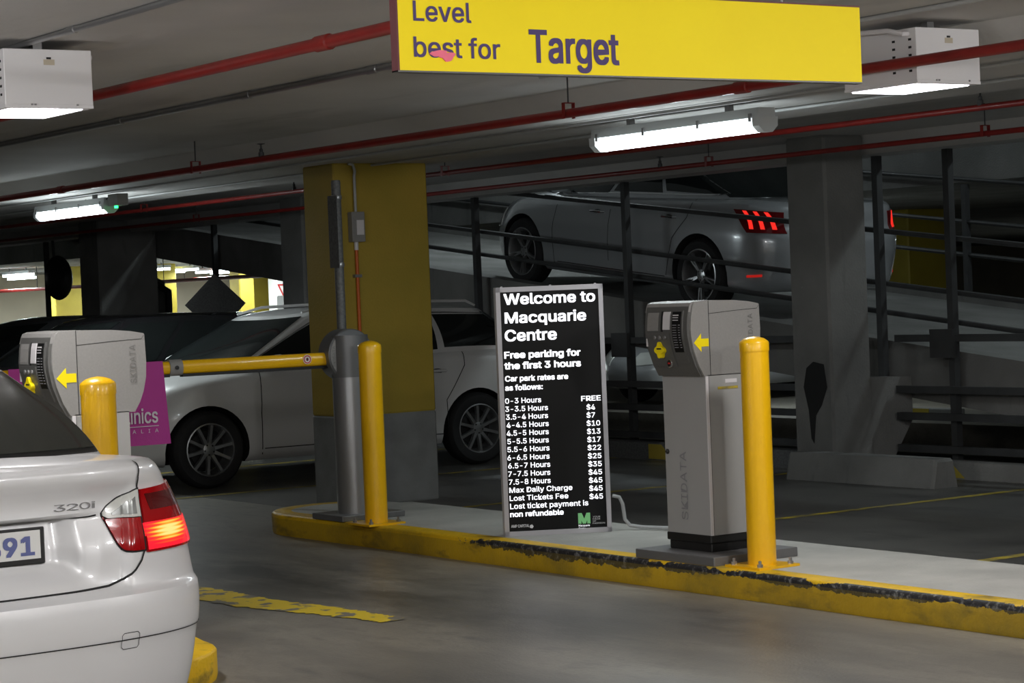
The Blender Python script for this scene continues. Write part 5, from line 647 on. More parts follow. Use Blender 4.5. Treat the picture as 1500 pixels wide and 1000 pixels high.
    ar = [(-.073, az), (-.026, az+.046), (-.026, az+.020), (.022, az+.020), (.022, az-.020), (-.026, az-.020), (-.026, az-.046)]
    MB().prism([(p[0]+.004, p[1]) for p in ar], (-.0022, -.0005), 'y').build('arrow_sticker', M['signyel'], t)
    # embossed maker's lettering up the far edge of the cheek
    lettering('SKIDATA', (.318, -.001, 1.065), (0, 0, 1), (-1, 0, 0), .175, .030, M['greymark'] if False else M['mach2'], t, .0, 'embossed_lettering', .0016)
    if small:
        # lane door lettering, lock and stickers
        lettering('SKIDATA', (-.001, .18, .20), (0, 0, 1), (0, 1, 0), .35, .052, M['greymark'], t, .0, 'door_lettering', .0016)
        MB().lathe([(.013, .0), (.013, -.006), (.006, -.012), (0, -.012)], (-.001, .33, .545), 'x', 14).build('door_lock', M['hub'], t, True)
        MB().box(.125, -.0025, .895, .20, .001, .915).build('white_sticker', M['machtrim'], t)
        MB().box(.075, -.0025, .865, .205, .001, .878).build('yellow_sticker', M['line'], t)
    return t
M['mach2'] = mat('embossed_plastic', (.17, .167, .16), .5)
MR = machine((7.18, 8.81, .14), 'grey ticket machine on the main island, right of the price sign', True)
ML = machine((4.035, 9.42, .128), 'grey ticket machine at left, rising behind the silver sedan roof', True)
# ------------------------------------------------------------------ price sign (light box)
sg = thing('price_sign', 'upright black light box listing the car park rates, on the island', 'sign', (7.178, 10.672, .14), math.atan2(-.294, .542))
SW, SH = .617, 1.425
MB().box(0, 0, 0, SW, .11, SH).build('cabinet', M['frame'], sg)
MB().box(.026, -.003, .028, SW-.026, .001, SH-.028).build('black_face', M['blackg'], sg)
for a in ((0, 0, .026, SH), (SW-.026, 0, SW, SH), (0, 0, SW, .028), (0, SH-.028, SW, SH)):
    MB().box(a[0], -.010, a[1], a[2], .001, a[3]).build('frame_bar', M['frame'], sg)
for x in (.03, .31, .57): MB().box(x, .0, SH, x+.012, .01, SH+.006).build('frame_screw', M['bracket'], sg)
def sxy(px, py):
    u = (px-(727+(py-418)*13/368))/158.0; yt = 417.5-6*(px-727)/159; yb = 786-8*(px-740)/156
    return SW*u, SH*(1-(py-yt)/(yb-yt))
def sline(s, x0, x1, yb, cap, m='whitelit', bold=.02):
    a = sxy(x0, yb); b = sxy(x1, yb-(x1-x0)*.04)
    lettering(s, (a[0], -.0035, a[1]), (1, 0, 0), (0, 0, 1), b[0]-a[0], cap*SH/367.0, M[m], sg, bold, 'lettering', .0005)
sline('Welcome to', 739.5, 874.5, 442.5, 16.2, bold=.022)
sline('Macquarie', 741, 861, 470, 16.2, bold=.022)
sline('Centre', 741, 817.5, 496.5, 16.8, bold=.022)
sline('Free parking for', 740, 852.5, 522, 10.2, bold=.03)
sline('the first 3 hours', 740, 853, 538, 10.2, bold=.03)
sline('Car park rates are', 741, 834, 556, 8.2, bold=.024)
sline('as follows:', 741, 796.5, 569.5, 8.2, bold=.024)
rows = [('0-3 Hours', 'FREE', 741, 794, 588.8), ('3-3.5 Hours', '$4', 741, 804, 600.8), ('3.5-4 Hours', '$7', 742, 804, 612.6), ('4-4.5 Hours', '$10', 743, 805, 624.5), ('4.5-5 Hours', '$13', 743, 805, 636.5),
        ('5-5.5 Hours', '$17', 744, 805, 648.6), ('5.5-6 Hours', '$22', 744, 806, 660.6), ('6-6.5 Hours', '$25', 744, 806, 672.8), ('6.5-7 Hours', '$35', 745, 807, 684.8), ('7-7.5 Hours', '$45', 745, 807, 696.8),
        ('7.5-8 Hours', '$45', 746, 807.5, 708.8), ('Max Daily Charge', '$45', 746.5, 839.5, 720.8), ('Lost Tickets Fee', '$45', 747, 833.5, 732.8)]
for a, b, x0, x1, y in rows:
    sline(a, x0, x1, y, 7.7, bold=.011)
    if b == 'FREE': sline(b, 853, 882, y-3.8, 7.6, bold=.02)
    elif len(b) == 2: sline(b, 861, 873.5, y-3, 7.6, bold=.011)
    else: sline(b, 861+(y-624)*.035, 881+(y-624)*.035, y-2.8, 7.6, bold=.011)
sline('Lost ticket payment is', 747.5, 863, 744.8, 7.9, bold=.011)
sline('non refundable', 747.5, 826.5, 756.6, 7.9, bold=.024)
sline('AMP CAPITAL', 749, 776, 772.5, 4.2, 'greylit', .02)
a = sxy(779, 770.5); MB().lathe([(.012, -.0045), (.012, -.003), (0, -.003)], (a[0], 0, a[1]), 'y', 5).build('emblem', M['greylit'], sg)
sline('M', 848, 866, 766, 16, 'greenlit', .045)
for i, s_ in enumerate(('YOUR', 'FACE', 'OF', 'FASHION')):
    sline(s_, 869.5, 869.5+(11, 11, 5, 18)[i], 757.3+3.2*i, 2.2, 'greylit', .0)
sline('Macquarie', 848.5, 865, 770.8, 2.8, 'whitelit', .0); sline('Centre', 848.5, 859, 775, 2.8, 'whitelit', .0)
# cable conduit from the sign across the island
def W(px, py, z):   # helper for coordinates taken once, returned as world constants
    d = fw + rt*((px-750)/FPX) - up*((py-500)/FPX); k = (z-1.54)/d.z; return (d.x*k, d.y*k, z)
cb = MB().tube([(7.765, 10.42, .34), (7.80, 10.40, .33), (7.815, 10.39, .29), (7.82, 10.38, .20), (7.84, 10.36, .165), (7.88, 10.30, .155), (7.93, 10.15, .155), (7.97, 9.98, .16), (7.985, 9.9, .20), (7.99, 9.8, .20), (7.99, 9.72, .16)], .011, 10)
tag(cb.build('cable_conduit', M['conduit'], None, True), 'pale grey flexible conduit curling from the price sign onto the island', 'conduit')

# ------------------------------------------------------------------ barrier gate
bg = thing('barrier_gate', 'grey aluminium boom barrier housing with a yellow boom reaching left across the lane', 'barrier', (7.22, 12.42, .14))
MB().box(-.20, -.17, 0, .26, .22, .035, .004).build('base_plate', M['plate'], bg)
MB().lathe([(.118, .035), (.118, .90)], n=40).build('housing', M['alu'], bg, True)
MB().lathe([(.1185, .90), (.1185, 1.165), (0, 1.165)], n=40).build('housing_head', M['drum'], bg, True)
MB().lathe([(0, .125), (.158, .125), (.165, .115), (.165, -.015), (.158, -.022), (0, -.022)], (0, 0, 1.04), 'y', 48).build('drum', M['drum'], bg, True, 30)
# cut-faced pale cheek on the drum and its lettering
pc = [(-.155*math.cos(R(a)), 1.04+.155*math.sin(R(a))) for a in range(-52, 53, 8)]
ck = MB().prism(pc, (-.026, -.022), 'y').build('drum_cheek', M['mach'], bg)
pc = [(.155*math.cos(R(a)), 1.04+.155*math.sin(R(a))) for a in range(-52, 53, 8)]
MB().prism(pc, (-.026, -.022), 'y').build('drum_cheek', M['mach'], bg)
lettering('SKIDATA', (-.122, -.0265, .97), (0, 0, 1), (-1, 0, 0), .13, .018, M['mach2'], ck, 0, 'embossed_lettering', .0006)
for a in (100, 140, 180, 222, 250):
    MB().lathe([(.007, 0), (.007, -.006), (0, -.006)], (.158*math.cos(R(a)), -.0, 1.04+.158*math.sin(R(a))), 'z', 8).build('rim_bolt', M['hub'], bg)
MB().lathe([(.008, -.118), (.008, -.123), (0, -.123)], (.03, 0, .98), 'y', 10).build('key_lock', M['hub'], bg)
# boom
bz = 1.02
def oval(x0, x1, hy, hz, zc, name, m, yc=.05, n=20):
    v = []
    for x in (x0, x1): v += [(x, yc+hy*math.cos(2*math.pi*k/n), zc+hz*math.sin(2*math.pi*k/n)) for k in range(n)]
    f = [(k, (k+1) % n, n+(k+1) % n, n+k) for k in range(n)] + [tuple(range(n-1, -1, -1)), tuple(range(n, 2*n))]
    return link_mesh(name, v, f, m, bg, True, 50)
oval(-1.16, -.14, .03, .042, bz, 'boom', M['yel']); oval(-1.245, -1.16, .036, .050, bz, 'boom_collar', M['mach']); oval(-2.75, -1.245, .03, .040, bz, 'boom_end', M['yel'])
MB().box(-1.16, .03, bz-.058, -.14, .07, bz-.040).build('rubber_strip', M['black'], bg)
MB().box(-2.75, .03, bz-.056, -1.245, .07, bz-.038).build('rubber_strip', M['black'], bg)
MB().lathe([(.013, .012), (.013, .008), (0, .006)], (-1.205, 0, bz), 'y', 12).build('collar_bolt', M['hub'], bg)
st = MB().lathe([(.030, .0165), (.030, .018), (0, .018)], (-.30, 0, bz+.005), 'y', 20).build('sticker', M['signwhite'], bg)
v = []; n = 20
for r_ in (.026, .019): v += [(-.30+r_*math.cos(2*math.pi*k/n), .0160, bz+.005+r_*math.sin(2*math.pi*k/n)) for k in range(n)]
link_mesh('sticker_ring', v, [(k, (k+1) % n, n+(k+1) % n, n+k) for k in range(n)], M['signred'], st)
link_mesh('sticker_mark', [(-.30+.009*math.cos(2*math.pi*k/10), .0158, bz+.005+.011*math.sin(2*math.pi*k/10)) for k in range(10)], [tuple(range(10))], M['maroon'], st)
# banner hanging from the boom
bn = MB()
x0, x1 = 7.22-2.28, 7.22-1.30
v = []
for i in range(25):
    x = x0+(x1-x0)*i/24
    for j in range(9):
        z = 1.205-.50*j/8; v.append((x-x1+.03*(j/8)**1.0*(i/24), .012*math.sin(i*.5)*j/8, z-1.205))
q = len(v); v += [(p[0], p[1]+.002, p[2]) for p in v]
g = grid_faces(25, 9); bnr = link_mesh('banner', v, g + [tuple(a+q for a in reversed(f_)) for f_ in g], M['magenta'], None, True, loc=(x1, 12.43, 1.205))
tag(bnr, 'magenta fabric banner with white lettering hanging on the boom behind the left ticket machine', 'banner')
M['bannertext'] = mat('white_print', (.62, .58, .62), .6)
lettering('linics', (-.255, -.016, -.365), (1, 0, 0), (0, 0, 1), .20, .088, M['bannertext'], bnr, .014, 'lettering', .003)
lettering('A   L   I   A', (-.225, -.016, -.425), (1, 0, 0), (0, 0, 1), .17, .022, M['bannertext'], bnr, 0, 'lettering', .003)
MB().box(-.29, -.0165, -.388, -.05, -.0155, -.384).build('printed_rule', M['bannertext'], bnr)

# steel pole behind the barrier, with the clamped plate
pz = thing('sign_pole', 'grey steel pole with a clamped narrow plate rising behind the barrier housing', 'pole', (7.40, 12.82, .14))
MB().lathe([(.031, 0), (.031, 2.16), (.028, 2.172), (0, 2.175)], n=20).build('pole', M['drumd'] if 'drumd' in M else M['galv'], pz, True)
for z in (2.06, 1.62): MB().lathe([(.034, z-.014), (.036, z-.01), (.036, z+.01), (.034, z+.014)], n=20).build('clamp', M['alu'], pz, True)
for z in (2.06, 1.62): MB().box(-.05, -.03, z-.012, -.03, -.012, z+.012).build('clamp_tab', M['alu'], pz)
MB().box(-.056, -.10, 1.60, -.050, .02, 2.07).build('plate', M['galv'], pz)

# junction box and conduits on the yellow column
jb = thing('junction_box', 'grey switch box with conduits on the yellow column face', 'switch box', (8.43, 14.36, 1.95))
MB().box(-.055, -.07, 0, .055, 0, .22, .006).build('box', M['mach'], jb)
MB().box(-.02, -.076, .05, .042, -.069, .16, .003).build('cover', M['machtrim'], jb)
MB().tube([(.0, -.03, .22), (0, -.03, .48), (0, -.04, .52), (-.02, -.05, .565), (-.06, -.05, .575)], .011, 10).build('conduit', M['conduit'], jb, True)
MB().tube([(-.0, -.02, 0), (0, -.02, -1.93)], .0125, 10).build('orange_conduit', M['orange'], jb, True)
MB().tube([(-.0, -.02, 0), (0, -.02, -.06)], .016, 10).build('gland', M['machtrim'], jb, True)
for z in (-.25, -.9, -1.5): MB().box(-.03, -.036, z-.011, .03, 0, z+.011).build('saddle', M['bracket'], jb)
# ------------------------------------------------------------------ hanging yellow sign
hs = thing('hanging_sign', 'long yellow overhead sign with purple lettering hung from the ceiling at top', 'sign', (3.456, 5.598, 2.1925))
K = .9
HW = 2.035*K; HH = .283*K
MB().box(.006, 0, .004, HW, .03, HH).build('sign_panel', M['signyel'], hs)
MB().box(-.0, -.001, 0, .006, .034, HH).build('end_cap', M['maroon'], hs)
MB().box(0, -.002, -.001, HW, .034, .004).build('edge_strip', M['machdark'], hs); MB().box(0, -.002, HH, HW, .034, HH+.005).build('edge_strip', M['maroon'], hs)
def hl(s, x0, x1, zb, cap, bold=.012): lettering(s, ((x0-3.84)*K, -.0008, (zb-2.265)*K), (1, 0, 0), (0, 0, 1), (x1-x0)*K, cap*K, M['purple'], hs, bold, 'lettering', .0008)
hl('Level', 3.905, 4.131, 2.432, .066); hl('best for', 3.902, 4.242, 2.315, .066); hl('Target', 4.36, 4.738, 2.309, .112, .02)
for cx, cz, rx, rz_ in ((.140, .056, .028, .010), (.176, .046, .021, .014), (.158, .051, .02, .008)):
    sm = [(cx+rx*math.cos(a)*(1+.22*math.sin(3*a)), cz+rz_*math.sin(a+.4)) for a in [2*math.pi*i/18 for i in range(18)]]
    MB().prism(sm, (-.0042-cx*.002, -.001), 'y').build('pink_smear', M['pink'], hs)
for x in (.5, 1.5): MB().tube([(x, .015, HH), (x, .015, 2.65-2.1925)], .004, 6).build('hanger', M['bracket'], hs)

# ------------------------------------------------------------------ pipes and conduits
def pipe(x, z, r, m, ya, yb, label, hangers=(), sprinklers=(), couplings=(), name='sprinkler_pipe', cat='pipe', zc=2.65, down=False):
    t = thing(name, label, cat, (x, ya, z))
    MB().tube([(0, 0, 0), (0, yb-ya, 0)], r, 14).build('pipe', m, t, True)
    for y in couplings:
        MB().lathe([(r, -.05), (r*1.25, -.045), (r*1.25, .045), (r, .05)], (0, y-ya, 0), 'y', 16).build('coupling', m, t, True, 30)
    for y in hangers:
        b = MB().box(-.034, y-ya-.013, -r-.003, -.030, y-ya+.013, .055).box(.030, y-ya-.013, -r-.003, .034, y-ya+.013, .055).box(-.034, y-ya-.013, .052, .034, y-ya+.013, .056)
        h = b.build('hanger', m, t); MB().tube([(0, y-ya, .054), (0, y-ya, zc-z)], .0045, 6).build('rod', M['dsteel'], h)
    for y in sprinklers:
        s_ = MB().lathe([(.018, r*.6), (.018, r+.022), (.012, r+.026), (.012, r+.042), (.006, r+.05), (.006, r+.072), (.026, r+.076), (.026, r+.079), (0, r+.08)], (0, y-ya, 0), n=12)
        s_.build('sprinkler', M['dsteel'], t, True, 30)
    return t
pipe(4.13, 2.477, .024, M['red'], -2, 40, 'upper red sprinkler pipe running behind the left end of the yellow sign', sprinklers=(9.5, 5.0), couplings=(10.9, 7.2), hangers=(12.5,))
pipe(5.6, 2.630, .017, M['galvpipe'], -2, 40, 'grey conduit along the ceiling just below the upper red pipe', name='ceiling_conduit', cat='conduit', couplings=(7.3, 8.2, 9.3, 10.6, 12.2, 14.2, 16.5))
pipe(6.93, 2.457, .024, M['red'], -2, 44, 'red sprinkler pipe crossing below the right end of the yellow sign', hangers=(13.9, 9.55, 17.9, 5.9), sprinklers=(12.95, 19.8), couplings=(8.15, 16.2))
pipe(9.40, 2.47, .0185, M['red'], -2, 44, 'thinner red pipe passing just below the long tube light', hangers=(8.05, 14.6, 20), sprinklers=(9, 17))
pipe(10.95, 2.45, .0185, M['red'], -2, 44, 'lowest thin red pipe, nearest the ramp', hangers=(10.45, 13.3, 17.5, 22), sprinklers=(9.9, 13.9))
pipe(3.62, 2.636, .0125, M['galvpipe'], -2, 40, 'thin grey conduit crossing the ceiling above the left box light', name='ceiling_conduit', cat='conduit', couplings=(6.2, 7.1, 8.3))
pipe(6.72, 2.638, .011, M['conduit'], -2, 9.5, 'thin grey conduit crossing the ceiling above the right end of the yellow sign', name='ceiling_conduit', cat='conduit', couplings=(6.3, 7.6))
pipe(7.92, 2.515, .009, M['conduit'], -2, 40, 'thin conduit along the beam feeding the tube lights', name='ceiling_conduit', cat='conduit', couplings=(8.2, 11.4, 12.3, 13.5, 15.2))
pipe(8.6, 2.515, .009, M['conduit'], -2, 30, 'thin conduit along the beam right of the tube lights', name='ceiling_conduit', cat='conduit', couplings=(7, 10, 13))

# ------------------------------------------------------------------ light fixtures
def area(name, loc, sx, sy, watt, col, parent):
    l = bpy.data.lights.new(name, 'AREA'); l.shape = 'RECTANGLE'; l.size = sx; l.size_y = sy; l.energy = watt; l.color = col
    o = bpy.data.objects.new(name, l); COL.objects.link(o); o.parent = parent; o.location = loc; return o
def box_light(x, y, label, watt=BOX_W):
    t = thing('box_light', label, 'light', (x, y, 2.37))
    H, D = .24, .46
    MB().box(0, 0, .012, .385, D, H, .003).build('housing', M['white'], t)
    MB().box(.035, .04, -.004, .35, D-.012, .013).build('diffuser', M['panel'], t)
    for a in ((0, 0, .03, D), (.355, 0, .385, D), (.03, 0, .355, .035), (.03, D-.010, .355, D)):
        MB().box(a[0], a[1], 0, a[2], a[3], .0125).build('flange', M['white'], t)
    for yy in (.03, .13):
        for i in range(5): MB().box(-.001, yy, .05+.034*i, .001, yy+.018, .06+.034*i).build('vent_hole', M['seam'], t)
    MB().box(.185, -.0015, .200, .205, .001, .208).build('latch', M['seam'], t)
    MB().box(.172, -.001, .176, .220, .001, .199).build('sticker', M['cream'], t)
    for xx in (.11, .125, .31): MB().box(xx, -.004, .010, xx+.008, .0, .017).build('clip', M['bracket'], t)
    MB().tube([(.385, .04, .215), (.40, .04, .215)], .012, 8).build('cable_gland', M['machtrim'], t)
    MB().tube([(-.0, .05, .215), (-.03, .05, .215), (-.05, .12, .235), (-.05, .6, .26)], .011, 8).build('supply_conduit', M['machtrim'], t, True)
    for yy in (.1, .38): MB().box(.17, yy, H, .21, yy+.04, .28).build('mount', M['bracket'], t)
    area('lamp', (.19, .25, -.010), .30, .40, watt, (1, .97, .96), t)
    return t
box_light(3.505, 8.72, 'white box light at top left above the left ticket machine')
box_light(6.975, 7.04, 'white box light at top right, behind the end of the yellow sign')
def bulb(name, loc, watt, col, parent, r=.12):
    l = bpy.data.lights.new(name, 'POINT'); l.energy = watt; l.color = col; l.shadow_soft_size = r
    o = bpy.data.objects.new(name, l); COL.objects.link(o); o.parent = parent; o.location = loc; return o
def tube_light(x, y, label, zc=2.53, watt=TUBE_W, gear=True):
    t = thing('tube_light', label, 'light', (x, y, zc-.145))
    b = MB().prism([(-.065, .04), (.065, .04), (.055, .1), (-.055, .1)], (0, 1.53), 'y'); b.build('tray', M['lens'], t)
    MB().prism([(-.055, .002), (-.03, -.03), (.03, -.03), (.055, .002), (.066, .045), (-.066, .045)], (.03, 1.50), 'y').build('diffuser', M['tube'], t)
    MB().prism([(-.067, .0), (-.03, -.034), (.03, -.034), (.067, .0), (.07, .05), (-.07, .05)], (-.01, .045), 'y').build('end_cover', M['lens'], t)
    MB().prism([(-.067, .0), (-.03, -.034), (.03, -.034), (.067, .0), (.07, .05), (-.07, .05)], (1.485, 1.54), 'y').build('end_cover', M['lens'], t)
    for yy in (.05, .5, 1.0, 1.45):
        MB().box(-.075, yy, .025, -.066, yy+.02, .07).build('clip', M['bracket'], t); MB().box(.066, yy, .025, .075, yy+.02, .07).build('clip', M['bracket'], t)
    for yy in (.3, 1.2): MB().box(-.02, yy, .1, .02, yy+.03, .145).build('mount', M['bracket'], t)
    area('lamp', (0, .76, -.04), .11, 1.4, watt, (.88, .98, 1), t)
    for yy in (.3, .76, 1.22): bulb('lamp', (0, yy, -.10), watt*.16, (.88, .98, 1), t, .04)
    return t
tube_light(8.1, 9.33, 'lit tube light in the centre right, beneath the middle red pipe')
tl = tube_light(8.1, 17.9, 'lit tube light at left with a green indicator, above the black car', watt=TUBE_W*2.2)
e_ = MB().box(-.05, -.26, .02, .05, -.06, .12, .006).build('emergency_box', M['mach'], tl)
MB().lathe([(.016, 0), (.016, -.02), (0, -.02)], (-.01, 0-.14, .02), n=10).build('green_indicator', M['ledgreen'], e_)
MB().tube([(-.03, -.05, .10), (-.05, .2, .02), (-.05, .4, .10)], .006, 6).build('loop_cable', M['dsteel'], tl, True)
# added fixtures, out of frame, to brighten the silver sedan and yellow sign
for x, y, lb, k in ((4.4, .9, 'added fill tube light over the middle entry lane, outside the picture', 1.), (1.4, 2.2, 'added fill tube light over the left entry lane, outside the picture', 1.), (7.3, 1.9, 'added fill tube light over the right entry lane, outside the picture', 1.),
                    (.6, 6.2, 'added fill tube light above the left lane beside the silver sedan, outside the picture', .8)):
    t = tube_light(x, y, lb, 2.65, 0.01); bulb('lamp', (0, .76, -.16), ENTRY_FILL_W*k, (1, .975, .965), t, .18)
for y, lb in ((10.5, 'near'), (20.5, 'far')):  # added lamps above the frame that brighten the car on the ramp
    t = tube_light(14.9, y, 'added fill tube light over the %s part of the ramp, above the picture' % lb, 5.2, .01); bulb('lamp', (0, .76, -.12), RAMP_FILL_W, (.85, .97, 1), t, .15)

# ------------------------------------------------------------------ far deck lights
def px_of(p):
    d = Vector(p)-co.matrix_world.translation; return 750+FPX*d.dot(rt)/d.dot(fw)
ORD = ['leftmost', 'second from left', 'third from left', 'fourth from left', 'fifth from left', 'sixth from left', 'seventh from left', 'eighth from left', 'ninth from left', 'tenth from left', 'eleventh from left', 'twelfth from left', 'thirteenth from left', 'fourteenth from left', 'fifteenth from left', 'sixteenth from left', 'rightmost']
def far_light(x, y, label, z=2.30, l=1.5, watt=FAR_W, group='tube lights on the far deck'):
    t = thing('tube_light', label, 'light', (x, y, z), 0, group)
    MB().box(-.07, 0, .03, .07, l, .09).build('tray', M['lens'], t)
    MB().box(-.06, .02, -.02, .06, l-.02, .03).build('diffuser', M['fartube'], t)
    MB().box(-.01, .3, .09, .01, .33, .15).box(-.01, 1.2, .09, .01, 1.23, .15).build('mount', M['bracket'], t)
    area('lamp', (0, l/2, -.03), .12, 1.4, watt, (.88, .98, 1), t)
    bulb('lamp', (0, l/2, -.10), watt*.12, (.88, .98, 1), t, .05)
spots = sorted([(17.3, 44.0), (18.3, 44.5), (19.2, 40.5), (20.2, 49.0), (22.6, 47.5), (20.7, 43), (22.1, 44.5), (23.0, 47.0), (22.0, 40.2), (24.6, 48.0), (19.6, 37.0), (17.8, 50), (26, 50)], key=lambda p: px_of((p[0], p[1], 2.3)))
for i, (x, y) in enumerate(spots): far_light(x, y, '%s of the lit tube lights on the bright far deck at left' % ORD[i])
spots = sorted([(36, 27), (41.5, 33), (38, 27.3)], key=lambda p: px_of((p[0], p[1], 2.3)))
for i, (x, y) in enumerate(spots): far_light(x, y, '%s tube light far off at the right edge of the picture' % ('left', 'middle', 'right')[i], watt=FAR_W*.6, group='tube lights at the right edge')
far_light(17.6, 19.3, 'added fill tube light on the far deck, hidden behind the bare concrete column', watt=30)  # unseen lamp added to light the yellow columns beyond the ramp
for i, (x, z) in enumerate(((18.2, 1.98), (24.5, 2.15), (28, 2.2))):
    t = thing('far_pipe', 'red pipe under the ceiling of the far deck, %s' % ('near its edge', 'in its middle', 'towards its back')[i], 'pipe', (x, 44, z))
    MB().tube([(0, -16, 0), (0, 9.9, 0)], .035, 8).build('pipe', M['red'], t, True)
    for y in (-12, -6, 0, 6): MB().box(-.006, y, 0, .006, y+.012, 2.445-z).build('rod', M['dsteel'], t)
inds = sorted(((22.5, 41.2, 2.0), (23.4, 41.0, 2.0), (30, 40, 2.3), (28.3, 40.5, 2.15), (33, 42, 2.2), (36.5, 25.3, 2.25)), key=px_of)
for i, (x, y, z) in enumerate(inds):
    t = thing('bay_indicator', '%s of the six small red indicator lights glowing on the far deck' % (ORD[i] if i < 5 else 'rightmost'), 'indicator', (x, y, z), 0, 'red bay indicators')
    MB().lathe([(.03, .06), (.05, .05), (.05, .01), (.03, 0), (0, 0)], n=10).build('lamp_dome', M['ledred'], t)
    MB().box(-.008, -.008, .05, .008, .008, 2.45-z).build('rod', M['dsteel'], t)

# diamond plate and convex mirror on the edge posts, arrow sign
dp = thing('diamond_sign', 'grey metal diamond plate seen from behind on a post above the black car', 'sign', (12.5, 24.70, 1.53), R(-22))
s_ = .37
MB().prism([(-s_, 0), (0, -s_), (s_, 0), (0, s_)], (-.02, 0), 'y').build('plate', M['galv'], dp)
MB().box(-.28, -.0, -.02, .28, .02, .02).build('stiffener', M['bracket'], dp)
cm = thing('convex_mirror', 'dark back of a round convex mirror hanging at far left', 'mirror', (12.45, 29.3, 1.98), R(30))
MB().lathe([(0, -.09), (.12, -.08), (.22, -.05), (.30, 0), (.31, .02), (0, .02)], axis='y', n=28).build('dish', M['black'], cm, True)
MB().tube([(0, 0, .0), (0, .08, .2), (0, .1, .76)], .02, 8).build('bracket', M['dsteel'], cm)
as_ = thing('arrow_sign', 'small white sign with a black arrow pointing left, beside the yellow column', 'sign', (21.55, 39.3, 1.38), R(-30))
MB().box(-.27, -.01, -.2, .27, .01, .26, .004).build('board', M['signwhite'], as_)
MB().prism([(-.17, .03), (.0, .17), (.0, .08), (.12, .1), (.08, .03), (.12, -.04), (.0, -.02), (.0, -.12)], (-.013, -.0105), 'y').build('arrow', M['black'], as_)
MB().box(-.02, .01, -1.33, .02, .05, .2).build('post', M['dsteel'], as_)
sb = thing('stair_wall', 'pale concrete stair wall with a sloping handrail, left of the wide dark column', 'wall', (14.6, 31.5, 0))
MB().prism([(-.5, 0), (.5, 0), (.5, 1.9), (-.5, 2.45)], (0, .2), 'y').build('wall_panel', M['conc'], sb)
MB().tube([(-.5, -.1, 2.35), (.5, -.1, 1.75), (.5, -.1, .2)], .06, 8).build('handrail', M['dsteel'], sb)
# wheel stops with yellow ends on far deck
for i in range(4):
    b = MB().box(-.07, -.8, 0, .07, .8, .09, .01).build('wheel_stop', M['conc'], None, loc=(17.3, 11.2+2.2*i, .02)); tag(b, '%s of the low yellow-ended wheel stops on the far deck beneath the ramp' % ('nearest', 'second nearest', 'third nearest', 'farthest')[i], 'wheel stop', 'far deck wheel stops')
    MB().box(-.073, -.4, .001, -.069, -.05, .088).build('yellow_end', M['faryel'], b)

def brake_lens():
    """lens over a lit lamp: hot near the bulb, falling to red, with moulded ribs"""
    m = mat('lit_brake_lens', (.45, .008, .008), .2, emit=(1, .05, .02), es=1.2, coat=.4); nt = m.node_tree; L = nt.links.new; b = nt.nodes['Principled BSDF']
    tc = nt.nodes.new('ShaderNodeTexCoord'); sp = nt.nodes.new('ShaderNodeSeparateXYZ'); L(tc.outputs['Object'], sp.inputs[0])
    def mth(op, a, c=None):
        n = nt.nodes.new('ShaderNodeMath'); n.operation = op
        for i, v in enumerate((a, c)):
            if v is None: continue
            if isinstance(v, (int, float)): n.inputs[i].default_value = v
            else: L(v, n.inputs[i])
        return n.outputs[0]
    ay = mth('ABSOLUTE', sp.outputs[1]); dy = mth('MULTIPLY', mth('SUBTRACT', ay, .672), 8.5); dz = mth('MULTIPLY', mth('SUBTRACT', sp.outputs[2], .843), 24.0)
    d = mth('SQRT', mth('ADD', mth('MULTIPLY', dy, dy), mth('MULTIPLY', dz, dz)))
    rib = mth('MULTIPLY', mth('SINE', mth('MULTIPLY', sp.outputs[2], 520.0)), .16)
    r = nt.nodes.new('ShaderNodeValToRGB'); L(mth('ADD', d, rib), r.inputs[0]); e = r.color_ramp.elements
    e[0].position = .30; e[0].color = (1, .72, .22, 1); e[1].position = 1.0; e[1].color = (.75, .012, .03, 1)
    q = e.new(.52); q.color = (1, .45, .03, 1); q = e.new(.72); q.color = (1, .07, .02, 1)
    L(r.outputs[0], b.inputs['Emission Color'])
    return m
M['brake'] = brake_lens()
M['dimlit'] = mat('dim_red_reflector', (.4, .01, .01), .3, emit=(1, .03, .02), es=.35)
M['deeplens'] = mat('deep_red_lens', (.16, .004, .006), .12, coat=.6)
M['badge'] = mat('bright_badge', (.62, .62, .64), .22, .85)
M['darkred'] = mat('dark_red_reflector', (.10, .006, .006), .2, coat=.5)

# ================================================================== CARS
def crom(xs, ys):
    """monotone-ish cubic through the table"""
    xs = list(map(float, xs)); ys = list(map(float, ys)); n = len(xs)
    d = [(ys[i+1]-ys[i])/(xs[i+1]-xs[i]) for i in range(n-1)]
    m = [d[0]] + [0 if d[i-1]*d[i] <= 0 else 2*d[i-1]*d[i]/(d[i-1]+d[i]) for i in range(1, n-1)] + [d[-1]]
    def f(x):
        if x <= xs[0]: return ys[0]
        if x >= xs[-1]: return ys[-1]
        i = 0
        while x > xs[i+1]: i += 1
        h = xs[i+1]-xs[i]; t = (x-xs[i])/h
        return ((1+2*t)*(1-t)**2*ys[i] + t*(1-t)**2*h*m[i] + t*t*(3-2*t)*ys[i+1] + t*t*(t-1)*h*m[i+1])
    return f

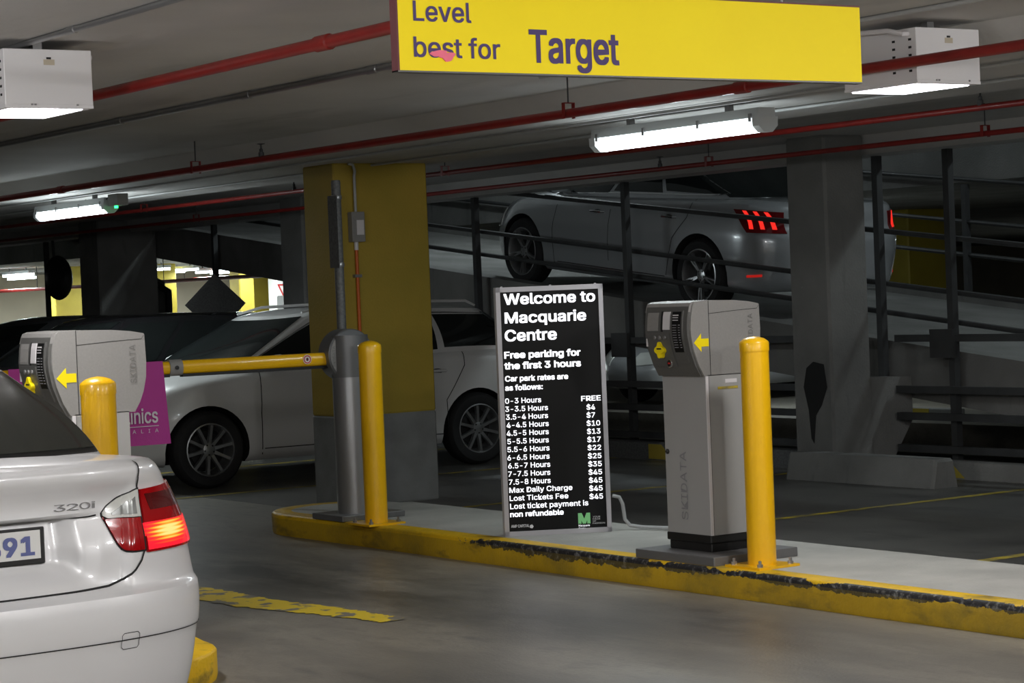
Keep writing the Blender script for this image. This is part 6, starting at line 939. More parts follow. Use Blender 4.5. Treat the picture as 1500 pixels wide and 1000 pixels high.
class Car:
    """local frame: x forward from the rear bumper, y left, z up"""
    def __init__(s, S, name, label, loc, rotz, pitch=0, cat='car', group=None):
        s.S = S; s.L = S['L']; s.Lr, s.Lf = S.get('Lr', .6), S.get('Lf', .8)
        s.nr, s.nf = S.get('nr', 3.0), S.get('nf', 2.6)
        z_, w_, dr_, df_ = zip(*S['levels'])     # h, half width, rear inset, front inset
        s.w = crom(z_, w_); s.dr = crom(z_, dr_); s.df = crom(z_, df_)
        s.zs = crom(*zip(*S['shoulder'])); s.zb = crom(*zip(*S['bottom']))
        s.dent = S.get('dent'); s.paint = S['paint']
        s.t = thing(name, label, cat, loc, rotz, group); s.t.rotation_euler = (0, -pitch, rotz)
    def B(s, t, h, side=-1):
        """lower body surface; t 0..1 round the rear corner, 1..2 side, 2..3 round the front corner"""
        if t < 0: t = -t; side = -side
        if t > 3: t = 6-t; side = -side
        L, Lr, Lf = s.L, s.Lr, s.Lf; w = s.w(h)
        tw = lambda x: 1 - s.S.get('taper', .035)*((x-L/2)/(L/2))**2
        if t <= 1:
            a = t*math.pi/2; x = s.dr(h) + (Lr-s.dr(h))*(1-max(math.cos(a), 0)**(2/s.nr)); y = w*math.sin(a)**(2/s.nr)
        elif t <= 2: x = Lr+(L-Lf-Lr)*(t-1); y = w
        else:
            a = (3-t)*math.pi/2; x0 = L-s.df(h); x = x0 - (Lf-s.df(h))*(1-max(math.cos(a), 0)**(2/s.nf)); y = w*math.sin(a)**(2/s.nf)
        y *= tw(x)
        z = s.zb(x) + (s.zs(x)-s.zb(x))*h
        if s.dent: x, y, z = s.dent(x, y, z, t)
        return Vector((x, y*side, z))
    def deck(s, x, f):    # crown of the bonnet / boot lid
        return s.S['crown'](x)*(1-f*f)
    def G(s, t, h, side=-1):
        """cabin surface"""
        if t < 0: t = -t; side = -side
        if t > 3: t = 6-t; side = -side
        c = s.S['cabin']
        xr = c['xr'][0]+(c['xr'][1]-c['xr'][0])*h + c.get('br', .05)*math.sin(math.pi*h)*-1
        xf = c['xf'][0]+(c['xf'][1]-c['xf'][0])*h + c.get('bf', .04)*math.sin(math.pi*h)
        w = c['w'][0]+(c['w'][1]-c['w'][0])*h + c.get('bw', .03)*math.sin(math.pi*h)
        qr, qf, n = c.get('qr', .30), c.get('qf', .35), c.get('n', 2.8)
        if t <= 1:
            a = t*math.pi/2; x = xr+qr*(1-max(math.cos(a), 0)**(2/n)); y = w*math.sin(a)**(2/n)
        elif t <= 2: x = xr+qr+(xf-qf-xr-qr)*(t-1); y = w
        else:
            a = (3-t)*math.pi/2; x = xf-qf*(1-max(math.cos(a), 0)**(2/n)); y = w*math.sin(a)**(2/n)
        y *= 1-c.get('tap', .05)*((x-(xr+xf)/2)/((xf-xr)/2))**2
        xb = min(max(x, .02), s.L-.02)
        z0 = s.zs(xb)-.03; z1 = c['roof'](x)
        return Vector((x, y*side, z0+(z1-z0)*h))
    def nrm(s, F, t, h, side):
        e = .004; d1 = F(t+e, h, side)-F(t-e, h, side); d2 = F(t, min(h+e, 1), side)-F(t, max(h-e, 0), side)
        n = d1.cross(d2)
        if n.length < 1e-9: return Vector((0, 0, 1))
        n.normalize(); p = F(t, h, side); c = Vector((s.L/2, 0, p.z))
        return n if n.dot(p-c) > 0 else -n
    def patch(s, F, t0, t1, bot, top, name, m, side=-1, off=.004, nt=16, nh=6, parent=None, edge=True, smooth=True):
        """sheet lying on a surface; bot/top: h values or functions of u 0..1; t0/t1 numbers or functions of v 0..1"""
        fb = bot if callable(bot) else (lambda u: bot); ft = top if callable(top) else (lambda u: top)
        g0 = t0 if callable(t0) else (lambda v: t0); g1 = t1 if callable(t1) else (lambda v: t1)
        v = []; fr = []
        for i in range(nt+1):
            for j in range(nh+1):
                u, q = i/nt, j/nh
                t = g0(q)+(g1(q)-g0(q))*u; h = fb(u)+(ft(u)-fb(u))*q
                p = F(t, h, side); n = s.nrm(F, t, h, side); v.append(p+n*off); fr.append(p-n*.004)
        f = grid_faces(nt+1, nh+1); W_ = nh+1; N = len(v); v += fr
        rim = [i*W_ for i in range(nt+1)] + [nt*W_+j for j in range(1, nh+1)] + [i*W_+nh for i in range(nt-1, -1, -1)] + [j for j in range(nh-1, 0, -1)]
        f += [(rim[k], rim[(k+1) % len(rim)], N+rim[(k+1) % len(rim)], N+rim[k]) for k in range(len(rim))]
        return link_mesh(name, v, f, m, parent or s.t, smooth, 40)
    def strip(s, F, pts, wd, name='panel_gap', m=None, side=-1, off=.0015, k=6, parent=None):
        """thin line on a surface through (t, h) points"""
        P = []
        for a, b in zip(pts, pts[1:]):
            for i in range(k): P.append((a[0]+(b[0]-a[0])*i/k, a[1]+(b[1]-a[1])*i/k))
        P.append(pts[-1]); C3 = [F(*p, side) for p in P]; v = []
        for i, p in enumerate(P):
            d = (C3[min(i+1, len(P)-1)]-C3[max(i-1, 0)]).normalized(); n = s.nrm(F, p[0], p[1], side); b = d.cross(n).normalized()
            v += [C3[i]+n*off+b*wd/2, C3[i]+n*off-b*wd/2]
        return link_mesh(name, v, [(2*i, 2*i+1, 2*i+3, 2*i+2) for i in range(len(P)-1)], m or M['seam'], parent or s.t)
    def tx(s, x):          # t for an x on the straight side
        return 1+(x-s.Lr)/(s.L-s.Lf-s.Lr)
    def hz(s, x, z): return (z-s.zb(x))/(s.zs(x)-s.zb(x))
    def build_body(s, nr=22, ns=44, nf=22, nh=22, hs=None):
        S = s.S
        T = [i/nr for i in range(nr)] + [1+i/ns for i in range(ns)] + [2+i/nf for i in range(nf+1)]
        # even spacing round the corners
        def warp(t):
            if t < 1: return (t**1.0)
            return t
        H = hs or [j/nh for j in range(nh+1)]
        nh = len(H)-1
        v = []; f = []
        W_ = nh+1; nT = len(T)
        for side in (-1, 1):
            for t in T:
                for h in H: v.append(s.B(warp(t), h, side))
        f1 = grid_faces(nT, W_); f += f1 + [tuple(a+nT*W_ for a in reversed(q)) for q in f1]
        # top deck and bottom
        mm = 14
        base = len(v)
        for i, t in enumerate(T):
            a = v[i*W_+nh]; b = v[nT*W_+i*W_+nh]
            for j in range(mm+1):
                q = j/mm; p = a.lerp(b, q); fz = abs(2*q-1); v.append(Vector((p.x, p.y, p.z+s.deck(p.x, fz))))
        f += [tuple(reversed(q)) for q in [(base+x_[0], base+x_[1], base+x_[2], base+x_[3]) for x_ in grid_faces(nT, mm+1)]]
        for i in range(nT-1):
            f.append((i*W_, (i+1)*W_, nT*W_+(i+1)*W_, nT*W_+i*W_))
        o = link_mesh('body', v, f, s.paint, s.t)
        import bmesh
        bm = bmesh.new(); bm.from_mesh(o.data); bmesh.ops.remove_doubles(bm, verts=bm.verts, dist=.0004)
        bmesh.ops.dissolve_degenerate(bm, edges=bm.edges, dist=.0002)
        bmesh.ops.recalc_face_normals(bm, faces=bm.faces); bm.to_mesh(o.data); bm.free()
        s.body = o
        return o
    def cut_arches(s, axles, r, z):
        cb = MB()
        W_ = s.S['levels'][0][1]+.3
        for x in axles:
            for sd in (-1, 1):
                ya, yb = (.52, W_) if sd > 0 else (-W_, -.52)
                prof = [(x+r*math.cos(2*math.pi*k/40), z+r*math.sin(2*math.pi*k/40)) for k in range(40)]
                cb.prism(prof, (ya, yb), 'y')
        c = cb.build('cutter', M['seam'])
        c.data.update()
        import bmesh
        bm = bmesh.new(); bm.from_mesh(c.data); bmesh.ops.recalc_face_normals(bm, faces=bm.faces); bm.to_mesh(c.data); bm.free()
        o = s.body; par = o.parent; o.parent = None
        md = o.modifiers.new('b', 'BOOLEAN'); md.object = c; md.operation = 'DIFFERENCE'; md.solver = 'EXACT'
        dg = bpy.context.evaluated_depsgraph_get(); dg.update(); me = bpy.data.meshes.new_from_object(o.evaluated_get(dg))
        o.modifiers.clear(); o.data = me; o.parent = par; bpy.data.objects.remove(c)
        # the wheel housing is dark
        me.materials.clear(); me.materials.append(s.paint); me.materials.append(M['seam'])
        n = 0
        for p in me.polygons:
            c_ = p.center
            for x in axles:
                d = math.hypot(c_.x-x, c_.z-z)
                if abs(c_.y) < .53 and abs(c_.y) > .5 and d < r*1.02 and abs(p.normal.y) > .9: p.material_index = 1
                elif abs(d-r) < .03 and abs(p.normal.y) < .3 and abs(c_.y) < s.S['levels'][0][1]+.2 and abs(c_.y) > .5 and c_.z < z+r+.01:
                    rad = Vector(((c_.x-x), 0, (c_.z-z))).normalized()
                    if abs(p.normal.dot(rad)) > .9: p.material_index = 1
        return me
    def build_cabin(s):
        T = [i/16 for i in range(16)] + [1+i/22 for i in range(22)] + [2+i/16 for i in range(17)]; H = [j/12 for j in range(13)]
        v = []; f = []; W_ = 13; nT = len(T)
        for side in (-1, 1):
            for t in T:
                for h in H: v.append(s.G(t, h, side))
        f1 = grid_faces(nT, W_); f += f1 + [tuple(a+nT*W_ for a in reversed(q)) for q in f1]
        mm = 14; base = len(v); cr = s.S['cabin'].get('crown', .05)
        x0 = v[12].x; x1 = v[(nT-1)*W_+12].x
        for i in range(nT):
            a = v[i*W_+12]; b = v[nT*W_+i*W_+12]; e = min(1, max(0, (a.x-x0)/.35))*min(1, max(0, (x1-a.x)/.35)); e = math.sqrt(max(e, 0))
            for j in range(mm+1):
                q = j/mm; p = a.lerp(b, q); fz = abs(2*q-1); v.append(Vector((p.x, p.y, p.z+cr*(1-fz**2.2)*e)))
        f += [tuple(base+a for a in reversed(q)) for q in grid_faces(nT, mm+1)]
        n0 = len(s.body.data.vertices); me = s.body.data
        vs = [tuple(p.co) for p in me.vertices] + [tuple(p) for p in v]
        fs = [tuple(p.vertices) for p in me.polygons] + [tuple(a+n0 for a in q) for q in f]
        mi = [p.material_index for p in me.polygons] + [0]*len(f)
        m2 = bpy.data.meshes.new('body'); m2.from_pydata(vs, [], fs); m2.update()
        for q in me.materials: m2.materials.append(q)
        m2.polygons.foreach_set('material_index', mi); m2.polygons.foreach_set('use_smooth', [True]*len(fs))
        import bmesh
        bm = bmesh.new(); bm.from_mesh(m2); bmesh.ops.remove_doubles(bm, verts=bm.verts, dist=.0003); bmesh.ops.dissolve_degenerate(bm, edges=bm.edges, dist=.0002)
        bmesh.ops.recalc_face_normals(bm, faces=bm.faces); bm.to_mesh(m2); bm.free()
        m2.set_sharp_from_angle(angle=R(38))
        s.body.data = m2
    def wheels(s, axles, R_, rr, track, spokes, wd=.21, double=False, sides=(-1, 1)):
        tyre = [(rr, -wd/2+.012), (rr+.02, -wd/2), (R_-.03, -wd/2+.004), (R_-.006, -wd/2+.03), (R_, -wd/2+.055), (R_, wd/2-.055), (R_-.006, wd/2-.03), (R_-.03, wd/2-.004), (rr+.02, wd/2), (rr, wd/2-.012)]
        rimp = [(rr-.03, -.04), (rr-.018, .02), (rr-.016, wd/2-.035), (rr-.006, wd/2-.006), (rr+.004, wd/2-.008), (rr+.004, wd/2-.03), (rr-.03, -.04)]
        sp = MB()
        for k in range(spokes):
            a0 = 2*math.pi*k/spokes
            for dlt in ((-.10, .10) if double else (0,)):
                a = a0+dlt; ca, sa = math.cos(a), math.sin(a); ca0, sa0 = math.cos(a0), math.sin(a0)
                w0, w1 = (.015, .010) if double else (.021, .017)
                r0_, r1_ = .045, rr-.012; pts = []
                for r_, w_, yy in ((r0_, w0, wd/2-.035), ((r0_+r1_)/2, (w0+w1)/2*.8, wd/2-.022), (r1_, w1, wd/2-.018)):
                    cx = (ca if r_ > r0_ else ca0)*r_; cz = (sa if r_ > r0_ else sa0)*r_
                    for sg_, y2 in ((-1, yy-.03), (-.75, yy), (.75, yy), (1, yy-.03)): pts.append((cx-sa*w_*sg_, y2, cz+ca*w_*sg_))
                sp.add(pts, [(i*4+j, i*4+(j+1) % 4, (i+1)*4+(j+1) % 4, (i+1)*4+j) for i in range(2) for j in range(4)])
        proto = None
        for x in axles:
            for sd in sides:
                e = MB().lathe(tyre, axis='y', n=40, caps=False)
                w_ = e.build('wheel', M['tyre'], s.t, True, 40); w_.location = (x, sd*track, R_)
                w_.rotation_euler = (0, 0.4*x, 0 if sd > 0 else math.pi)
                MB().lathe(rimp, axis='y', n=40, caps=False).build('rim', M['alloy'], w_, True, 40)
                MB().add(sp.v, sp.f).build('spokes', M['alloy'], w_, True, 30)
                MB().lathe([(.055, wd/2-.05), (.055, wd/2-.034), (.028, wd/2-.028), (0, wd/2-.027)], axis='y', n=20).build('hub_cap', M['alloy'], w_, True, 30)
                MB().lathe([(rr-.03, -.045), (rr-.03, -.04), (.15, -.02), (.15, .0), (0, .0)], axis='y', n=24).build('brake_disc', M['hub'], w_)
                b = MB()
                for k in range(5): b.lathe([(.009, wd/2-.045), (.009, wd/2-.030), (0, wd/2-.03)], (.042*math.cos(k*1.2566), 0, .042*math.sin(k*1.2566)), 'y', 6)
                b.build('wheel_nuts', M['hub'], w_)
    def handle(s, x, z, side, m=None, ln=.2):
        t = s.tx(x); h = s.hz(x, z); p = s.B(t, h, side); n = s.nrm(s.B, t, h, side)
        b = MB(); yy = p.y; sg_ = 1 if n.y > 0 else -1
        b.tube([(x-ln/2, yy-sg_*.004, z), (x-ln/2+.02, yy+sg_*.026, z+.002), (x, yy+sg_*.034, z+.004), (x+ln/2-.02, yy+sg_*.026, z+.002), (x+ln/2, yy-sg_*.004, z)], [.010, .012, .013, .012, .010], 8)
        o = b.build('door_handle', m or s.paint, s.t, True)
        v = [(x+.05*math.cos(a)*1.2, yy+sg_*.002, z+.024*math.sin(a)) for a in [2*math.pi*i/14 for i in range(14)]]
        link_mesh('handle_recess', v, [tuple(range(14))], M['hub'], o)
        return o
    def mirror(s, x, z, side, m=None):
        y = s.S['cabin']['w'][0]*side
        b = MB(); sd = side; v = []
        n = 12
        for k, (dx, sc_) in enumerate(((.0, .85), (.03, 1), (.08, .95), (.13, .6), (.15, .25))):
            v += [(x+dx, y+sd*(.17+.105*sc_*math.cos(2*math.pi*i/n)), z+.06*sc_*math.sin(2*math.pi*i/n)) for i in range(n)]
        b.add(v, [(k*n+i, k*n+(i+1) % n, (k+1)*n+(i+1) % n, (k+1)*n+i) for k in range(4) for i in range(n)] + [tuple(range(n)), tuple(range(4*n, 5*n))])
        b.tube([(x+.05, y-sd*.02, z-.045), (x+.04, y+sd*.10, z-.02)], [.03, .022], 8)
        return b.build('door_mirror', m or s.paint, s.t, True, 50)

def const(v): return lambda x: v
GL = M['glass']

# ------------------------------------------------------------------ silver sedan, foreground left (seen from behind)
def sedan_dent(x, y, z, t):
    # rear face only: plate recess, boot lid edge, lip
    if x < .5 and t < 1.2:
        ss = lambda a, b, q: max(0, min(1, (q-a)/(b-a)))
        ay = abs(y)
        k = (1-ss(.275, .345, ay))*ss(.73, .775, z)*(1-ss(.905, .918, z))
        x += .055*k
        # soft crease outside the recess
        x += .018*(1-ss(.34, .41, ay-(z-.82)*.25))*ss(.70, .74, z)*(1-ss(.905, .925, z))
        # bumper horns stand proud of the boot lid
        lid = (1-ss(.475, .50, ay-(z-.75)*.12))*ss(.672, .690, z)
        x += .022*lid*(1-ss(.95, 1.0, z))
    return x, y, z
hb = lambda z: (z-.22)/.85
SED = dict(L=4.52, Lr=.50, Lf=.8, nr=2.7, nf=2.5, taper=.03, paint=M['silver'],
    levels=[(hb(.22), 0.7740, .16, .12), (hb(.30), 0.8240, .08, .05), (hb(.38), 0.8460, .045, .03), (hb(.46), 0.8590, .022, .0), (hb(.525), 0.8670, .006, 0), (hb(.54), 0.8730, .0, 0), (hb(.62), 0.8770, -.012, .0), (hb(.668), 0.8740, -.006, .0),
            (hb(.685), 0.8670, .022, .01), (hb(.74), 0.8580, .034, .04), (hb(.80), 0.8460, .034, .08), (hb(.88), 0.8260, .052, .15), (hb(.95), 0.7960, .064, .25), (hb(.985), 0.7790, .062, .3), (hb(1.02), 0.7590, .030, .38), (hb(1.048), 0.7390, .022, .4), (hb(1.064), 0.7190, .034, .43), (hb(1.07), 0.6890, .052, .48)],
    shoulder=[(0, 1.07), (.7, 1.055), (2, .99), (3.3, .93), (3.9, .87), (4.52, .70)], bottom=[(0, .22), (4.52, .20)],
    crown=lambda x: .018 if x < .9 else .05, dent=sedan_dent,
    cabin=dict(xr=(.60, 1.24), xf=(3.30, 2.48), w=(.735, .575), qr=.16, qf=.35, n=3.4, br=.05, bf=.04, bw=.05, tap=.03, roof=crom((1.1, 1.5, 2.2, 2.9), (1.352, 1.382, 1.395, 1.35)), crown=.04))
BX, BY = 2.385, 6.26
car = Car(SED, 'silver_sedan', 'silver sedan with a lit brake light in the foreground at left, seen from behind', (BX, BY, 0), R(90))
NZ = sorted(set([round(hb(z), 4) for z in (.22, .26, .30, .34, .38, .42, .46, .50, .525, .533, .54, .56, .58, .60, .62, .64, .655, .668, .677, .685, .695, .71, .725, .74, .755, .77, .79, .81, .83, .85, .87, .89, .900, .906, .912, .918, .925, .94, .955, .97, .985, 1.0, 1.02, 1.035, 1.048, 1.056, 1.064, 1.068, 1.07)]))
car.build_body(nr=90, ns=34, nf=16, hs=NZ); car.cut_arches((1.0, 3.76), .345, .31); car.build_cabin(); car.wheels((1.0, 3.76), .316, .215, .76, 5, double=True)
def tz(y, z):
    """(t, h) of a point of the rear face given lateral distance and height"""
    h = hb(z); q = min(y/(car.w(h)*.97), .9999); return math.asin(q**(car.nr/2))/(math.pi/2), h
def pline(pts): return lambda u: np.interp(u, [p[0] for p in pts], [p[1] for p in pts])
def rearpatch(y0_, y1_, bot, top, name, m, off=.004, nt=20, nh=8, side=-1, parent=None, tmax=None):
    """bot/top: lists of (y, z)"""
    v = []; fr = []
    for i in range(nt+1):
        y = y0_+(y1_-y0_)*i/nt
        zb_ = np.interp(y, [p[0] for p in bot], [p[1] for p in bot]); zt_ = np.interp(y, [p[0] for p in top], [p[1] for p in top])
        for j in range(nh+1):
            z = zb_+(zt_-zb_)*j/nh; t, h = tz(y, z); p = car.B(t, h, side); n = car.nrm(car.B, t, h, side); n = (n+Vector((-1, 0, 0))*.6).normalized()
            v.append(p+n*off); fr.append(p-n*.006)
    f = grid_faces(nt+1, nh+1); W_ = nh+1; N = len(v); v += fr
    rim = [i*W_ for i in range(nt+1)] + [nt*W_+j for j in range(1, nh+1)] + [i*W_+nh for i in range(nt-1, -1, -1)] + [j for j in range(nh-1, 0, -1)]
    f += [(rim[k], rim[(k+1) % len(rim)], N+rim[(k+1) % len(rim)], N+rim[k]) for k in range(len(rim))]
    return link_mesh(name, v, f, m, parent or car.t, True, 45)
for sd in (-1, 1):
    # inner light on the boot lid
    top = [(.42, .915), (.44, .935), (.48, .958), (.54, .977), (.565, .982)]
    bot = [(.42, .912), (.44, .868), (.46, .825), (.475, .805), (.49, .796), (.52, .793), (.565, .793)]
    e = rearpatch(.42, .562, [(a, b-.003) for a, b in bot], [(a, b+.003) for a, b in top], 'inner_light_surround', M['seam'], .003, side=sd)
    split = [(.42, .900), (.565, .896)]
    rearpatch(.424, .555, [(a, max(b, np.interp(a, [.42, .565], [.9, .896]))) for a, b in bot], top, 'reversing_lens', M['clearlens'], .008, side=sd, parent=e)
    rearpatch(.455, .540, [(.455, .908), (.54, .905)], [(.455, .914), (.50, .935), (.54, .958)], 'reversing_reflector', M['greylens'], .0105, side=sd, parent=e)
    rearpatch(.424, .552, [(a, b+.003) for a, b in bot], [(.42, .898), (.565, .893)], 'red_lens', M['redlens'], .008, side=sd, parent=e)
    rearpatch(.535, .549, [(.535, .80), (.549, .80)], [(.535, .882), (.549, .882)], 'red_lens_rib', M['redlit'], .0095, nt=3, side=sd, parent=e).data.materials[0] = M['redlens']
    # outer light wrapping the corner, in (t, h)
    lo = tz(.562, .8)[0]
    def tt(z): return tz(.562, z)[0]
    def h2(z): return hb(z)
    e = car.patch(car.B, lambda q: tt(.79+.19*q), 1.12, lambda u: h2(.786), lambda u: h2(.978+.012*u), 'outer_light', M['redlens'], sd, .009, 26, 14)
    if True:
        car.patch(car.B, lambda q: tt(.79+.05*q)+.004, .97, lambda u: h2(.793), lambda u: h2(.874), 'lit_red_lens', M['brake'], sd, .0115, 24, 10, parent=e)
        car.patch(car.B, lambda q: tt(.94)+.03, .86, lambda u: h2(.91), lambda u: h2(.962), 'dark_reflector', M['darkred'], sd, .0105, 14, 4, parent=e)
    # shut lines
    def yz(pts): return [tz(*p) for p in pts]
    car.strip(car.B, yz([(.548, 1.066), (.552, 1.02), (.556, .978), (.556, .90), (.556, .80), (.540, .765), (.515, .738), (.475, .712), (.42, .698), (.3, .692), (.1, .690), (.0, .690)]), .007, side=sd, off=.003, k=10)
    car.strip(car.B, yz([(0, .534), (.4, .534), (.6, .534), (.8, .534), (.85, .534)]), .004, side=sd, off=.002, k=8)
    car.strip(car.B, yz([(.0, .9115), (.2, .9115), (.38, .9115), (.405, .914)]), .005, side=sd, off=.002, k=8)
# tow-eye cover
car.strip(car.B, [tz(*p) for p in ((.445, .555), (.495, .555), (.502, .548), (.502, .512), (.495, .505), (.445, .505), (.438, .512), (.438, .548), (.445, .555))], .002, side=-1, off=.002, k=3)
# glass
rw = lambda nm, t, h0, h1, m, off: car.patch(car.G, -t, t, h0, h1, nm, m, -1, off, 40, 10)
rw('rear_window', .80, .115, .93, M['black'], .004)
rw('rear_glass', .755, .155, .90, M['rearglass'], .0075)
car.patch(car.G, 3-.82, 3+.82, .14, .94, 'windscreen', GL, -1, .005, 40, 10)
for sd in (-1, 1):
    car.patch(car.G, 1.04, 1.5, .16, .88, 'side_window', GL, sd, .005, 12, 6); car.patch(car.G, 1.53, lambda q: 2.05-.25*q, .16, .88, 'side_window', GL, sd, .005, 12, 6)
    car.mirror(2.95, 1.0, sd)
    for x in (1.35, 2.3): car.strip(car.B, [(car.tx(x), .2), (car.tx(x), 1.0)], .005, side=sd)
    car.handle(1.55, .82, sd); car.handle(2.5, .80, sd)
    car.patch(car.B, 2.45, 2.85, .62, .86, 'headlight', M['clearlens'], sd, .006)
# number plate
px0 = car.B(0, hb(.84)).x
pt = MB().box(px0-.016, -.242, .782, px0-.001, +.206, .892, .004).build('number_plate_frame', M['black'], car.t)
MB().box(px0-.0185, -.226, .799, px0-.0155, .190, .884).build('number_plate', M['signwhite'], pt)
lettering('891', (px0-.0195, -.052, .812), (0, -1, 0), (0, 0, 1), .155, .058, M['bluetext'], pt, .03, 'plate_characters')
lettering('om.au', (px0-.017, -.055, .7865), (0, -1, 0), (0, 0, 1), .038, .0085, M['machtrim'], pt, .0, 'frame_lettering')
MB().lathe([(.005, -.001), (.005, -.004), (0, -.004)], (px0-.018, -.075, .845), 'x', 8).build('plate_screw', M['bracket'], pt)
# model badge, each character seated on the curved lid
def badge(s_, y0_, widths, z, cap):
    y = y0_
    root = None
    for ch, wd_ in zip(s_, widths):
        p = car.B(*tz(y+wd_/2, z+cap/2)); v, f = text_mesh(ch)
        mnx = min(q[0] for q in v); mxx = max(q[0] for q in v); mxy = max(q[1] for q in v)
        sx = wd_*.86/(mxx-mnx); sy = cap/mxy; n = len(v)
        vv = [(p.x-.006+.10*(-0), -(y+(q[0]-mnx)*sx), z+q[1]*sy) for q in v] + [(p.x+.004, -(y+(q[0]-mnx)*sx), z+q[1]*sy) for q in v]
        ff = [tuple(q) for q in f]; ed = {}
        for q in f:
            for a, b in zip(q, q[1:]+q[:1]):
                if (b, a) in ed: ed.pop((b, a))
                else: ed[(a, b)] = 1
        ff += [(a, b, b+n, a+n) for a, b in ed]
        link_mesh('badge_character', vv, ff, M['badge'], car.t); y += wd_
badge('320i', .262, (.044, .044, .042, .014), .935, .020)
MB().lathe([(.036, -.012), (.036, .0), (0, -.014)], (px0-.03, 0, .965), 'x', 24).build('round_emblem', M['bluetext'], car.t)

# ------------------------------------------------------------------ generic bodies for the other cars
def std_levels(w, tw, rear, front):
    return [(0, w*.90, rear[0]+.10, front[0]+.12), (.08, w*.965, rear[0]+.03, front[0]+.04), (.25, w*.985, rear[0], front[0]), (.45, w, rear[1], front[1]), (.60, w*1.002, rear[1]+.01, front[1]+.02),
            (.75, w*.985, rear[2], front[2]), (.88, w*.965, rear[2]+.01, front[2]+.12), (.95, w*.945, rear[2]+.02, front[2]+.22), (1, tw, rear[2]+.04, front[2]+.32)]

def common(car, cfg):
    """windows, shut lines, lamps and fittings shared by the other cars"""
    c = car
    for sd in cfg.get('sides', (-1, 1)):
        surround = cfg.get('trim')
        for (a, b, h0, h1) in cfg['win']:
            c.patch(c.G, a, b, h0, h1, 'side_window', GL, sd, .006, 16, 8)
        for pts in cfg['gaps']:
            c.strip(c.B, [(c.tx(x), c.hz(x, z)) for x, z in pts], .008, side=sd, off=.002, k=5)
        if 'gapst' in cfg:
            for pts in cfg['gapst']: c.strip(c.B, pts, .007, side=sd, off=.002, k=5)
        for x, z in cfg['handles']: c.handle(x, z, sd, cfg.get('hm'))
        c.mirror(*cfg['mirror'], sd)
        c.patch(c.B, *cfg['head'], 'headlight', M['clearlens'], sd, .007, 14, 6)
        c.patch(c.B, *cfg['tail'], 'tail_light', cfg.get('tm', M['redlens']), sd, .007, 14, 6)
    c.patch(c.G, 3-cfg['ws'], 3+cfg['ws'], .12, .95, 'windscreen', GL, -1, .006, 30, 8)
    c.patch(c.G, -cfg['rw'], cfg['rw'], *cfg.get('rwh', (.25, .92)), 'rear_window', GL, -1, .006, 30, 8)

# white wagon, parked nose to the left behind the island (left side towards us)
WAG = dict(L=4.56, Lr=.55, Lf=.95, nr=3.4, nf=2.3, taper=.04, paint=M['wagonp'],
    levels=std_levels(.89, .80, (.03, .0, .08), (.02, .0, .05)),
    shoulder=[(0, 1.0), (1.0, 1.03), (2.4, .98), (3.1, .95), (3.5, .91), (4.0, .83), (4.56, .68)], bottom=[(0, .30), (.5, .22), (4.1, .20), (4.56, .24)],
    crown=lambda x: .0 if x < 3 else .10,
    cabin=dict(xr=(.14, .55), xf=(3.62, 2.72), w=(.81, .60), qr=.30, qf=.42, n=2.9, br=.04, bf=.05, bw=.035, tap=.05, roof=crom((.4, 1.2, 2.2, 3.0), (1.385, 1.42, 1.435, 1.375)), crown=.035))
wg = Car(WAG, 'white_wagon', 'white station wagon parked behind the yellow column, nose to the left', (12.07, 17.78, 0), R(180))
wg.build_body(nr=26, ns=50, nf=30); wg.cut_arches((.93, 3.62), .375, .315); wg.build_cabin(); wg.wheels((.93, 3.62), .325, .218, .79, 10)
common(wg, dict(win=[(lambda q: .55+.25*q, 1.28, .16, .86), (1.31, 1.62, .13, .88), (1.65, lambda q: 2.12-.14*q, .10, .88)],
    gaps=[[(3.12, .25), (3.13, .6), (3.10, .98)], [(2.05, .25), (2.05, 1.0)], [(1.25, .35), (1.27, .6), (1.05, .9), (1.04, 1.02)], [(1.3, .30), (3.1, .30)]],
    handles=[(1.35, .86), (2.35, .84)], mirror=(2.95, 1.03), head=(2.30, 2.80, .66, .86), tail=(.45, .98, .62, .9), ws=.80, rw=.85))
for sd in (-1, 1):
    rr = MB().tube([(.75, sd*.60, 1.43), (.85, sd*.60, 1.475), (1.6, sd*.60, 1.495), (2.3, sd*.60, 1.485), (2.55, sd*.60, 1.43)], [.010, .013, .013, .013, .010], 8).build('roof_rail', M['wagonp'], wg.t, True)
    ws_ = wg.strip(wg.G, [(2.14, .08), (1.99, .9), (1.6, .915), (1.2, .90), (.85, .88), (.55, .20)], .014, 'window_trim', M['chrome'], sd, .005, 8)
MB().lathe([(.02, 0), (.018, .03), (.004, .05), (.003, .08), (0, .085)], (1.1, 0, 1.475), n=8).build('roof_aerial', M['black'], wg.t)

# steel grey sedan climbing the ramp (left side towards us)
PEU = dict(L=4.79, Lr=.62, Lf=.9, nr=2.8, nf=2.3, taper=.045, paint=M['greyp'],
    levels=std_levels(.925, .80, (.02, -.0, .09), (.02, .0, .05)),
    shoulder=[(0, 1.02), (.5, 1.05), (1.2, 1.03), (2.4, .98), (3.2, .94), (4.0, .87), (4.79, .66)], bottom=[(0, .30), (.5, .22), (4.2, .19), (4.79, .24)],
    crown=lambda x: .02 if x < 1.2 else .08,
    cabin=dict(xr=(.48, 1.40), xf=(3.75, 2.72), w=(.83, .58), qr=.32, qf=.42, n=2.7, br=.03, bf=.05, bw=.04, tap=.06, roof=crom((1.2, 1.7, 2.4, 3.0), (1.36, 1.405, 1.415, 1.36)), crown=.04))
ya = 15.95-1.0
pg = Car(PEU, 'grey_sedan', 'steel grey sedan climbing the ramp with its red tail lights lit', (13.82, ya, rz(ya)+.012), R(90), math.atan(RS))
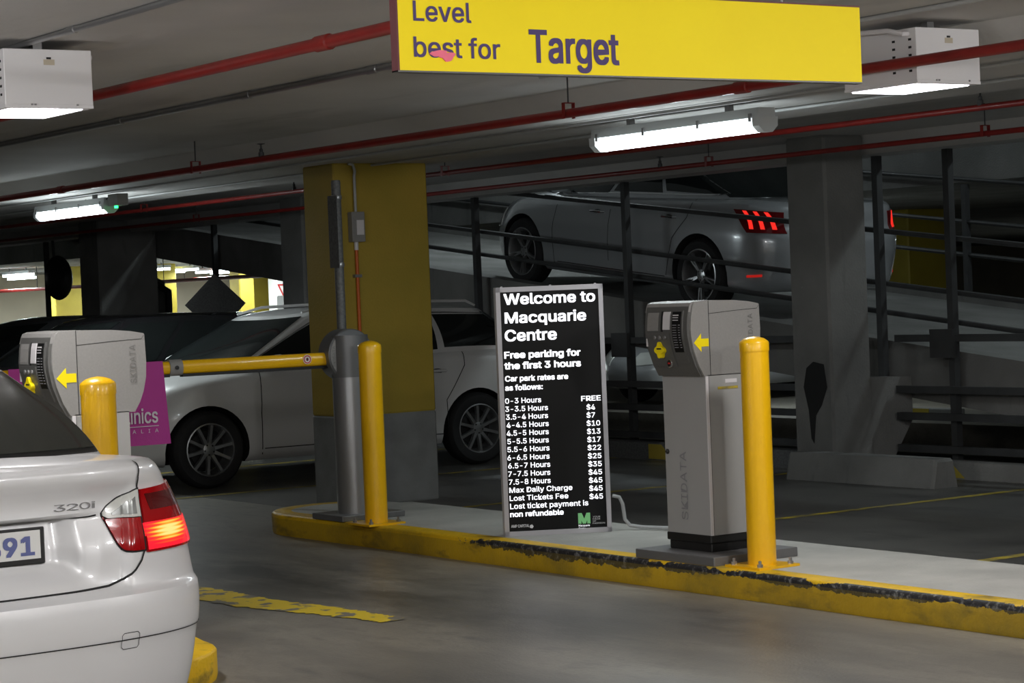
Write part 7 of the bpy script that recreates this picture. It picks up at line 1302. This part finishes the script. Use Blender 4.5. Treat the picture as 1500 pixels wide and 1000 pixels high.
pg.build_body(nr=30, ns=50, nf=26); pg.cut_arches((1.0, 3.82), .385, .335); pg.build_cabin(); pg.wheels((1.0, 3.82), .338, .238, .80, 5, double=True)
common(pg, dict(win=[(lambda q: .72+.22*q, 1.30, .20, .86), (1.33, 1.66, .16, .88), (1.69, lambda q: 2.12-.14*q, .12, .88)],
    gaps=[[(3.25, .25), (3.27, .6), (3.22, .98)], [(2.35, .25), (2.35, 1.0)], [(1.48, .3), (1.38, .65), (1.2, .85), (1.15, 1.02)], [(1.5, .29), (3.2, .29)]],
    handles=[(1.45, .84), (2.55, .82)], hm=M['chrome'], tm=M['deeplens'], mirror=(3.1, 1.02), head=(2.25, 2.85, .62, .88), tail=(lambda q: .42+.02*q, lambda q: .82+.16*q, .66, .90), ws=.86, rw=.82, rwh=(.12, .95)))
for sd in (-1, 1):
    for k in range(3):       # lit claw shaped bars
        a = .50+.12*k
        pg.patch(pg.B, lambda q, a=a: a+.10*q*q, lambda q, a=a: a+.045+.10*q*q, .70, .89, 'lit_light_bar', M['redlit'], sd, .011, 3, 8)
    pg.patch(pg.B, .66, .82, .175, .20, 'lower_reflector', M['dimlit'], sd, .008, 8, 2)
    pg.strip(pg.G, [(2.14, .10), (1.99, .9), (1.6, .915), (1.2, .90), (.92, .80), (.74, .2), (1.2, .14), (2.14, .10)], .012, 'window_trim', M['chrome'], sd, .006, 8)
MB().box(-.012, -.19, .50, .02, .19, .61).build('number_plate', M['signwhite'], pg.t)

# cars behind
def other(S, name, label, loc, rotz, paint, rim=.20, spokes=7, w=.89, **kw):
    S = dict(S); S['paint'] = paint
    c = Car(S, name, label, loc, rotz, group=kw.get('group'))
    c.build_body(nr=14, ns=30, nf=16, nh=12); ax = (.95, S['L']-.92); c.cut_arches(ax, .36, .315); c.build_cabin(); c.wheels(ax, .32, rim, w-.11, spokes)
    common(c, dict(win=[(lambda q: .70+.2*q, 1.3, .2, .87), (1.33, 1.64, .16, .88), (1.67, lambda q: 2.12-.14*q, .12, .88)],
        gaps=[[(3.05, .25), (3.05, .98)], [(2.1, .25), (2.1, 1.0)]], handles=[(1.4, .84), (2.4, .82)], mirror=(3.0, 1.02), head=(2.30, 2.85, .62, .88), tail=(.45, 1.0, .62, .9), ws=.86, rw=.82))
    return c
other(WAG, 'black_hatchback', 'black hatchback parked behind the white wagon, its dark roof edge catching light', (11.6, 20.6, 0), R(180), M['blackp'])
other(WAG, 'charcoal_hatchback', 'charcoal hatchback parked at far left beyond the black hatchback', (12.25, 23.9, 0), R(180), M['darkgp'])
other(SED | dict(dent=None), 'dark_sedan', 'dark grey car at the left edge with its roof just above the ticket machine', (12.1, 29.0, 0), R(180), M['darkgp'])
other(WAG, 'pale_car', 'pale car facing us beneath the ramp between the price sign and the ticket machine', (17.3+4.5, 22.9, .02), R(180), M['palep'])
other(SED | dict(dent=None), 'dark_car', 'dark car roof far off beyond the ramp, left of the diamond plate', (26.4, 32.4, .02), R(180), M['blackp'])
other(WAG, 'dark_car', 'dark hatchback roof far off, right of the diamond plate', (28.3, 37.3, .02), R(170), M['blackp'])
other(SED | dict(dent=None), 'dark_blue_car', 'dark blue car far off beyond the ramp at the right edge', (31.5, 20.0, .02), R(180), M['blackp'])
bpy.context.view_layer.update()
